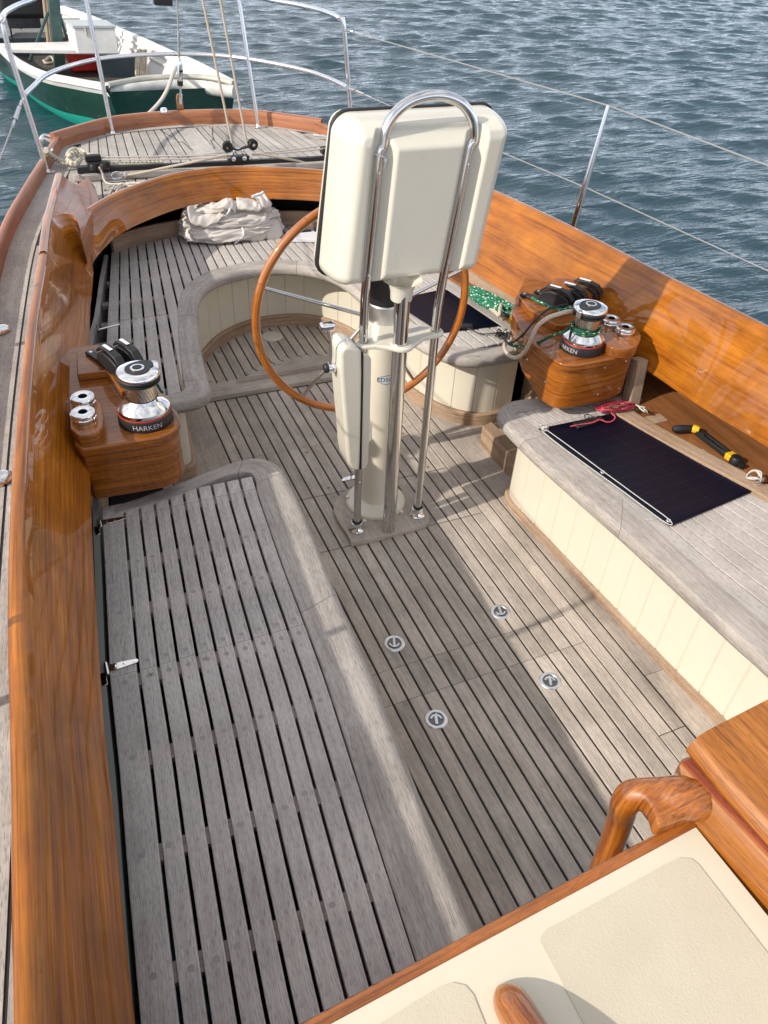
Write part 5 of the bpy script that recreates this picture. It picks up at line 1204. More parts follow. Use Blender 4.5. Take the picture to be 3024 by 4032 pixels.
# ================================================================ STERN GEAR
qa = lambda x, y: (x*.3307, y*.3307); qb = lambda x, y: (x*.496, y*.496); qc = lambda x, y: ((300+x*.6028)/K, (500+y*.6028)/K)
def pushpit():
    root = thing('stern_rail', 'polished stainless tube rail standing round the stern of the yacht', 'stern rail', (XC, 3.3, .6))
    r = .0125
    zt, zm = 1.30, .985
    topL = [tuple(V(*qa(20, 165), 2.68)), tuple(V(*qa(18, 118), 2.70)), tuple(P(*qa(34, 82), zt)), tuple(P(*qa(80, 52), zt)), tuple(P(*qa(135, 26), zt)), tuple(P(*qa(200, 2), zt)), tuple(P(115, -22, zt)), tuple(P(200, -38, zt)), (.27, 3.62, zt), tuple(P(520, -12, zt)), tuple(P(590, 1, zt)), tuple(P(*qb(1300, 22), zt)), tuple(P(*qb(1400, 46), zt)), tuple(P(*qb(1462, 70), zt))]
    rr = P(*qb(1462, 70), zt)
    baseR = V(*qb(1525, 460), rr.y-.03)
    d = (Vector((rr.x+.03, rr.y-.04, zt-.05))-baseR); 
    lowR = baseR-d*((baseR.z-.61)/d.z)
    topR = [(rr.x+.022, rr.y-.022, zt-.012), (rr.x+.034, rr.y-.038, zt-.045)]
    pts = [(-.62, 2.68, .61)]+[tuple(V(*qa(150, 620), 2.68)), tuple(V(*qa(60, 330), 2.68))]+topL+topR+[tuple(baseR), tuple(lowR)]
    mb = MB(); mb.tube(cat(pts, 5), r, 12); mb.build('top_tube', M['rail_steel'], root)
    mid = [tuple(V(*qb(105, 415), 2.68)), tuple(P(*qb(150, 372), zm-.004)), tuple(P(*qb(200, 328), zm)), tuple(P(*qb(300, 288), zm)), tuple(P(*qb(440, 255), zm)), tuple(P(*qb(600, 240), zm)), tuple(P(*qb(780, 235), zm)), tuple(P(*qb(950, 242), zm)), tuple(P(*qb(1080, 257), zm)), tuple(P(*qb(1220, 282), zm)), tuple(P(*qb(1350, 312), zm)), tuple(P(*qb(1440, 345), zm)), tuple(P(*qb(1512, 380), zm))]
    mb = MB(); mb.tube(cat(mid, 4), r*.95, 12); mb.build('middle_tube', M['rail_steel'], root)
    B = P(*qb(490, 578), .61); C_ = P(*qb(1125, 550), .61)
    for b, t in ((B, P(*qb(375, 0), 1.29)), (C_, P(*qb(1040, 0), 1.29))):
        # aim at the top tube
        d = (t-b); t2 = b+d*((zt-.61)/d.z)
        mb = MB(); mb.tube([tuple(b), tuple(t2)], r, 12); mb.build('upright', M['rail_steel'], root)
    for b in ((-.62, 2.68, .6), B, C_, lowR):
        mb = MB(); mb.prism([(b[0]-.04, b[1]-.018), (b[0]+.04, b[1]-.018), (b[0]+.04, b[1]+.018), (b[0]-.04, b[1]+.018)], .6045, .609, along='x'); mb.lathe([(.018, .609), (.0155, .618), (.0128, .622)], (b[0], b[1], 0), 16)
        f = mb.build('base_plate', M['rail_steel'], root, bevel=.0012)
        mb = MB()
        for sx in (-.031, .031): mb.lathe([(0, .001), (.004, .0008), (.0045, 0)], (b[0]+sx, b[1], .609), 10)
        mb.build('screws', M['chrome'], f)
    return root, V(*qb(1505, 130), rr.y-.03), V(*qb(1512, 382), baseR.y), V(*qa(150, 640), 2.68)
pp, UPJ, LOJ, LFJ = pushpit()
def backstay():
    root = thing('backstay', 'wire backstay with a turnbuckle rising from the centre of the stern', 'backstay', (.27, 3.51, .68))
    y = 3.515; g = lambda a, b: tuple(V(*qa(a, b), y))
    mb = MB(); a = V(*qa(1160, 750), y); b = V(*qa(1205, 750), y); t = V(*qa(1182, 612), y); xm = (a.x+b.x)/2; zb_ = .66
    w_ = (b.x-a.x)/2; mb.prism([(xm-w_, zb_), (xm+w_, zb_), (xm+w_*.9, t.z-.025), (xm+w_*.5, t.z), (xm-w_*.5, t.z), (xm-w_*.9, t.z-.025)], 0, 1); mb.v = [(x, y-.006+.012*k, z) for x, z, k in mb.v]; mb.f = [f[::-1] for f in mb.f]
    mb.build('chain_plate', simple('reddish bronze plate', (.42, .22, .12), .25, metal=.8), root, bevel=.002)
    mb = MB(); mb.tube([g(1180, 680), g(1180, 615)], .011, 10); mb.tube([g(1180, 620), g(1178, 570)], .006, 8); mb.build('toggle', M['chrome'], root)
    mb = MB(); mb.tube([g(1178, 575), g(1176, 545), g(1175, 480), g(1173, 420), g(1171, 390), g(1170, 375)], [.007, .016, .017, .017, .014, .007], 14); tb = mb.build('turnbuckle', M['chrome'], root)
    for k in ((560, 528), (470, 455)):
        mb = MB(); mb.tube([g(1177, k[0]), g(1176, k[1])], .0178, 14, cap=False); mb.build('turnbuckle_slot', M['black'], tb)
    mb = MB(); mb.tube([g(1170, 378), g(1168, 310), g(1166, 210)], [.006, .007, .0085], 10); mb.tube([g(1166, 212), g(1164, 205)], [.0085, .004], 10); mb.build('swage', M['steel'], root)
    a = Vector(g(1164, 205)); b = Vector(g(1157, 0)); mb = MB(); mb.tube([tuple(a), tuple(a+(b-a)*1.0), tuple(a+(b-a)*5)], .0045, 8); mb.build('stay_wire', M['wire'], root)
backstay()
mb = MB(); p0 = V(*qa(1008, 34), 3.55); p1 = V(*qa(1128, 38), 3.55); mb.box(((p0.x+p1.x)/2, 3.55, p0.z+.055), (p1.x-p0.x, .05, .11), Matrix.Rotation(rad(3), 3, 'Y'))
o = mb.build('black_box', M['black'], bevel=.006); tag(o, 'small black plastic box at the top edge of the picture, left of the backstay', 'box')
def fitting(name, label, p, s, mat, cat_, rotz=0):
    mb = MB(); R = Matrix.Rotation(rotz, 3, 'Z'); mb.box(p, s, R); o = mb.build(name, mat, bevel=min(s)*.3, seg=3); tag(o, label, cat_); return o
# chock on the left quarter: two horns round the rope
t = thing('fairlead', 'stainless rope chock on the left corner of the toe rail, a laid rope through it', 'fairlead', (-.53, 3.0, .66))
a = P(*qa(300, 975), .67); mb = MB(); mb.prism(cat([(a.x-.035, a.y-.02), (a.x+.03, a.y-.02), (a.x+.03, a.y+.05), (a.x-.035, a.y+.05)], 2, True), .655, .665); mb.build('plate', M['steel'], t)
mb = MB(); mb.tube(cat([(a.x-.02, a.y-.02, .665), (a.x-.03, a.y-.015, .70), (a.x, a.y-.01, .725), (a.x+.03, a.y-.012, .712)], 4), .009, 10); mb.build('horn', M['steel'], t); mb = MB(); mb.tube(cat([(a.x-.015, a.y+.045, .665), (a.x-.02, a.y+.045, .70), (a.x+.005, a.y+.045, .728), (a.x+.035, a.y+.045, .72)], 4), .009, 10); mb.build('horn', M['steel'], t)
mb = MB(); a = P(*qa(1072, 738), .684); mb.lathe([(.020, 0), (.022, .003), (.021, .022), (.017, .028), (0, .029)], tuple(a), 20); tag(mb.build('rail_cap', M['chrome']), 'small chrome cap fitting on top of the stern rail moulding left of the backstay', 'deck fitting')
a = P(*qb(1385, 600), .62); fitting('deck_cleat', 'stainless cleat on the after deck just left of the instrument pod', (a.x+.02, a.y, .63), (.10, .022, .014), M['chrome'], 'cleat', rad(-35))
a = P(*qb(1450-60, 565), .68)
# left side deck fittings at the frame edge
for (u, v, lb) in ((-4, 1033, 'round stainless deck filler at the left picture edge, the nearer of two'), (-2, 712, 'round stainless deck fitting at the left picture edge, the farther of two')):
    a = P(u, v, .61); mb = MB(); mb.lathe([(.034, -.006), (.036, 0), (.034, .006), (.028, .010), (.012, .011), (0, .011)], tuple(a), 32); o = mb.build('deck_filler', M['steel']); tag(o, lb, 'deck fitting', 'round fittings on the side deck')
# ---------------------------------------------------------------- traveller
def traveller():
    pts = [P(*qc(*q), .66) for q in [(45, 272), (300, 258), (560, 243), (1010, 222), (1300, 208), (1600, 194)]]
    x0, x1 = pts[0].x, 2*XC-pts[0].x+.05
    ycur = lambda x: float(np.interp(x, [p.x for p in pts]+[x1], [p.y for p in pts]+[pts[0].y-.02]))
    mean = sum(p.y for p in pts)/len(pts)
    yc = lambda x: ycur(x)
    root = thing('mainsheet_traveller', 'black traveller track with its sliding car lying across the deck on a grey teak beam', 'traveller', (XC, mean, .6))
    xs = np.linspace(x0-.03, x1+.03, 26)
    mb = MB(); fr = [(x, yc(x)-.036) for x in xs]; bk = [(x, yc(x)+.03) for x in xs]
    a0 = fr[0]; end = [(xs[0]-.025, yc(xs[0])-.02), (xs[0]-.03, yc(xs[0])), (xs[0]-.02, yc(xs[0])+.02)]
    mb.prism(fr+bk[::-1]+end[::-1], .6035, .640, along='x'); mb.build('beam', M['rim_teak'], root, bevel=.007, seg=3)
    mb = MB(); xs2 = np.linspace(x0, x1, 24); mb.prism([(x, yc(x)-.014) for x in xs2]+[(x, yc(x)+.014) for x in xs2[::-1]], .640, .662, along='x'); mb.build('track', M['black'], root, bevel=.002)
    # car
    c = P(*qc(1080, 225), .675); cx, cy = c.x, yc(c.x); global CAR; CAR = Vector((cx, cy, .68))
    mb = MB(); mb.box((cx, cy, .672), (.115, .044, .030)); mb.build('car', M['black'], root, bevel=.004)
    for sx in (-.030, .030):
        mb = MB(); mb.lathe([(0, .004), (.008, .003), (.012, 0)], (cx+sx, cy-.0225, .676), 16, Matrix.Rotation(rad(90), 3, 'X')); mb.build('car_wheel', M['chrome'], root)
    mb = MB(); mb.tube(cat([(cx-.03, cy, .69), (cx-.02, cy, .715), (cx, cy, .722), (cx+.02, cy, .715), (cx+.03, cy, .69)], 4), .006, 8); mb.build('shackle', M['chrome'], root)
    # end fittings
    e = P(*qc(150, 262), .67)
    mb = MB(); mb.box((e.x, yc(e.x), .675), (.11, .05, .034)); mb.box((e.x-.02, yc(e.x)+.01, .708), (.08, .035, .03)); mb.box((x0+.005, yc(x0), .655), (.07, .040, .036)); mb.build('end_cleat', M['black'], root, bevel=.004)
    mb = MB()
    for sx in (-.03, .02): mb.lathe([(0, .03), (.014, .028), (.018, .02), (.018, 0)], (e.x+sx, yc(e.x)-.03, .66), 18)
    mb.build('control_sheave', M['black'], root)
    mb = MB(); mb.box((e.x, yc(e.x)-.0265, .661), (.10, .002, .004)); mb.build('red_stripe', M['red'], root)
    mb = MB(); mb.box((2*XC-e.x, yc(e.x)-.02, .675), (.11, .05, .034)); mb.build('end_cleat', M['black'], root, bevel=.004)
    return yc, e
ycur, TE = traveller()
def block(p, ax, label):
    t = thing('mainsheet_block', label, 'pulley block', tuple(p), 'mainsheet blocks on the traveller car')
    m3 = Vector(ax).normalized().to_track_quat('Z', 'Y').to_matrix()
    mb = MB(); mb.lathe([(.011, -.013), (.027, -.013), (.0285, -.010), (.0285, -.006), (.023, -.002), (.023, .002), (.0285, .006), (.0285, .010), (.027, .013), (.011, .013)], tuple(p), 28, m3); mb.build('sheave', M['black'], t)
    mb = MB(); mb.lathe([(.0, -.0145), (.009, -.0145), (.009, .0145), (0, .0145)], tuple(p), 16, m3); mb.build('axle', M['chrome'], t)
    q = CAR+Vector((0, 0, .035)); mb = MB(); mb.tube([tuple(p+(q-p)*.3), tuple(q)], [.014, .008], 10, flat=.6); mb.build('strap', M['black'], t)
    return t
bl1 = P(*qc(998, 150), .725); bl2 = P(*qc(1160, 138), .725)
block(Vector((bl1.x, CAR.y, .735)), (.15, 1, .1), 'left one of the two black mainsheet blocks on the traveller car')
block(Vector((bl2.x, CAR.y, .738)), (-.25, 1, .1), 'right one of the two black mainsheet blocks on the traveller car')
def line3(name, label, pts, r, mat, cat_='rope', group=None, k=6, n=8):
    return ropeobj(name, pts, r, mat, None, k, n, label, cat_, group)
a = Vector((V(*qc(1020, 118), CAR.y).x, CAR.y, V(*qc(1020, 118), CAR.y).z)); b = V(438, 0, CAR.y); line3('mainsheet', 'left of the two pale mainsheet parts running up from the traveller blocks', [a, a+(b-a)*.5, b, a+(b-a)*1.6], .0062, M['rope_beige'], group='mainsheet parts')
a = V(*qc(1118, 125), CAR.y); b = V(476, 0, CAR.y); line3('mainsheet', 'right of the two pale mainsheet parts running up from the traveller blocks', [a, a+(b-a)*.5, b, a+(b-a)*1.6], .0062, M['rope_beige'], group='mainsheet parts')
z = .70
def PP(f, pts, z): return [P(*f(*q[:2]), q[2] if len(q) > 2 else z) for q in pts]
line3('control_line', 'upper of two thin pink white traveller control lines left of the car', PP(qc, [(155, 200), (500, 192), (1010, 182)], .705), .0038, M['rope_white'], group='traveller control lines')
line3('control_line', 'lower of two thin pink white traveller control lines left of the car', PP(qc, [(115, 213), (500, 212), (1010, 200)], .70), .0038, M['rope_white'], group='traveller control lines')
line3('control_line', 'upper of two thin pale traveller control lines right of the car', PP(qc, [(1140, 175), (1400, 150), (1620, 122), (1900, 90)], .70), .0038, M['rope_white'], group='traveller control lines')
line3('control_line', 'lower of two thin pale traveller control lines right of the car', PP(qc, [(1145, 185), (1400, 165), (1620, 142), (1900, 112)], .69), .0038, M['rope_white'], group='traveller control lines')
line3('bridle_rope', 'beige rope leading from a deck shackle on the left up to the traveller car', PP(qc, [(310, 318, .625), (420, 300, .64), (600, 262, .67), (800, 222, .70), (985, 182, .715)], .7), .0065, M['rope_beige'])
line3('bridle_rope', 'beige rope leading down to the deck on the right of the traveller car', PP(qc, [(1180, 172, .71), (1330, 200, .68), (1480, 228, .64), (1600, 250, .615)], .7), .006, M['rope_beige'])
t = thing('deck_shackle', 'chrome shackle and pad eye on the after deck holding the left bridle rope', 'shackle', tuple(P(*qc(270, 335), .61)))
c = P(*qc(275, 330), .62); mb = MB(); mb.tube(cat([(c.x-.035, c.y, .625), (c.x-.02, c.y+.02, .64), (c.x+.015, c.y+.02, .64), (c.x+.04, c.y, .632), (c.x+.015, c.y-.02, .625), (c.x-.02, c.y-.02, .62)], 4, True), .005, 8, True); mb.build('bow', M['chrome'], t)
mb = MB(); mb.box((c.x-.01, c.y-.01, .608), (.10, .028, .006)); mb.build('eye_plate', M['steel'], t, bevel=.0015)
line3('laid_rope', 'thick laid cream rope with a big knot on the left quarter of the after deck', PP(qa, [(300, 985, .70), (330, 1010, .67), (385, 1045, .635), (440, 1062, .63), (500, 1060, .635), (530, 1010, .65), (490, 975, .67), (450, 1000, .67), (445, 1050, .655), (490, 1070, .65), (525, 1035, .66), (500, 1000, .685), (455, 1020, .68), (470, 1060, .65), (520, 1050, .64), (500, 985, .64), (540, 990, .64), (600, 1025, .64), (660, 1045, .645)], .64), .0135, M['rope_laid'], n=10)
line3('laid_rope', 'laid cream rope lying straight along the back of the traveller track', PP(qc, [(200, 248), (350, 240), (450, 237), (570, 231)], .665), .011, M['rope_laid'])
# pile of thin line below the left end of the track
random.seed(11); c0 = P(*qc(300, 405), .61); pts = [P(*qc(150, 262), .68), P(*qc(170, 300), .65), P(*qc(185, 350), .62), P(*qc(230, 372), .615)]
tgt = [(420, 365), (450, 372), (380, 385), (250, 380), (190, 410), (240, 400), (300, 430), (340, 450), (290, 400), (250, 385), (200, 470), (215, 440), (265, 385), (330, 370), (430, 378), (445, 368), (360, 365), (270, 395), (310, 440), (255, 450), (285, 400), (350, 380), (400, 395), (420, 372), (330, 400), (280, 470)]
pts += [P(*qc(x+random.uniform(-6, 6), y+random.uniform(-4, 4)), .612+random.uniform(0, .03)) for x, y in tgt]
line3('tangled_line', 'tangled heap of thin white line on the deck below the left end of the traveller', pts, .0048, M['rope_white'])
# ---------------------------------------------------------------- lifelines
def wire(name, label, pts, r, mat, group=None, barrel=None, sag=0):
    t = thing(name, label, 'lifeline', tuple(pts[0]), group); mb = MB(); mb.tube([tuple(p) for p in pts], r, 8); mb.build('cable', mat, t)
    if barrel:
        for (u0, u1, rr) in barrel:
            a, b = Vector(pts[0]), Vector(pts[1]); mb = MB(); mb.tube([tuple(a.lerp(b, u0)), tuple(a.lerp(b, (u0+u1)/2)), tuple(a.lerp(b, u1))], rr, 10); mb.build('turnbuckle', M['chrome'], t)
    return t
ST = Vector((P(1235, 500, .71).x, P(1235, 500, .71).y, .6))
stt = min(((abs((_pz := (lambda z: (Vector((ST.x, ST.y, z))-CP))(z)).dot(CU)/_pz.dot(_f)*-FPX+2016-228*K), z) for z in np.arange(.9, 1.5, .004)))[1]
def stanchion():
    t = thing('stanchion', 'tapered stainless stanchion rising beyond the sunlit right coaming, two lifelines through it', 'stanchion', (ST.x, ST.y, .6))
    a = V(1235, 500, ST.y); b = V(1314, 228, ST.y); d = b-a; lo = a-d*((a.z-.61)/d.z)
    mb = MB(); mb.tube([tuple(lo), tuple(a), tuple(a.lerp(b, .60)), tuple(a.lerp(b, .66)), tuple(a.lerp(b, .99)), tuple(b)], [.0135, .0135, .0135, .0115, .009, .0085], 14); mb.build('post', M['steel'], t)
    mb = MB(); mb.lathe([(.04, .604), (.04, .61), (.018, .615), (.017, .64)], (lo.x, lo.y, 0), 20); mb.build('base', M['steel'], t)
    return b, V(1265, 405, ST.y)
TB, TM = stanchion()
f1 = VX(1659, 358, TB.x+.10); f2 = VX(1659, 585, TM.x+.10)
wire('lifeline', 'upper wire lifeline along the right side, from the stern rail through the stanchion top', [UPJ, TB, f1, f1+(f1-TB)*.6], .0027, M['wire'], 'lifelines', [(.01, .04, .007), (.05, .09, .009), (.10, .13, .006)])
wire('lifeline', 'lower wire lifeline along the right side, passing the stanchion at half height', [LOJ, TM, f2, f2+(f2-TM)*.6], .0024, M['wire'], 'lifelines', [(.01, .04, .007), (.05, .09, .009), (.10, .13, .006)])
lf = VX(0, 345, -.80); e = P(*qa(120, 700), .9); 
a = LFJ; b = V(0, 345, a.y-.35); _s = lambda y: float(np.interp(y, [p[1] for p in RAIL], [p[0] for p in RAIL]))+.03
wire('lifeline', 'wire lifeline with its turnbuckle at the left picture edge, from the stern rail forward', [a, b, Vector((_s(.75), .75, .92)), Vector((_s(-.82), -.82, .90)), Vector((_s(-2.1), -2.1, .90))], .0038, M['wire'], 'lifelines', [(.05, .14, .008), (.16, .36, .011), (.38, .5, .007)])
wire('lifeline', 'upper wire lifeline along the left side, outside the left picture edge', [V(*qa(18, 118), 2.70), Vector((_s(.75)-.015, .75, 1.235)), Vector((_s(-.82)-.015, -.82, 1.235)), Vector((_s(-2.1), -2.1, 1.23))], .0038, M['wire'], 'lifelines')
# ================================================================ WORK BOAT ASTERN
def workboat():
    zg = .10
    root = thing('work_boat', 'green hulled open work boat with white gunwale moored behind the stern', 'boat', (.6, 9, -.4))
    GL = [P(*qa(*q), zg) for q in [(706, 560), (660, 545), (560, 528), (440, 505), (330, 485), (230, 452), (120, 395), (50, 345), (0, 300)]]
    GL = [(p.x, p.y) for p in GL]
    GL += [(-.84, 9.9), (-.86, 10.8), (-.72, 11.7), (-.45, 12.3)]
    GR = [P(*qa(*q), zg) for q in [(1528, 530), (1400, 462), (1280, 400), (1100, 325), (930, 248), (760, 175), (600, 105), (470, 60)]]
    GR = [(p.x, p.y) for p in GR]+[(.30, 12.25)]
    L_ = resample(cat(GL, 4), 40); R_ = resample(cat(GR, 4), 40)
    t = np.linspace(0, 1, 40)
    zt = [zg+.10*(k**2)*0 for k in t]
    mid = [lerp(a, b, .5) for a, b in zip(L_, R_)]
    def hull_row(f, z, aft): return [(*lerp(m, p, f), z) for m, p in zip(mid, aft)]
    mb = MB(); rows = []
    for f, z in ((1, zg-.055), (.985, zg-.15), (.95, -.15), (.90, -.27)): rows.append([(*lerp(m, p, f+.0), z) for m, p in zip(mid, L_)])
    rr = [[(*lerp(m, p, f), z) for m, p in zip(mid, R_)] for f, z in ((.90, -.27), (.95, -.15), (.985, zg-.15), (1, zg-.055))]
    mb.grid(rows); mb.grid(rr)
    # transom towards us
    sec = [r[0] for r in rows]+[r[0] for r in rr]; 
    lowc = [(*lerp(mid[0], L_[0], f), z) for f, z in ((.75, -.45),)]+[(*lerp(mid[0], R_[0], f), z) for f, z in ((.75, -.45),)]
    mb.add(sec[:4]+lowc+sec[4:], [list(range(10))[::-1]], None)
    mb.build('hull', simple('dark green hull paint', (.003, .038, .026), .3, coat=.3, var=.3), root)
    mb = MB(); rows = [[(*lerp(m, p, f), z) for m, p in zip(mid, L_)] for f, z in ((.902, -.27), (.84, -.36), (.70, -.45), (.4, -.6))]; mb.grid(rows)
    rows = [[(*lerp(m, p, f), z) for m, p in zip(mid, R_)] for f, z in ((.4, -.6), (.70, -.45), (.84, -.36), (.902, -.27))]; mb.grid(rows)
    mb.build('bottom_paint', simple('turquoise bottom paint', (.012, .36, .28), .5, var=.15), root)
    # white gunwale all round
    for nm, path, sg in (('gunwale', L_, 1), ('gunwale', R_, -1)):
        o = offset(path, -.05*sg); o2 = offset(path, .035*sg)
        mb = MB(); rows = [[(*p, zg-.10) for p in path], [(*p, zg-.055) for p in offset(path, .02*sg)], [(*p, zg-.05) for p in o2], [(*p, zg-.005) for p in o2], [(*p, zg+.004) for p in offset(path, .02*sg)], [(*p, zg+.004) for p in offset(path, -.03*sg)], [(*p, zg-.01) for p in o], [(*p, zg-.09) for p in o]]
        mb.grid(rows, close_v=True, flip=sg > 0); mb.build(nm, M['ww'], root)
    # inside skin
    mb = MB()
    for path, sg in ((L_, 1), (R_, -1)):
        rows = [[(*lerp(m, p, f), z) for m, p in zip(mid, path)] for f, z in ((.955, zg-.02), (.93, zg-.12), (.86, -.13), (.80, -.22))]; mb.grid(rows, flip=True)
    mb.build('inner_planking', M['ww'], root)
    mb = MB(); mb.grid([[(*lerp(m, p, .86), -.22) for m, p in zip(mid, L_)], [(*m, -.22) for m in mid], [(*lerp(m, p, .86), -.22) for m, p in zip(mid, R_)]], flip=True); mb.build('floor_boards', simple('dirty dark boat floor', (.07, .065, .055), .8, var=.4), root)
    # transom cap with its grey canvas fender roll
    tp = cat([P(*qa(*q), zz) for q, zz in [((700, 558), zg), ((830, 533), zg+.0), ((950, 512), zg), ((1080, 505), zg), ((1200, 500), zg), ((1320, 505), zg), ((1430, 520), zg), ((1530, 545), zg)]], 4)
    mb = MB(); mb.tube(tp, .040, 12, flat=.75); mb.build('transom_cap', simple('stained white cap', (.45, .44, .38), .6, var=.2), root)
    fp = cat([P(*qa(*q), zg-.07) for q in [(712, 600), (830, 590), (950, 575), (1080, 562), (1200, 560), (1320, 572), (1430, 588), (1530, 600)]], 4)
    mb = MB(); mb.tube([(p[0], p[1]-.01, p[2]) for p in fp], .062, 16, flat=1.0); mb.build('fender_roll', simple('grimy canvas', (.52, .52, .49), .8, var=.25, bump=.6, bscale=30), root)
    mb = MB()
    for k in range(3, len(tp)-2, 3): mb.lathe([(0, .012), (.008, .01), (.01, 0)], (tp[k][0], tp[k][1]-.05, tp[k][2]-.035), 8, Matrix.Rotation(rad(90), 3, 'X'))
    mb.build('cap_nails', M['rubber'], root)
    # rows of inside stringers on the far side
    mb = MB()
    for f, z, r in ((.93, zg-.07, .018), (.90, zg-.15, .02)): mb.tube([(*lerp(m, p, f), z) for m, p in zip(mid, R_)][2:30], r, 6)
    mb.build('stringer', M['ww'], root)
    # thwart seat
    a = P(*qa(70, 318), zg-.02); b = P(*qa(508, 345), zg-.02); c = P(*qa(430, 288), zg-.02); d = P(*qa(60, 290), zg-.02)
    mb = MB(); mb.prism([(a.x-.4, a.y), (b.x+.45, b.y), (c.x+.6, c.y+.1), (d.x-.4, d.y)], zg-.05, zg-.008, along='x'); mb.build('thwart', M['ww'], root, bevel=.006)
    # grey green cross board towards the far end, white on its top
    a = P(*qa(20, 190), zg-.02); b = P(*qa(430, 190), zg-.02)
    mb = MB(); mb.box(((a.x+b.x)/2-.05, a.y, zg+.02), (b.x-a.x+.5, .05, .16)); mb.build('cross_board', M['ww'], root, bevel=.005)
    mb = MB(); mb.box(((a.x+b.x)/2-.05, a.y+.005, -.12), (b.x-a.x+.45, .045, .20)); mb.build('bulkhead', simple('slate blue paint', (.045, .065, .075), .6, var=.2), root)
    # blue grey locker side at right, below the stringers
    a = P(*qa(700, 470), -.1); b = P(*qa(960, 470), -.1); mb = MB(); mb.box(((a.x+b.x)/2, (a.y+b.y)/2+.35, -.13), (b.x-a.x+.1, .03, .26)); mb.build('locker_front', simple('slate blue locker paint', (.06, .085, .10), .6, var=.2), root)
    return zg
zg = workboat()
def on(u, v, z): return P(*qa(u, v), z)
def wb_items():
    # white box with hinged lid
    zb_ = zg-.005
    a = on(512, 350, zb_); b = on(775, 350, zb_)
    def hgt(x, y, v): return min((abs(((Vector((x, y, z))-CP).dot(CU)/(Vector((x, y, z))-CP).dot(_f))*-FPX+2016-v*.3307*K), z) for z in np.arange(zb_, zb_+1.2, .004))[1]
    ht = hgt(a.x, a.y, 165); bl = on(440, 128, ht); dep = max(.25, bl.y-a.y)
    dx = bl.x-on(495, 165, ht).x
    t = thing('storage_box', 'white wooden box with a hinged grey topped lid on the seat of the work boat', 'box', tuple(a))
    out = [(a.x, a.y), (b.x, b.y), (b.x+dx, b.y+dep), (a.x+dx, a.y+dep)]
    mb = MB(); mb.prism(out, zb_, ht-.03, along='x'); mb.build('case', M['ww'], t, bevel=.004)
    ex = [(a.x-.012, a.y-.012), (b.x+.012, b.y-.012), (b.x+dx+.012, b.y+dep+.012), (a.x+dx-.012, a.y+dep+.012)]
    mb = MB(); mb.prism(ex, ht-.028, ht, along='x'); mb.build('lid', simple('pale grey lid', (.42, .45, .46), .5, var=.1), t, bevel=.004)
    for k in (.27, .72):
        x = a.x+(b.x-a.x)*k; mb = MB(); mb.tube([(x, a.y-.02, ht-.01), (x+.005, a.y-.022, ht-.10)], .010, 8); mb.build('lashing', M['rope_beige'], t)
    # red fuel tank
    c0 = on(560, 470, -.21)
    t = thing('fuel_tank', 'red plastic fuel tank on the floor of the work boat under the white box', 'fuel tank', tuple(c0))
    mb = MB(); l = on(445, 440, -.21); r = on(685, 470, -.21); cx = (l.x+r.x)/2; w_ = abs(r.x-l.x)
    mb.prism([(cx-w_*.45, 0), (cx+w_*.5, 0), (cx+w_*.48, .20), (cx+w_*.38, .28), (cx-w_*.42, .30), (cx-w_*.5, .12)], 0, 1); mb.v = [(x, c0.y+.3*k, -.21+z) for x, z, k in mb.v]; mb.f = [f[::-1] for f in mb.f]; mb.build('tank', simple('red polythene', (.78, .03, .02), .4, var=.12), t, bevel=.025, seg=3)
    mb = MB(); mb.lathe([(.04, 0), (.04, .03), (0, .03)], (cx-.05, c0.y+.12, .09), 16); mb.build('filler_cap', M['black'], t)
    # green post frame
    t = thing('post_frame', 'dark green square post with slanting braces standing in the work boat', 'post', tuple(on(385, 440, -.2)))
    y0 = on(385, 440, -.2).y; mat = simple('blue green painted timber', (.045, .095, .085), .6, var=.3)
    a = V(*qa(390, 440), y0); b = V(*qa(350, 0), y0); mb = MB()
    def beam(p, q, w_, nm):
        mb = MB(); d = (q-p).normalized(); s = d.cross(Vector((0, 1, 0))).normalized(); tt = s.cross(d); vs = [tuple(e+s*i*w_/2+tt*j*w_/2) for e in (p, q) for i, j in ((-1, -1), (1, -1), (1, 1), (-1, 1))]
        mb.add(vs, [(0, 3, 2, 1), (4, 5, 6, 7), (0, 1, 5, 4), (1, 2, 6, 5), (2, 3, 7, 6), (3, 0, 4, 7)]); mb.build(nm, mat, t, bevel=.005)
    beam(a, b+(b-a)*.4, .125, 'post'); beam(V(*qa(195, 400), y0+.05), V(*qa(315, 80), y0+.05), .035, 'brace'); beam(V(*qa(485, 400), y0+.05), V(*qa(385, 80), y0+.05), .03, 'brace')
    # two long poles
    for k, (x0_, x1_) in enumerate(((318, 288), (332, 306))):
        mb = MB(); mb.tube([tuple(V(*qa(x0_, 290), y0+.4)), tuple(V(*qa(x1_, 0), y0+.4)), tuple(V(*qa(x1_-20, -160), y0+.4))], .022, 8); o = mb.build('wooden_pole', simple('pale bare pole', (.42, .32, .22), .7, var=.2)); tag(o, ('left' if k == 0 else 'right')+' one of two thin pale poles standing behind the green post', 'pole', 'poles in the work boat')
    # outboard motor
    y1 = on(120, 150, zg+.1).y+.1; g = lambda a, b: V(*qa(a, b), y1)
    t = thing('outboard_motor', 'old black outboard engine with a red fuel line, at the top left corner', 'outboard motor', tuple(g(130, 120)))
    c = g(145, 20); mb = MB(); mb.box(tuple(c), (.55, .32, .30)); mb.build('cowling', M['black'], t, bevel=.06, seg=3)
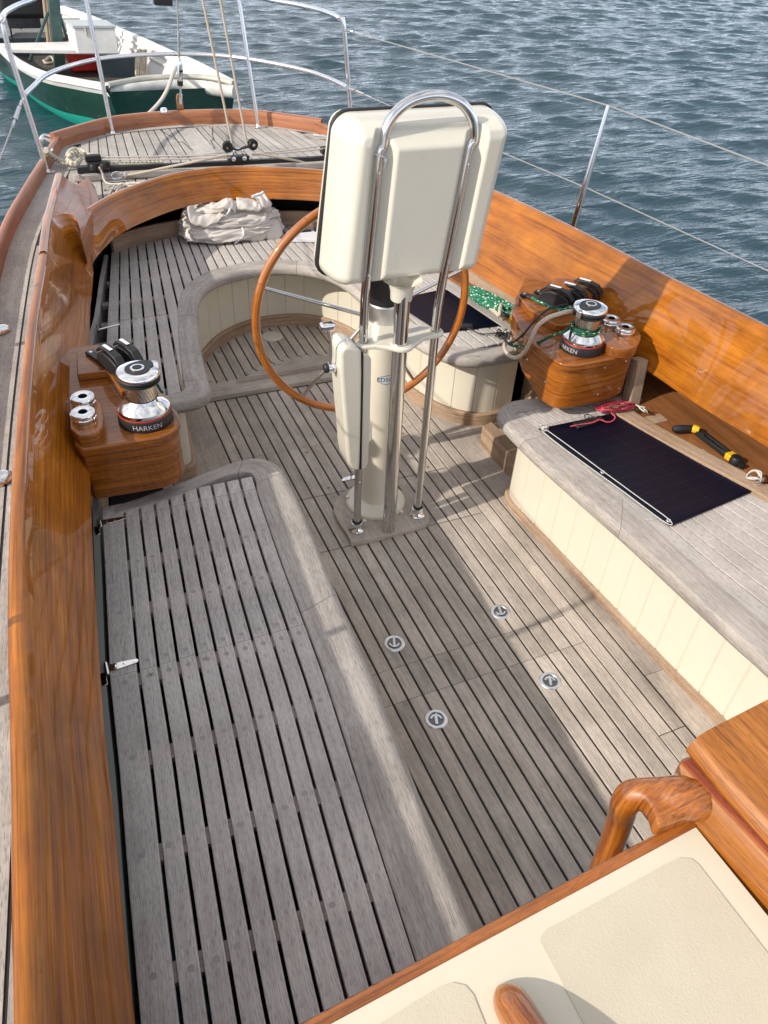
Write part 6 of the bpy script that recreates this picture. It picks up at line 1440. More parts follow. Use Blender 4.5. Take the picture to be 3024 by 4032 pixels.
    c = g(145, 95); mb = MB(); mb.box(tuple(c), (.38, .25, .26)); mb.lathe([(.09, -.1), (.10, .06), (.05, .1)], tuple(g(180, 110)), 14); mb.lathe([(.06, -.1), (.08, .0), (.05, .06)], tuple(g(95, 120)), 12); mb.tube(cat([g(110, 70), g(90, 100), g(120, 130), g(160, 90), g(190, 130)], 5), .018, 7); mb.build('engine_block', simple('oily grey metal', (.05, .05, .055), .5, metal=.5, var=.5), t, bevel=.012)
    mb = MB(); mb.tube(cat([g(125, 110), g(150, 140), g(120, 165), g(145, 175), g(135, 190)], 5), .010, 7); mb.build('fuel_line', M['cord_pink'], t)
    mb = MB(); mb.tube([tuple(g(65, 110)), tuple(g(70, 200)), tuple(g(85, 280))], .012, 7); mb.build('cable', M['black'], t)
    # hanging rope hank and painter
    yh = on(925, 400, -.02).y; g = lambda a, b: V(*qa(a, b), yh-.1)
    pts = []
    for k in range(9):
        x = 895+7*k; pts += [g(x, 345), g(x-3, 470+(k % 3)*10)] if k % 2 == 0 else [g(x-3, 480), g(x, 340+(k % 3)*6)]
    o = line3('rope_hank', 'hank of beige rope hanging on the inner side of the work boat', pts, .022, M['rope_beige'], k=5, n=7)
    line3('mooring_rope', 'thick pale rope from the boat transom down behind the yacht stern', [on(1150, 440, zg+.06), on(1140, 466, zg+.10), V(*qa(1128, 490), 6.93), V(*qa(1100, 570), 6.84), V(*qa(1060, 645), 6.8), V(*qa(1010, 705), 6.76), V(*qa(965, 748), 6.7)], .019, M['rope_white'], n=8)
    mb = MB(); a = on(562, 587, -.02); b = on(598, 583, -.02); c = on(616, 648, -.13); d = on(588, 648, -.13)
    line3('floor_rope', 'loose rope on the floor of the work boat beside the green post', [on(290, 400, -.2), on(330, 370, -.19), on(350, 405, -.2), on(300, 412, -.2), on(285, 395, -.19)], .015, M['rope_beige'])
    # red tag on the hull
    hull_root = [o for o in bpy.data.objects if o.name.startswith('work_boat')][0]
    zc = [-.02, -.13]; p = [P(*qa(562, 590), zc[0]), P(*qa(600, 584), zc[0]), P(*qa(618, 645), zc[1]), P(*qa(588, 650), zc[1])]
    to = (CP-p[0]).normalized()*.05
    mb = MB(); q_ = [tuple(v+to) for v in p]; q2_ = [tuple(v+to*.7) for v in p]; mb.add(q_+q2_, [(3, 2, 1, 0), (4, 5, 6, 7), (0, 1, 5, 4), (1, 2, 6, 5), (2, 3, 7, 6), (3, 0, 4, 7)])
    tg = mb.build('hull_tag', M['red'], hull_root)
    A_ = [v+to*1.02 for v in p]; bl = lambda u, v: A_[0]*(1-u)*(1-v)+A_[1]*u*(1-v)+A_[2]*u*v+A_[3]*(1-u)*v
    mb = MB()
    for (u0, u1, v0, v1) in ((.3, .45, .15, .32), (.55, .7, .15, .32), (.35, .65, .45, .5), (.3, .7, .68, .86)): mb.add([tuple(bl(u0, v0)), tuple(bl(u1, v0)), tuple(bl(u1, v1)), tuple(bl(u0, v1))], [(3, 2, 1, 0)])
    mb.build('tag_mark', M['white'], tg)
wb_items()
# ================================================================ CABIN TOP, HATCH, GRAB RAILS (near corner)
q7 = lambda x, y: (658+x*.6032, 1426+y*.6032)
ZC = .85
def cabin():
    root = thing('cabin_top', 'cream painted cabin top with a varnished teak edge at the bottom of the picture', 'cabin top', (-.3, -1.8, ZC))
    yE = P(*q7(575, 970), ZC).y
    e0 = P(*q7(0, 1285), ZC); e1 = P(*q7(1390, 545), ZC)
    i0 = P(*q7(95, 1292), ZC); i1 = P(*q7(1400, 596), ZC)
    d = Vector((e1.x-e0.x, e1.y-e0.y, 0)).normalized(); ext0 = e0-d*.6; i0e = i0-d*.6
    mb = MB(); n = 30
    o1 = [ext0.lerp(e1, k/n) for k in range(n+1)]; o2 = [i0e.lerp(i1, k/n) for k in range(n+1)]
    z = ZC; rows = [[(p.x, p.y, z-.05) for p in o1], [(p.x, p.y, z-.008) for p in o1], [(p.x, p.y-.003, z-.002) for p in o1], [(p.x, p.y-.009, z+.001) for p in o1], [(q.x, q.y, z+.001) for q in o2], [(q.x, q.y-.004, z-.01) for q in o2]]
    mb.grid(rows, flip=False); mb.build('edge_trim', M['trim'], root)
    rb = P(*q7(1659, 915), ZC); c = Vector((i1.x+.002, i1.y, 0)); dr = Vector((rb.x-i1.x, rb.y-i1.y, 0)).normalized(); far = i1+dr*1.6
    mb = MB(); mb.prism([(i0e.x, i0e.y-.001), (i1.x, i1.y-.001), (far.x, far.y), (far.x-1.6, far.y)], z-.03, z-.0005); mb.build('painted_top', M['cabin_cream'], root)
    # raised textured panels
    def pan(pts, r):
        mb = MB(); mb.prism(pts, z-.001, z+.0012); o = mb.build('nonslip_panel', M['nonskid'], root); return o
    pn = [P2(*q7(*q), z) for q in [(842, 1010), (848, 985), (870, 962), (905, 945), (1300, 728), (1345, 708), (1385, 712), (1410, 732), (1659, 1052), (1900, 1360), (1250, 1700), (1130, 1560), (1000, 1302)]]
    pan(pn, 0)
    pan([P2(*q7(*q), z) for q in [(60, 1430), (270, 1302), (480, 1172), (530, 1155), (575, 1165), (605, 1200), (645, 1302), (700, 1450), (300, 1700)]], 0)
    # after bulkhead below the edge
    mb = MB(); mb.prism([(ext0.x-.3, ext0.y-.004), (e1.x+.1, e1.y-.006), (e1.x+.1, e1.y-.05), (ext0.x-.3, ext0.y-.05)], .0, z-.045, along='x'); mb.build('bulkhead', M['varnish_box'], root)
    return root, i1, dr, e1
M['trim'] = wood('worn varnished edge', (.15,.043,.008), (.28,.085,.015), (.38,.13,.026), gu=3, gv=90, rough=.45, coat=.7, pores=.3, isl=.05, bump=.1, distort=.6, blotch=.3)
M['hatch'] = wood('hatch teak', (.17,.052,.008), (.30,.10,.014), (.42,.16,.028), gu=1.6, gv=60, rough=.45, coat=.5, pores=.4, isl=.10, bump=.12, distort=.4)
M['hatch_red'] = wood('red brown strip', (.20, .045, .022), (.30, .075, .04), (.38, .11, .06), gu=5, gv=120, rough=.5, coat=.3, pores=.3, bump=.1)
cab, CI, CD, CE = cabin()
def hatch():
    root = thing('companionway_hatch', 'varnished teak sliding hatch on its raised rails beside the cabin top', 'hatch', (CI.x+.1, CI.y, ZC))
    z1, z2, z3 = ZC+.055, ZC+.062, ZC+.10
    n = Vector((-CD.y, CD.x, 0)); n = n if n.x > 0 else -n          # across, to the right
    # side log: between the cream top and the red strip
    a = Vector((CI.x+.001, CI.y+.0, 0)); fwd = CD*1.5
    r0 = P(*q7(1345, 372), z1); r1 = P(*q7(1605, 650), z1)
    s0 = P(*q7(1380, 345), z1); 
    L0 = Vector((r0.x, r0.y, 0)); Ld = Vector((r1.x-r0.x, r1.y-r0.y, 0)).normalized()
    def row(p, z, d, ln=1.5, k=14): return [(p.x+d.x*ln*i/k, p.y+d.y*ln*i/k, z) for i in range(k+1)]
    base0 = P(*q7(1300, 540), ZC-.0); base0 = Vector((CI.x+.001, CI.y+.03, 0))
    mb = MB(); rows = [row(Vector((CI.x, CI.y+.03, 0)), ZC-.05, Ld), row(Vector((CI.x+.0, CI.y+.03, 0)), ZC+.004, Ld), row(L0.lerp(Vector((CI.x, CI.y+.03, 0)), .55), ZC+.03, Ld), row(L0, z1-.004, Ld), row(L0+n*.004, z1, Ld), row(L0+n*.10, z1, Ld), row(L0+n*.10, ZC-.05, Ld)]
    mb.grid(rows, close_v=True, flip=True)
    for e in (0, -1): mb.add([r[e] for r in rows], [list(range(len(rows)))[::(1 if e == 0 else -1)]], [[(p[1], p[2]) for p in [r[e] for r in rows]]])
    mb.build('side_log', M['hatch'], root, bevel=.004)
    w_ = .022; mb = MB(); rows = [row(L0+n*.003, z1+.0005, Ld), row(L0+n*.003, z1+.004, Ld), row(L0+n*(.003+w_), z1+.004, Ld), row(L0+n*(.003+w_), z1+.0005, Ld)]; mb.grid(rows, close_v=True, flip=True); mb.build('slide_strip', M['hatch_red'], root)
    # the sliding lid
    c0 = P(*q7(1362, 318), z2+.01); 
    t0 = P(*q7(1372, 290), z3); t1 = P(*q7(1659, 150), z3); e1 = P(*q7(1659, 668), z2)
    ad = Vector((t1.x-t0.x, t1.y-t0.y, 0)).normalized(); fd = Vector((e1.x-c0.x, e1.y-c0.y, 0)).normalized()
    def prof(d): return d
    p = Vector((c0.x, c0.y, 0)); W = 1.0; n2 = 16
    prf = [(0.0, z2), (-.003, z2+.008), (0, z2+.018), (.010, z2+.030), (.022, z3-.004), (.036, z3), (.30, z3+.012), (.62, z3+.012)]
    mb = MB(); rows = [[(p.x+ad.x*a_+fd.x*1.2*i/n2+(0 if i else ad.x*.006*(a_ < .02)), p.y+ad.y*a_+fd.y*1.2*i/n2, zz) for i in range(n2+1)] for a_, zz in prf]
    mb.grid(rows, flip=True); sec = [r[0] for r in rows]+[(rows[-1][0][0], rows[-1][0][1], z2)]; mb.add(sec, [list(range(len(sec)))], [[(q[0], q[2]) for q in sec]])
    mb.build('lid', M['hatch'], root)
    return root, z1
hat, ZL = hatch()
def grab():
    # bent wooden handle that leaves the hatch log, bends over and runs down the bulkhead
    g = lambda x, y, z: P(*q7(x, y), z)
    pts = [g(1440, 500, .872), g(1388, 495, .874), g(1338, 488, .872), g(1297, 486, .868), g(1258, 482, .864), g(1206, 477, .860), g(1170, 482, .850), g(1147, 512, .828)]
    top = pts[-1]; yy = top.y+.004
    pts += [V(*q7(1136, 552), yy), V(*q7(1121, 600), yy), V(*q7(1098, 662), yy), V(*q7(1066, 744), yy), V(*q7(1020, 860), yy)]
    q = cat([tuple(p) for p in pts], 6); m = len(q)
    rr = list(np.interp(np.arange(m)/6.0, [0, 1, 2, 3, 4, 5, 6, 7, 9, 12], [.034, .034, .033, .031, .028, .0245, .0240, .0235, .0225, .022]))
    cp = lambda x, y: P2(*q7(((1843+.712*x)-1200)/1.0995, ((2756+.712*y)-2600)/1.0995), .868)
    web = [(1222, 322), (1168, 345), (1146, 395), (1135, 455), (1060, 478), (1000, 492), (960, 505), (955, 560), (985, 590), (1012, 640), (1034, 728), (1110, 700), (1200, 665), (1235, 655), (1330, 640), (1430, 610), (1450, 530), (1330, 415)]
    mb = MB(); mb.tube(q, rr, 18, vscale=.13); mb.prism([cp(*w_) for w_ in web], .845, .884)
    o = mb.build('grab_handle', M['grabobj'])
    rm = o.modifiers.new('remesh', 'REMESH'); rm.mode = 'VOXEL'; rm.voxel_size = .0035; rm.use_smooth_shade = True
    sm = o.modifiers.new('smooth', 'SMOOTH'); sm.factor = .7; sm.iterations = 22
    tag(o, 'bent varnished wooden grab handle curving down from the hatch corner', 'grab handle')
M['grabobj'] = wood('glossy figured handle wood', (.13,.03,.005), (.30,.09,.012), (.44,.165,.03), gu=14, gv=60, rough=.4, coat=1, pores=.25, isl=.05, bump=.0, distort=2.0, blotch=.3, obj=True, pv=300, pg=3)
M['grabwood'] = wood('glossy figured grab wood', (.15,.036,.005), (.32,.095,.012), (.46,.17,.03), gu=6, gv=45, rough=.4, coat=1, pores=.25, isl=.05, bump=.0, distort=1.4, blotch=.3)
grab()
def handrail():
    # end of an arched wooden rail standing on the cabin top
    z = ZC
    a = P(*q7(735, 1135), z+.03); d = (P(*q7(880, 1400), z+.05)-P(*q7(760, 1160), z+.05)); d = Vector((d.x, d.y, 0)).normalized(); s = Vector((d.y, -d.x, 0))
    b0 = P(*q7(728, 1150), z)
    mb = MB(); n = 26; L_ = .5; rows = []
    base = Vector((b0.x, b0.y, 0))-d*.0
    w_ = .0215
    def top(t): return z+.004+.080*(math.sin(min(1, t/.22)*math.pi/2))**.62
    def bot(t): 
        if t < .09: return z-.001
        if t > .40: return z-.001
        return z-.001+.045*math.sin((t-.09)/.31*math.pi)**.6
    ts = [L_*(i/n)**1.9 for i in range(n+1)]
    prof = [(-1, 0), (-1.0, .5), (-.9, .8), (-.55, .97), (0, 1.0), (.55, .97), (.9, .8), (1.0, .5), (1, 0), (0, 0)]
    for sx, k in prof:
        row = []
        for t in ts:
            tp, bt = top(t), bot(t); ww = w_*math.sqrt(max(.04, 1-(1-min(1, t/.030))**2)); p = base+d*t+s*(sx*ww)+s*.012; row.append((p.x, p.y, bt+(tp-bt)*k))
        rows.append(row)
    mb.grid(rows, close_v=True, flip=True); mb.add([r[0] for r in rows], [list(range(len(rows)))], [[(q[0], q[2]) for q in [r[0] for r in rows]]])
    o = mb.build('cabin_handrail', M['grabwood'], ang=60); tag(o, 'rounded end of a varnished wooden handrail on the cabin top at the bottom edge', 'handrail')
handrail()
# ================================================================ LOOSE THINGS IN THE COCKPIT
def sheet(name, pts, z, th, mat, parent=None, bevel=0):
    mb = MB(); mb.prism(pts, z, z+th); return mb.build(name, mat, parent, bevel=bevel)
def solar_big():
    z = .378; c = [P(1163, 929, z), P(1357, 889, z), P(1647, 1054, z), P(1446, 1139, z)]
    root = thing('solar_panel', 'larger flexible black solar panel lying on the right front bench', 'solar panel', tuple(c[0]))
    A = [Vector((p.x, p.y)) for p in c]
    bil = lambda u, v: (A[0]*(1-u)*(1-v)+A[1]*u*(1-v)+A[2]*u*v+A[3]*(1-u)*v)
    rows = []
    for i in range(13):
        u = i/12; rows.append([(*bil(u, j/20), z+.004+.004*math.sin(u*3.1)*math.sin(j/20*6)+(.006*max(0, (u-.85)/.15)*max(0, math.sin(j*.9)))) for j in range(21)])
    mb = MB(); mb.grid(rows, flip=False); o = mb.build('laminated_sheet', M['panel'], root); s = o.modifiers.new('s', 'SOLIDIFY'); s.thickness = .003; s.offset = 1
    top = lambda u, v: tuple((*bil(u, v), z+.0085+.004*math.sin(u*3.1)*math.sin(v*6)))
    mb = MB()
    for k in range(1, 12):
        v = k/12; w_ = .0010; rr = [[top(u, v-w_) for u in np.linspace(.05, .95, 10)], [top(u, v+w_) for u in np.linspace(.05, .95, 10)]]; mb.grid(rr)
    for u0 in (.06, .5, .94): mb.grid([[top(u0-.0012, v) for v in np.linspace(.04, .96, 14)], [top(u0+.0012, v) for v in np.linspace(.04, .96, 14)]])
    mb.build('cell_lines', M['panelline'], root)
    for (u, v) in ((.03, .03), (.03, .5), (.03, .97), (.95, .5), (.96, .03), (.96, .97)):
        p = top(u, v); mb = MB(); mb.lathe([(.003, .0025), (.0065, .0035), (.009, .0005)], p, 16); mb.build('grommet', M['steel'], root)
    p = top(.30, .07); q = top(.62, .05); d = Vector(q)-Vector(p); mb = MB(); mb.box(tuple((Vector(p)+Vector(q))/2+Vector((0, 0, .006))), (d.length, .032, .013), Matrix.Rotation(math.atan2(d.y, d.x), 3, 'Z')); mb.build('junction_box', M['black'], root, bevel=.003)
    g0 = Vector(top(.03, .03)); g1 = Vector(top(.03, .5)); g2 = Vector(top(.03, .97)); up = Vector((0, 0, .005)); off = Vector((-.014, -.002, -.002))
    ropeobj('lashing_cord', [g0+up, g0.lerp(g1, .5)+up*1.2, g1+up, g1.lerp(g2, .5)+up, g2+up, g2+off*1.0, g1.lerp(g2, .4)+off, g1+off*1.1, g0.lerp(g1, .4)+off*1.2, g0+off*.8, g0+up], .0015, M['cord_white'], root)
    kn = [g0+Vector((random.uniform(-.016, .012), random.uniform(-.010, .02), random.uniform(.004, .016))) for _ in range(14)]
    ropeobj('knot', kn, .0022, M['cord_white'], root, k=5)
    k2 = Vector(top(.97, .95)); pts = [k2+Vector((.012+.026*math.cos(a)+random.uniform(-.006, .006), .01+.026*math.sin(a), .012+.01*math.sin(a*2)+random.uniform(0, .008))) for a in np.linspace(0, 15, 22)]
    ropeobj('cord_loops', pts, .0023, M['cord_white'], root, k=5)
    mb = MB(); mb.tube([tuple(k2+Vector((-.01, -.02, .012))), tuple(k2+Vector((.03, -.03, .012)))], .006, 10); mb.tube([tuple(k2+Vector((.0, .0, .012))), tuple(k2+Vector((.035, .012, .012)))], .004, 8); mb.build('clip', M['chrome'], root)
    k3 = Vector(top(.97, .02)); pts = [k3+Vector((.012, .0, .01)), k3+Vector((.0, .03, .016)), k3+Vector((.03, .03, .012)), k3+Vector((.05, -.0, .012)), k3+Vector((.06, -.03, .008)), k3+Vector((.04, -.035, .015)), k3+Vector((.035, -.01, .02)), k3+Vector((.055, -.02, .02))]
    ropeobj('corner_cord', pts, .0026, M['cord_white'], root, k=5)
    mb = MB(); mb.lathe([(.006, 0), (.011, .003), (.006, .006)], tuple(k3+Vector((.06, -.03, .005))), 14); mb.build('ring', M['chrome'], root)
    return z
solar_big()
zp = .385
P5 = lambda x, y, z: P(*q5(x, y), z)
line3('red_wire', 'thin red and pink wire running over the corner of the larger solar panel', [P5(605, 920, zp+.012), P5(660, 910, zp+.014), P5(720, 900, zp+.016), P5(760, 885, zp+.02), P5(800, 897, zp+.012), P5(830, 890, zp+.012), P5(843, 870, zp+.016), P5(825, 850, zp+.02), P5(830, 830, zp+.02), P5(860, 820, zp+.03)], .0026, M['cord_pink'], 'wire')
line3('red_wire', 'short pink wire loop beside the junction box on the solar panel', [P5(760, 888, zp+.02), P5(740, 875, zp+.018), P5(710, 870, zp+.014), P5(690, 880, zp+.014), P5(680, 862, zp+.02), P5(700, 856, zp+.02), P5(740, 872, zp+.02)], .0018, M['rubber'], 'wire')
random.seed(5)
pts = []
for k in range(6):
    w_ = 1-.06*k
    for a in np.linspace(0, 6.28, 9)[:-1]:
        pts.append(P5(845+105*w_*math.cos(a)+random.uniform(-6, 6), 815+22*math.sin(a)*w_+random.uniform(-5, 5)-10*math.cos(a), zp+.008+.004*k+random.uniform(0, .008)))
line3('red_wire_coil', 'flat coil of thin red and black wire on the bench behind the solar panel', pts, .0026, M['cord_pink'], 'wire coil', k=4)
line3('wire_coil', 'dark red wire wound with the coil behind the solar panel', [p+Vector((random.uniform(-.008, .008), random.uniform(-.008, .008), .003)) for p in pts[::2]], .0023, simple('dark red wire', (.16, .01, .02), .5), 'wire coil', k=5)
# smaller solar panel on the curved bench
z = .394; pl = [P2(868, 645, z), P2(961, 625, z), P2(1078, 704, z), P2(952, 719, z), P2(872, 668, z)]
t = thing('solar_panel', 'smaller black solar panel lying on the right arm of the curved bench behind the guard', 'solar panel', (*pl[0], z))
sheet('laminated_sheet', pl, z, .004, M['panel'], t, .001)
c = P(*qr(55, 432), z+.01); mb = MB(); mb.box(tuple(c), (.07, .03, .014), Matrix.Rotation(rad(-20), 3, 'Z')); mb.build('junction_box', M['black'], t, bevel=.003)
PR = lambda x, y, z: P(*qr(x, y), z)
line3('black_cable', 'thin black cable from the smaller solar panel to its tangle at the bench corner', [PR(75, 445, z+.012), PR(110, 462, z+.008), PR(160, 485, z+.006), PR(220, 488, z+.006), PR(285, 480, z+.006), PR(330, 470, z+.01)], .0028, M['rubber'], 'cable')
random.seed(3); line3('cable_tangle', 'black cable bundled in a small tangle on the end of the curved bench', [PR(325+random.uniform(-48, 45), 478+random.uniform(-30, 32), z+.006+random.uniform(0, .02)) for _ in range(26)], .0024, M['rubber'], 'cable', k=5)
random.seed(4); line3('pale_cord_tangle', 'pale thin cord mixed in the black cable tangle on the curved bench', [PR(330+random.uniform(-45, 30), 460+random.uniform(-25, 25), z+.012+random.uniform(0, .02)) for _ in range(12)], .0016, M['cord_white'], 'cord', k=5)
# ---- winch handle on the shelf
def handle():
    z = .385; a, b, c, d = P5(1150, 935, z), P5(1255, 930, z), P5(1290, 940, z), P5(1490, 1092, z)
    t = thing('winch_handle', 'black winch handle with yellow collars lying on the brown shelf', 'winch handle', tuple(b))
    mb = MB(); mb.tube([tuple(a), tuple(a.lerp(b, .12)), tuple(a.lerp(b, .5)), tuple(a.lerp(b, .85)), tuple(b)], [.008, .0145, .015, .013, .012], 16); mb.build('grip', M['rubber'], t)
    mb = MB(); mb.tube([tuple(b), tuple(b.lerp(c, .4)), tuple(c)], [.0145, .016, .013], 16); mb.build('collar', M['yellow'], t)
    ax = (d-c).normalized(); s = Vector((-ax.y, ax.x, 0)); L_ = (d-c).length; mb = MB()
    def bar(u0, u1, v0, v1, h0, h1, m, nm):
        mb = MB(); pts = [c+ax*u0+s*v0, c+ax*u1+s*v0, c+ax*u1+s*v1, c+ax*u0+s*v1]; mb.prism([(p.x, p.y) for p in pts], h0, h1); return mb.build(nm, m, t, bevel=.003)
    bar(0, L_, .006, .0155, .367, .386, M['black'], 'arm'); bar(0, L_, -.0155, -.006, .367, .386, M['black'], 'arm'); bar(0, .03, -.006, .006, .367, .386, M['black'], 'arm_web'); bar(L_*.62, L_*.8, -.006, .006, .367, .386, M['black'], 'arm_web')
    bar(L_*.80, L_*.96, -.017, .017, .366, .390, M['yellow'], 'end_grip')
    mb = MB(); mb.lathe([(.0, .394), (.018, .393), (.022, .386), (.022, .365)], (d.x, d.y, 0), 22); mb.build('head', M['black'], t)
    mb = MB(); e = d+ax*.03; mb.prism([(e.x+.012*math.cos(q_)*(1 if i % 2 else .7), e.y+.012*math.sin(q_)*(1 if i % 2 else .7)) for i, q_ in enumerate(np.linspace(0, 6.28, 17)[:-1])], .368, .384); mb.build('drive_star', M['black'], t)
handle()
# ---- crumpled sail cover on the after bench
def cloth():
    qs = lambda x, y: ((700+x*.3617)/K, (700+y*.3617)/K)
    f0, f1 = P(*qs(70, 640), .392), P(*qs(1130, 640), .392); fc = P(*qs(600, 700), .392)
    root = thing('sail_cover', 'crumpled bundle of off white canvas lying on the after bench under the arch', 'canvas bundle', tuple(fc))
    x0, x1 = f0.x, f1.x; W = x1-x0; yb = min(f0.y, f1.y); 
    from mathutils import noise
    def blob(cx, cy, cz, rx, ry, rz, seed, amp, nm, pw=2.6, fold=7):
        nu, nv = 150, 60; rows = []
        for j in range(nv+1):
            v = -math.pi/2+math.pi*j/nv; row = []
            for i in range(nu):
                u = 2*math.pi*i/nu; sp = lambda a, p: math.copysign(abs(a)**p, a)
                x = sp(math.cos(v), 2/pw)*sp(math.cos(u), 2/pw); y = sp(math.cos(v), 2/pw)*sp(math.sin(u), 2/pw); zz = sp(math.sin(v), 2/pw)
                n = Vector((x, y, zz)); q = n*1.35+Vector((seed, seed*2, 0))
                w1 = noise.noise(q*1.1)
                rd = 1-abs(noise.noise(Vector((q.x*1.3+w1*1.8, q.y*1.3, q.z*1.9+w1*1.6))))*2      # ridges lying mostly flat
                rd2 = 1-abs(noise.noise(Vector((q.x*3.1+w1*2+5, q.y*2.4+1, q.z*4+w1*3+3))))*2
                fine = noise.noise(q*7)
                k = 1+amp*(rd*.60+rd2*.14+fine*.03+w1*.7)
                p = Vector((cx+rx*x*k, cy+ry*y*k, max(.3925, cz+rz*zz*k))); row.append(tuple(p))
            rows.append(row)
        mb = MB(); mb.grid(rows, close_u=True); return mb.build(nm, M['cloth'], root, ang=75)
    H = .165; cx = (x0+x1)/2
    blob(cx, yb+.10, .392+.042, W*.50, .125, .050, 3.1, .20, 'bottom_fold', 3.0)
    blob(cx+.005, yb+.11, .392+.085, W*.47, .115, .048, 8.3, .24, 'middle_fold', 2.8)
    blob(cx-.015, yb+.105, .392+.125, W*.40, .095, .036, 12.9, .26, 'top_fold', 2.6)
    # thin folded edges: ribbons that stand off the lump
    def ribbon(front, back, nm, m=None, th=.004, wav=.006, k=8):
        a = cat([tuple(p) for p in front], k); b = cat([tuple(p) for p in back], k); n = len(a); rows = []
        for t in np.linspace(0, 1, 9):
            row = []
            for i in range(n):
                p = np.array(a[i])*(1-t)+np.array(b[i])*t; p = p+np.array([0, -math.sin(t*math.pi)*.012, math.sin(t*math.pi)*.010+wav*noise.noise(Vector((i*.23, t*2.2, len(a)*.1)))*1.5])
                row.append(tuple(p))
            rows.append(row)
        mb = MB(); mb.grid(rows); o = mb.build(nm, m or M['cloth'], root, ang=80); s = o.modifiers.new('s', 'SOLIDIFY'); s.thickness = th; return o
    Q = lambda x, y, yy: V(*qs(x, y), yy)
    y1 = yb-.01
    ribbon([Q(345, 290, y1+.02), Q(370, 335, y1+.0), Q(480, 330, y1-.01), Q(590, 350, y1-.005), Q(625, 395, y1)], [Q(370, 270, y1+.05), Q(440, 262, y1+.06), Q(520, 225, y1+.07), Q(590, 225, y1+.07), Q(640, 280, y1+.05)], 'fold')
    ribbon([Q(640, 350, y1+.01), Q(730, 340, y1), Q(820, 355, y1-.005), Q(890, 362, y1-.005), Q(935, 325, y1+.01)], [Q(635, 215, y1+.08), Q(730, 215, y1+.08), Q(820, 235, y1+.07), Q(880, 250, y1+.06), Q(935, 290, y1+.05)], 'fold')
    ribbon([Q(100, 330, y1+.02), Q(130, 470, y1), Q(200, 520, y1-.01), Q(300, 535, y1-.012), Q(420, 490, y1-.01), Q(500, 410, y1)], [Q(170, 300, y1+.06), Q(190, 350, y1+.05), Q(240, 380, y1+.05), Q(330, 370, y1+.05), Q(420, 365, y1+.05), Q(500, 370, y1+.05)], 'fold')
    ribbon([Q(290, 545, y1), Q(450, 555, y1-.01), Q(620, 545, y1-.012), Q(780, 545, y1-.012), Q(930, 545, y1-.01), Q(960, 470, y1)], [Q(400, 480, y1+.03), Q(520, 470, y1+.03), Q(650, 420, y1+.03), Q(780, 380, y1+.03), Q(900, 370, y1+.03), Q(965, 370, y1+.03)], 'fold')
    ribbon([Q(940, 560, y1), Q(985, 690, y1-.012), Q(1080, 680, y1-.01), Q(1140, 640, y1+.01)], [Q(960, 460, y1+.03), Q(1010, 450, y1+.03), Q(1080, 440, y1+.04), Q(1125, 500, y1+.05)], 'fold')
    ribbon([Q(290, 560, y1), Q(330, 650, y1-.012), Q(480, 660, y1-.015), Q(600, 650, y1-.012), Q(640, 560, y1)], [Q(330, 545, y1+.02), Q(400, 548, y1+.02), Q(480, 545, y1+.02), Q(560, 545, y1+.02), Q(640, 548, y1+.02)], 'fold')
    ribbon([Q(780, 560, y1), Q(800, 690, y1-.012), Q(850, 700, y1-.015), Q(920, 690, y1-.012), Q(975, 660, y1)], [Q(800, 545, y1+.02), Q(850, 548, y1+.02), Q(880, 545, y1+.02), Q(920, 545, y1+.02), Q(960, 548, y1+.02)], 'fold')
    ribbon([Q(870, 245, y1+.02), Q(940, 330, y1+.0), Q(1000, 320, y1+.01), Q(1030, 300, y1+.03)], [Q(800, 205, y1+.06), Q(850, 180, y1+.07), Q(900, 165, y1+.08), Q(930, 165, y1+.08)], 'fold')
    for pp_ in ([(690, 548), (705, 600), (690, 650), (640, 690), (600, 725)], [(555, 335), (545, 370), (520, 400), (495, 420)], [(800, 205), (850, 195), (900, 170), (915, 160)]):
        e = [Q(x, y, y1-.02) for x, y in pp_]; e2 = [p+Vector((.012, 0, -.003)) for p in e]
        ribbon(e, e2, 'webbing_strap', M['whitecloth'], .003, .001, 5)
cloth()
# ---- white plastic frame beside it
a = [P2(612, 522, .394), P2(700, 524, .394), P2(700, 506, .394), P2(622, 504, .394)]
t = thing('white_board', 'white plastic board lying on the after bench to the right of the canvas bundle', 'board', (*a[0], .394))
mb = MB(); mb.prism(a, .393, .412); mb.build('board', M['white'], t, bevel=.002)
mb = MB(); p = P(655, 500, .415); mb.box(tuple(p), (.09, .012, .010)); p = P(680, 500, .415); mb.box(tuple(p+Vector((.01, .01, .006))), (.02, .014, .02)); mb.build('clips', M['black'], t, bevel=.002)
# ---- green rope heap on the after shelf
def heap(name, label, cpts, n, spread, zlo, zhi, r, mat, seed, cat_='rope'):
    random.seed(seed); pts = []
    for i in range(n):
        c = cpts[i % len(cpts)]; pts.append(P5(c[0]+random.uniform(-spread, spread), c[1]+random.uniform(-spread*.55, spread*.55), random.uniform(zlo, zhi)))
    return line3(name, label, pts, r, mat, cat_, k=7, n=8)
random.seed(21); pts = []
for k in range(17):       # long loops roughly along the shelf
    d = random.uniform(-1, 1); h = .418+.0045*k
    vv = random.uniform(.15, 1.0)
    for a in np.linspace(0, 2*math.pi, 10)[:-1]:
        u = math.cos(a); v = math.sin(a)*vv
        x = 175+135*u+random.uniform(-10, 10)+d*8; y = 252+60*u+(40+9*d)*v*1.0+random.uniform(-9, 9)
        pts.append(P5(x, y, h+random.uniform(-.012, .014)))
line3('green_rope', 'heap of green rope with white flecks behind the right winch console', pts, .0068, M['rope_green'], k=4)
line3('beige_rope_end', 'short end of beige rope lying on the heap of green rope', [P5(235, 270, .50), P5(228, 300, .51), P5(222, 330, .50), P5(205, 310, .49), P5(180, 295, .48), P5(250, 350, .47)], .0075, M['rope_beige'])
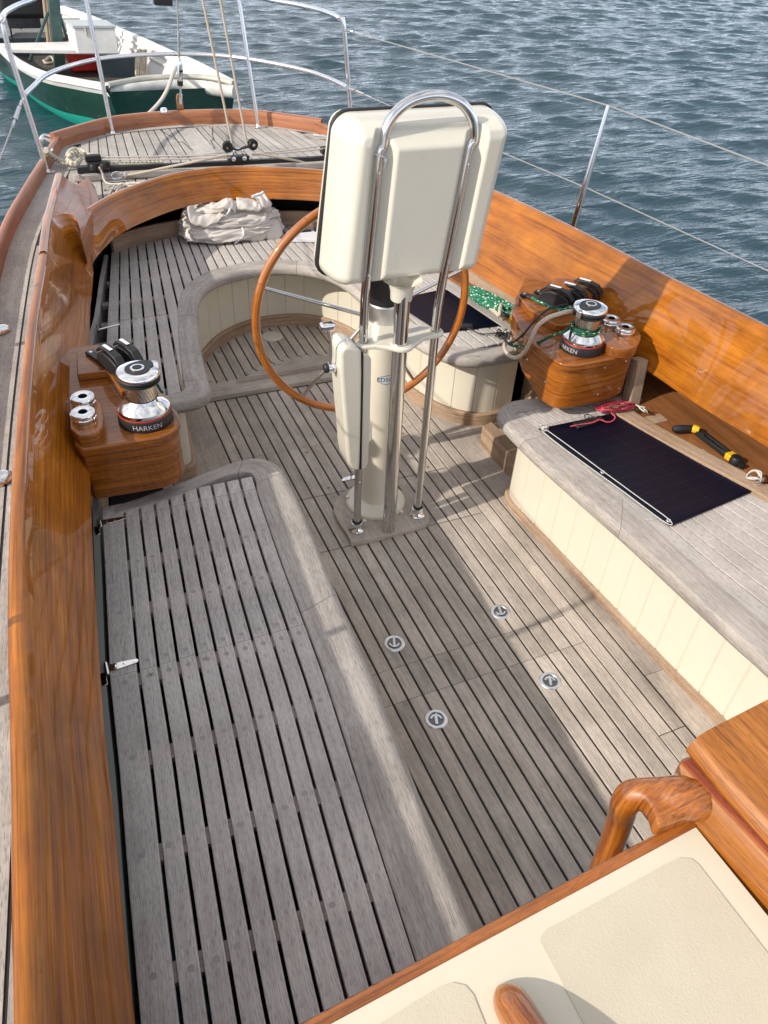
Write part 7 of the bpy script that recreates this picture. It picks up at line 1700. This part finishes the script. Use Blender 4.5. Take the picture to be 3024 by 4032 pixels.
mb = MB(); mb.lathe([(0, .02), (.012, .017), (.017, 0), (.012, -.015), (0, -.018)], tuple(P5(292, 352, .46)), 16); tag(mb.build('yellow_float', M['yellow']), 'small yellow ball partly hidden beside the right winch console, by the green rope', 'float')
# inner shelf it lies on, behind the curved bench
sh = [(1.145, .64), (1.12, 1.05), (1.05, 1.45), (1.25, 1.55), (1.36, 1.1), (1.47, .55)]
mb = MB(); mb.prism(sh, .372, .405); tag(mb.build('shelf', M['varnish_shelf']), 'brown varnished shelf beside the curved bench, under the heap of green rope', 'shelf')
mb = MB(); e = [P5(60, 62, .47), P5(200, 140, .47), P5(350, 215, .47)]; a = [(p.x, p.y) for p in e]; a = a+[(a[-1][0]+.12, a[-1][1]-.3)]; b_ = offset(a, -.02); mb.grid([[(*p, .40) for p in a], [(*p, .50) for p in a], [(*p, .50) for p in b_], [(*p, .40) for p in b_]], close_v=True)
tag(mb.build('fiddle_rail', M['pale_teak'], bevel=.002), 'pale teak fiddle rail along the shelf under the sunlit coaming, behind the green rope', 'rail')
# ---- ropes round the right winch
w0 = RW
pts = [PR(835, 322, .755), PR(790, 328, .757), PR(740, 343, .755), PR(680, 362, .748), PR(630, 390, .738), PR(580, 435, .71), PR(548, 500, .67), PR(520, 565, .62), PR(490, 620, .57), PR(435, 660, .52), PR(380, 645, .49), PR(345, 590, .47), PR(350, 535, .46), PR(375, 505, .46), PR(400, 540, .45), PR(430, 620, .43)]
line3('beige_sheet', 'beige rope leading from the right winch jaws and drooping over the console', pts, .0078, M['rope_beige'])
turn = [w0+Vector((.052*math.cos(a), .052*math.sin(a), .078+.006*a/6.28)) for a in np.linspace(rad(60), rad(60)+4.6*math.pi, 34)]
g = [PR(365, 552, .52), PR(400, 570, .53), PR(450, 580, .545), PR(520, 575, .575), PR(580, 555, .61), PR(640, 525, .65), PR(700, 495, .675), PR(760, 480, .69)]
turn2 = [w0+Vector((.053*math.cos(a), .053*math.sin(a), .076+.009*(a-rad(150))/6.28)) for a in np.linspace(rad(150), rad(150)+2*math.pi*1.25, 22)]
line3('green_sheet', 'dark green flecked rope wrapped round the right winch drum and led aft', g+turn2+[PR(1035, 440, .70)], .0062, M['rope_darkgreen'], k=4)
line3('black_line', 'thin black line curving from the right rope clutches down over the console', [PR(800, 275, .69), PR(740, 285, .70), PR(680, 300, .70), PR(630, 330, .69), PR(580, 375, .68), PR(530, 430, .65), PR(480, 490, .61), PR(420, 540, .56), PR(370, 555, .53), PR(345, 530, .50), PR(365, 500, .48)], .0038, M['rubber'], k=6)
line3('green_line', 'short piece of green rope passing through the right hand clutches', [PR(545, 225, .665), PR(580, 250, .665), PR(610, 262, .665), PR(700, 300, .672), PR(780, 310, .68), PR(815, 292, .69), PR(850, 310, .70)], .0055, M['rope_green'], k=6)
P4 = lambda x, y, z: P(*q4(x, y), z)
line3('green_line', 'short dark green rope entering the left clutches behind the left winch', [P4(445, 240, .685), P4(480, 262, .688), P4(515, 300, .69)], .005, M['rope_darkgreen'])
line3('green_line', 'dark green rope end behind the base of the left winch', [P4(960, 480, .66), P4(1000, 520, .60), P4(1030, 570, .50), P4(1045, 580, .42)], .005, M['rope_darkgreen'])
# ---- lifelines and stanchions of the left side (their shadows fall across the coaming and bench)
def side(y): return float(np.interp(y, [p[1] for p in RAIL], [p[0] for p in RAIL]))+.04
for y in (.75, -.82):
    t = thing('stanchion', 'stainless stanchion on the left rail, just outside the left picture edge' if y > 0 else 'stainless stanchion on the left rail near the cabin, outside the picture', 'stanchion', (side(y), y, .6))
    mb = MB(); mb.tube([(side(y), y, .61), (side(y)-.01, y, 1.0), (side(y)-.015, y, 1.24)], [.0125, .0105, .008], 12); mb.build('post', M['steel'], t)
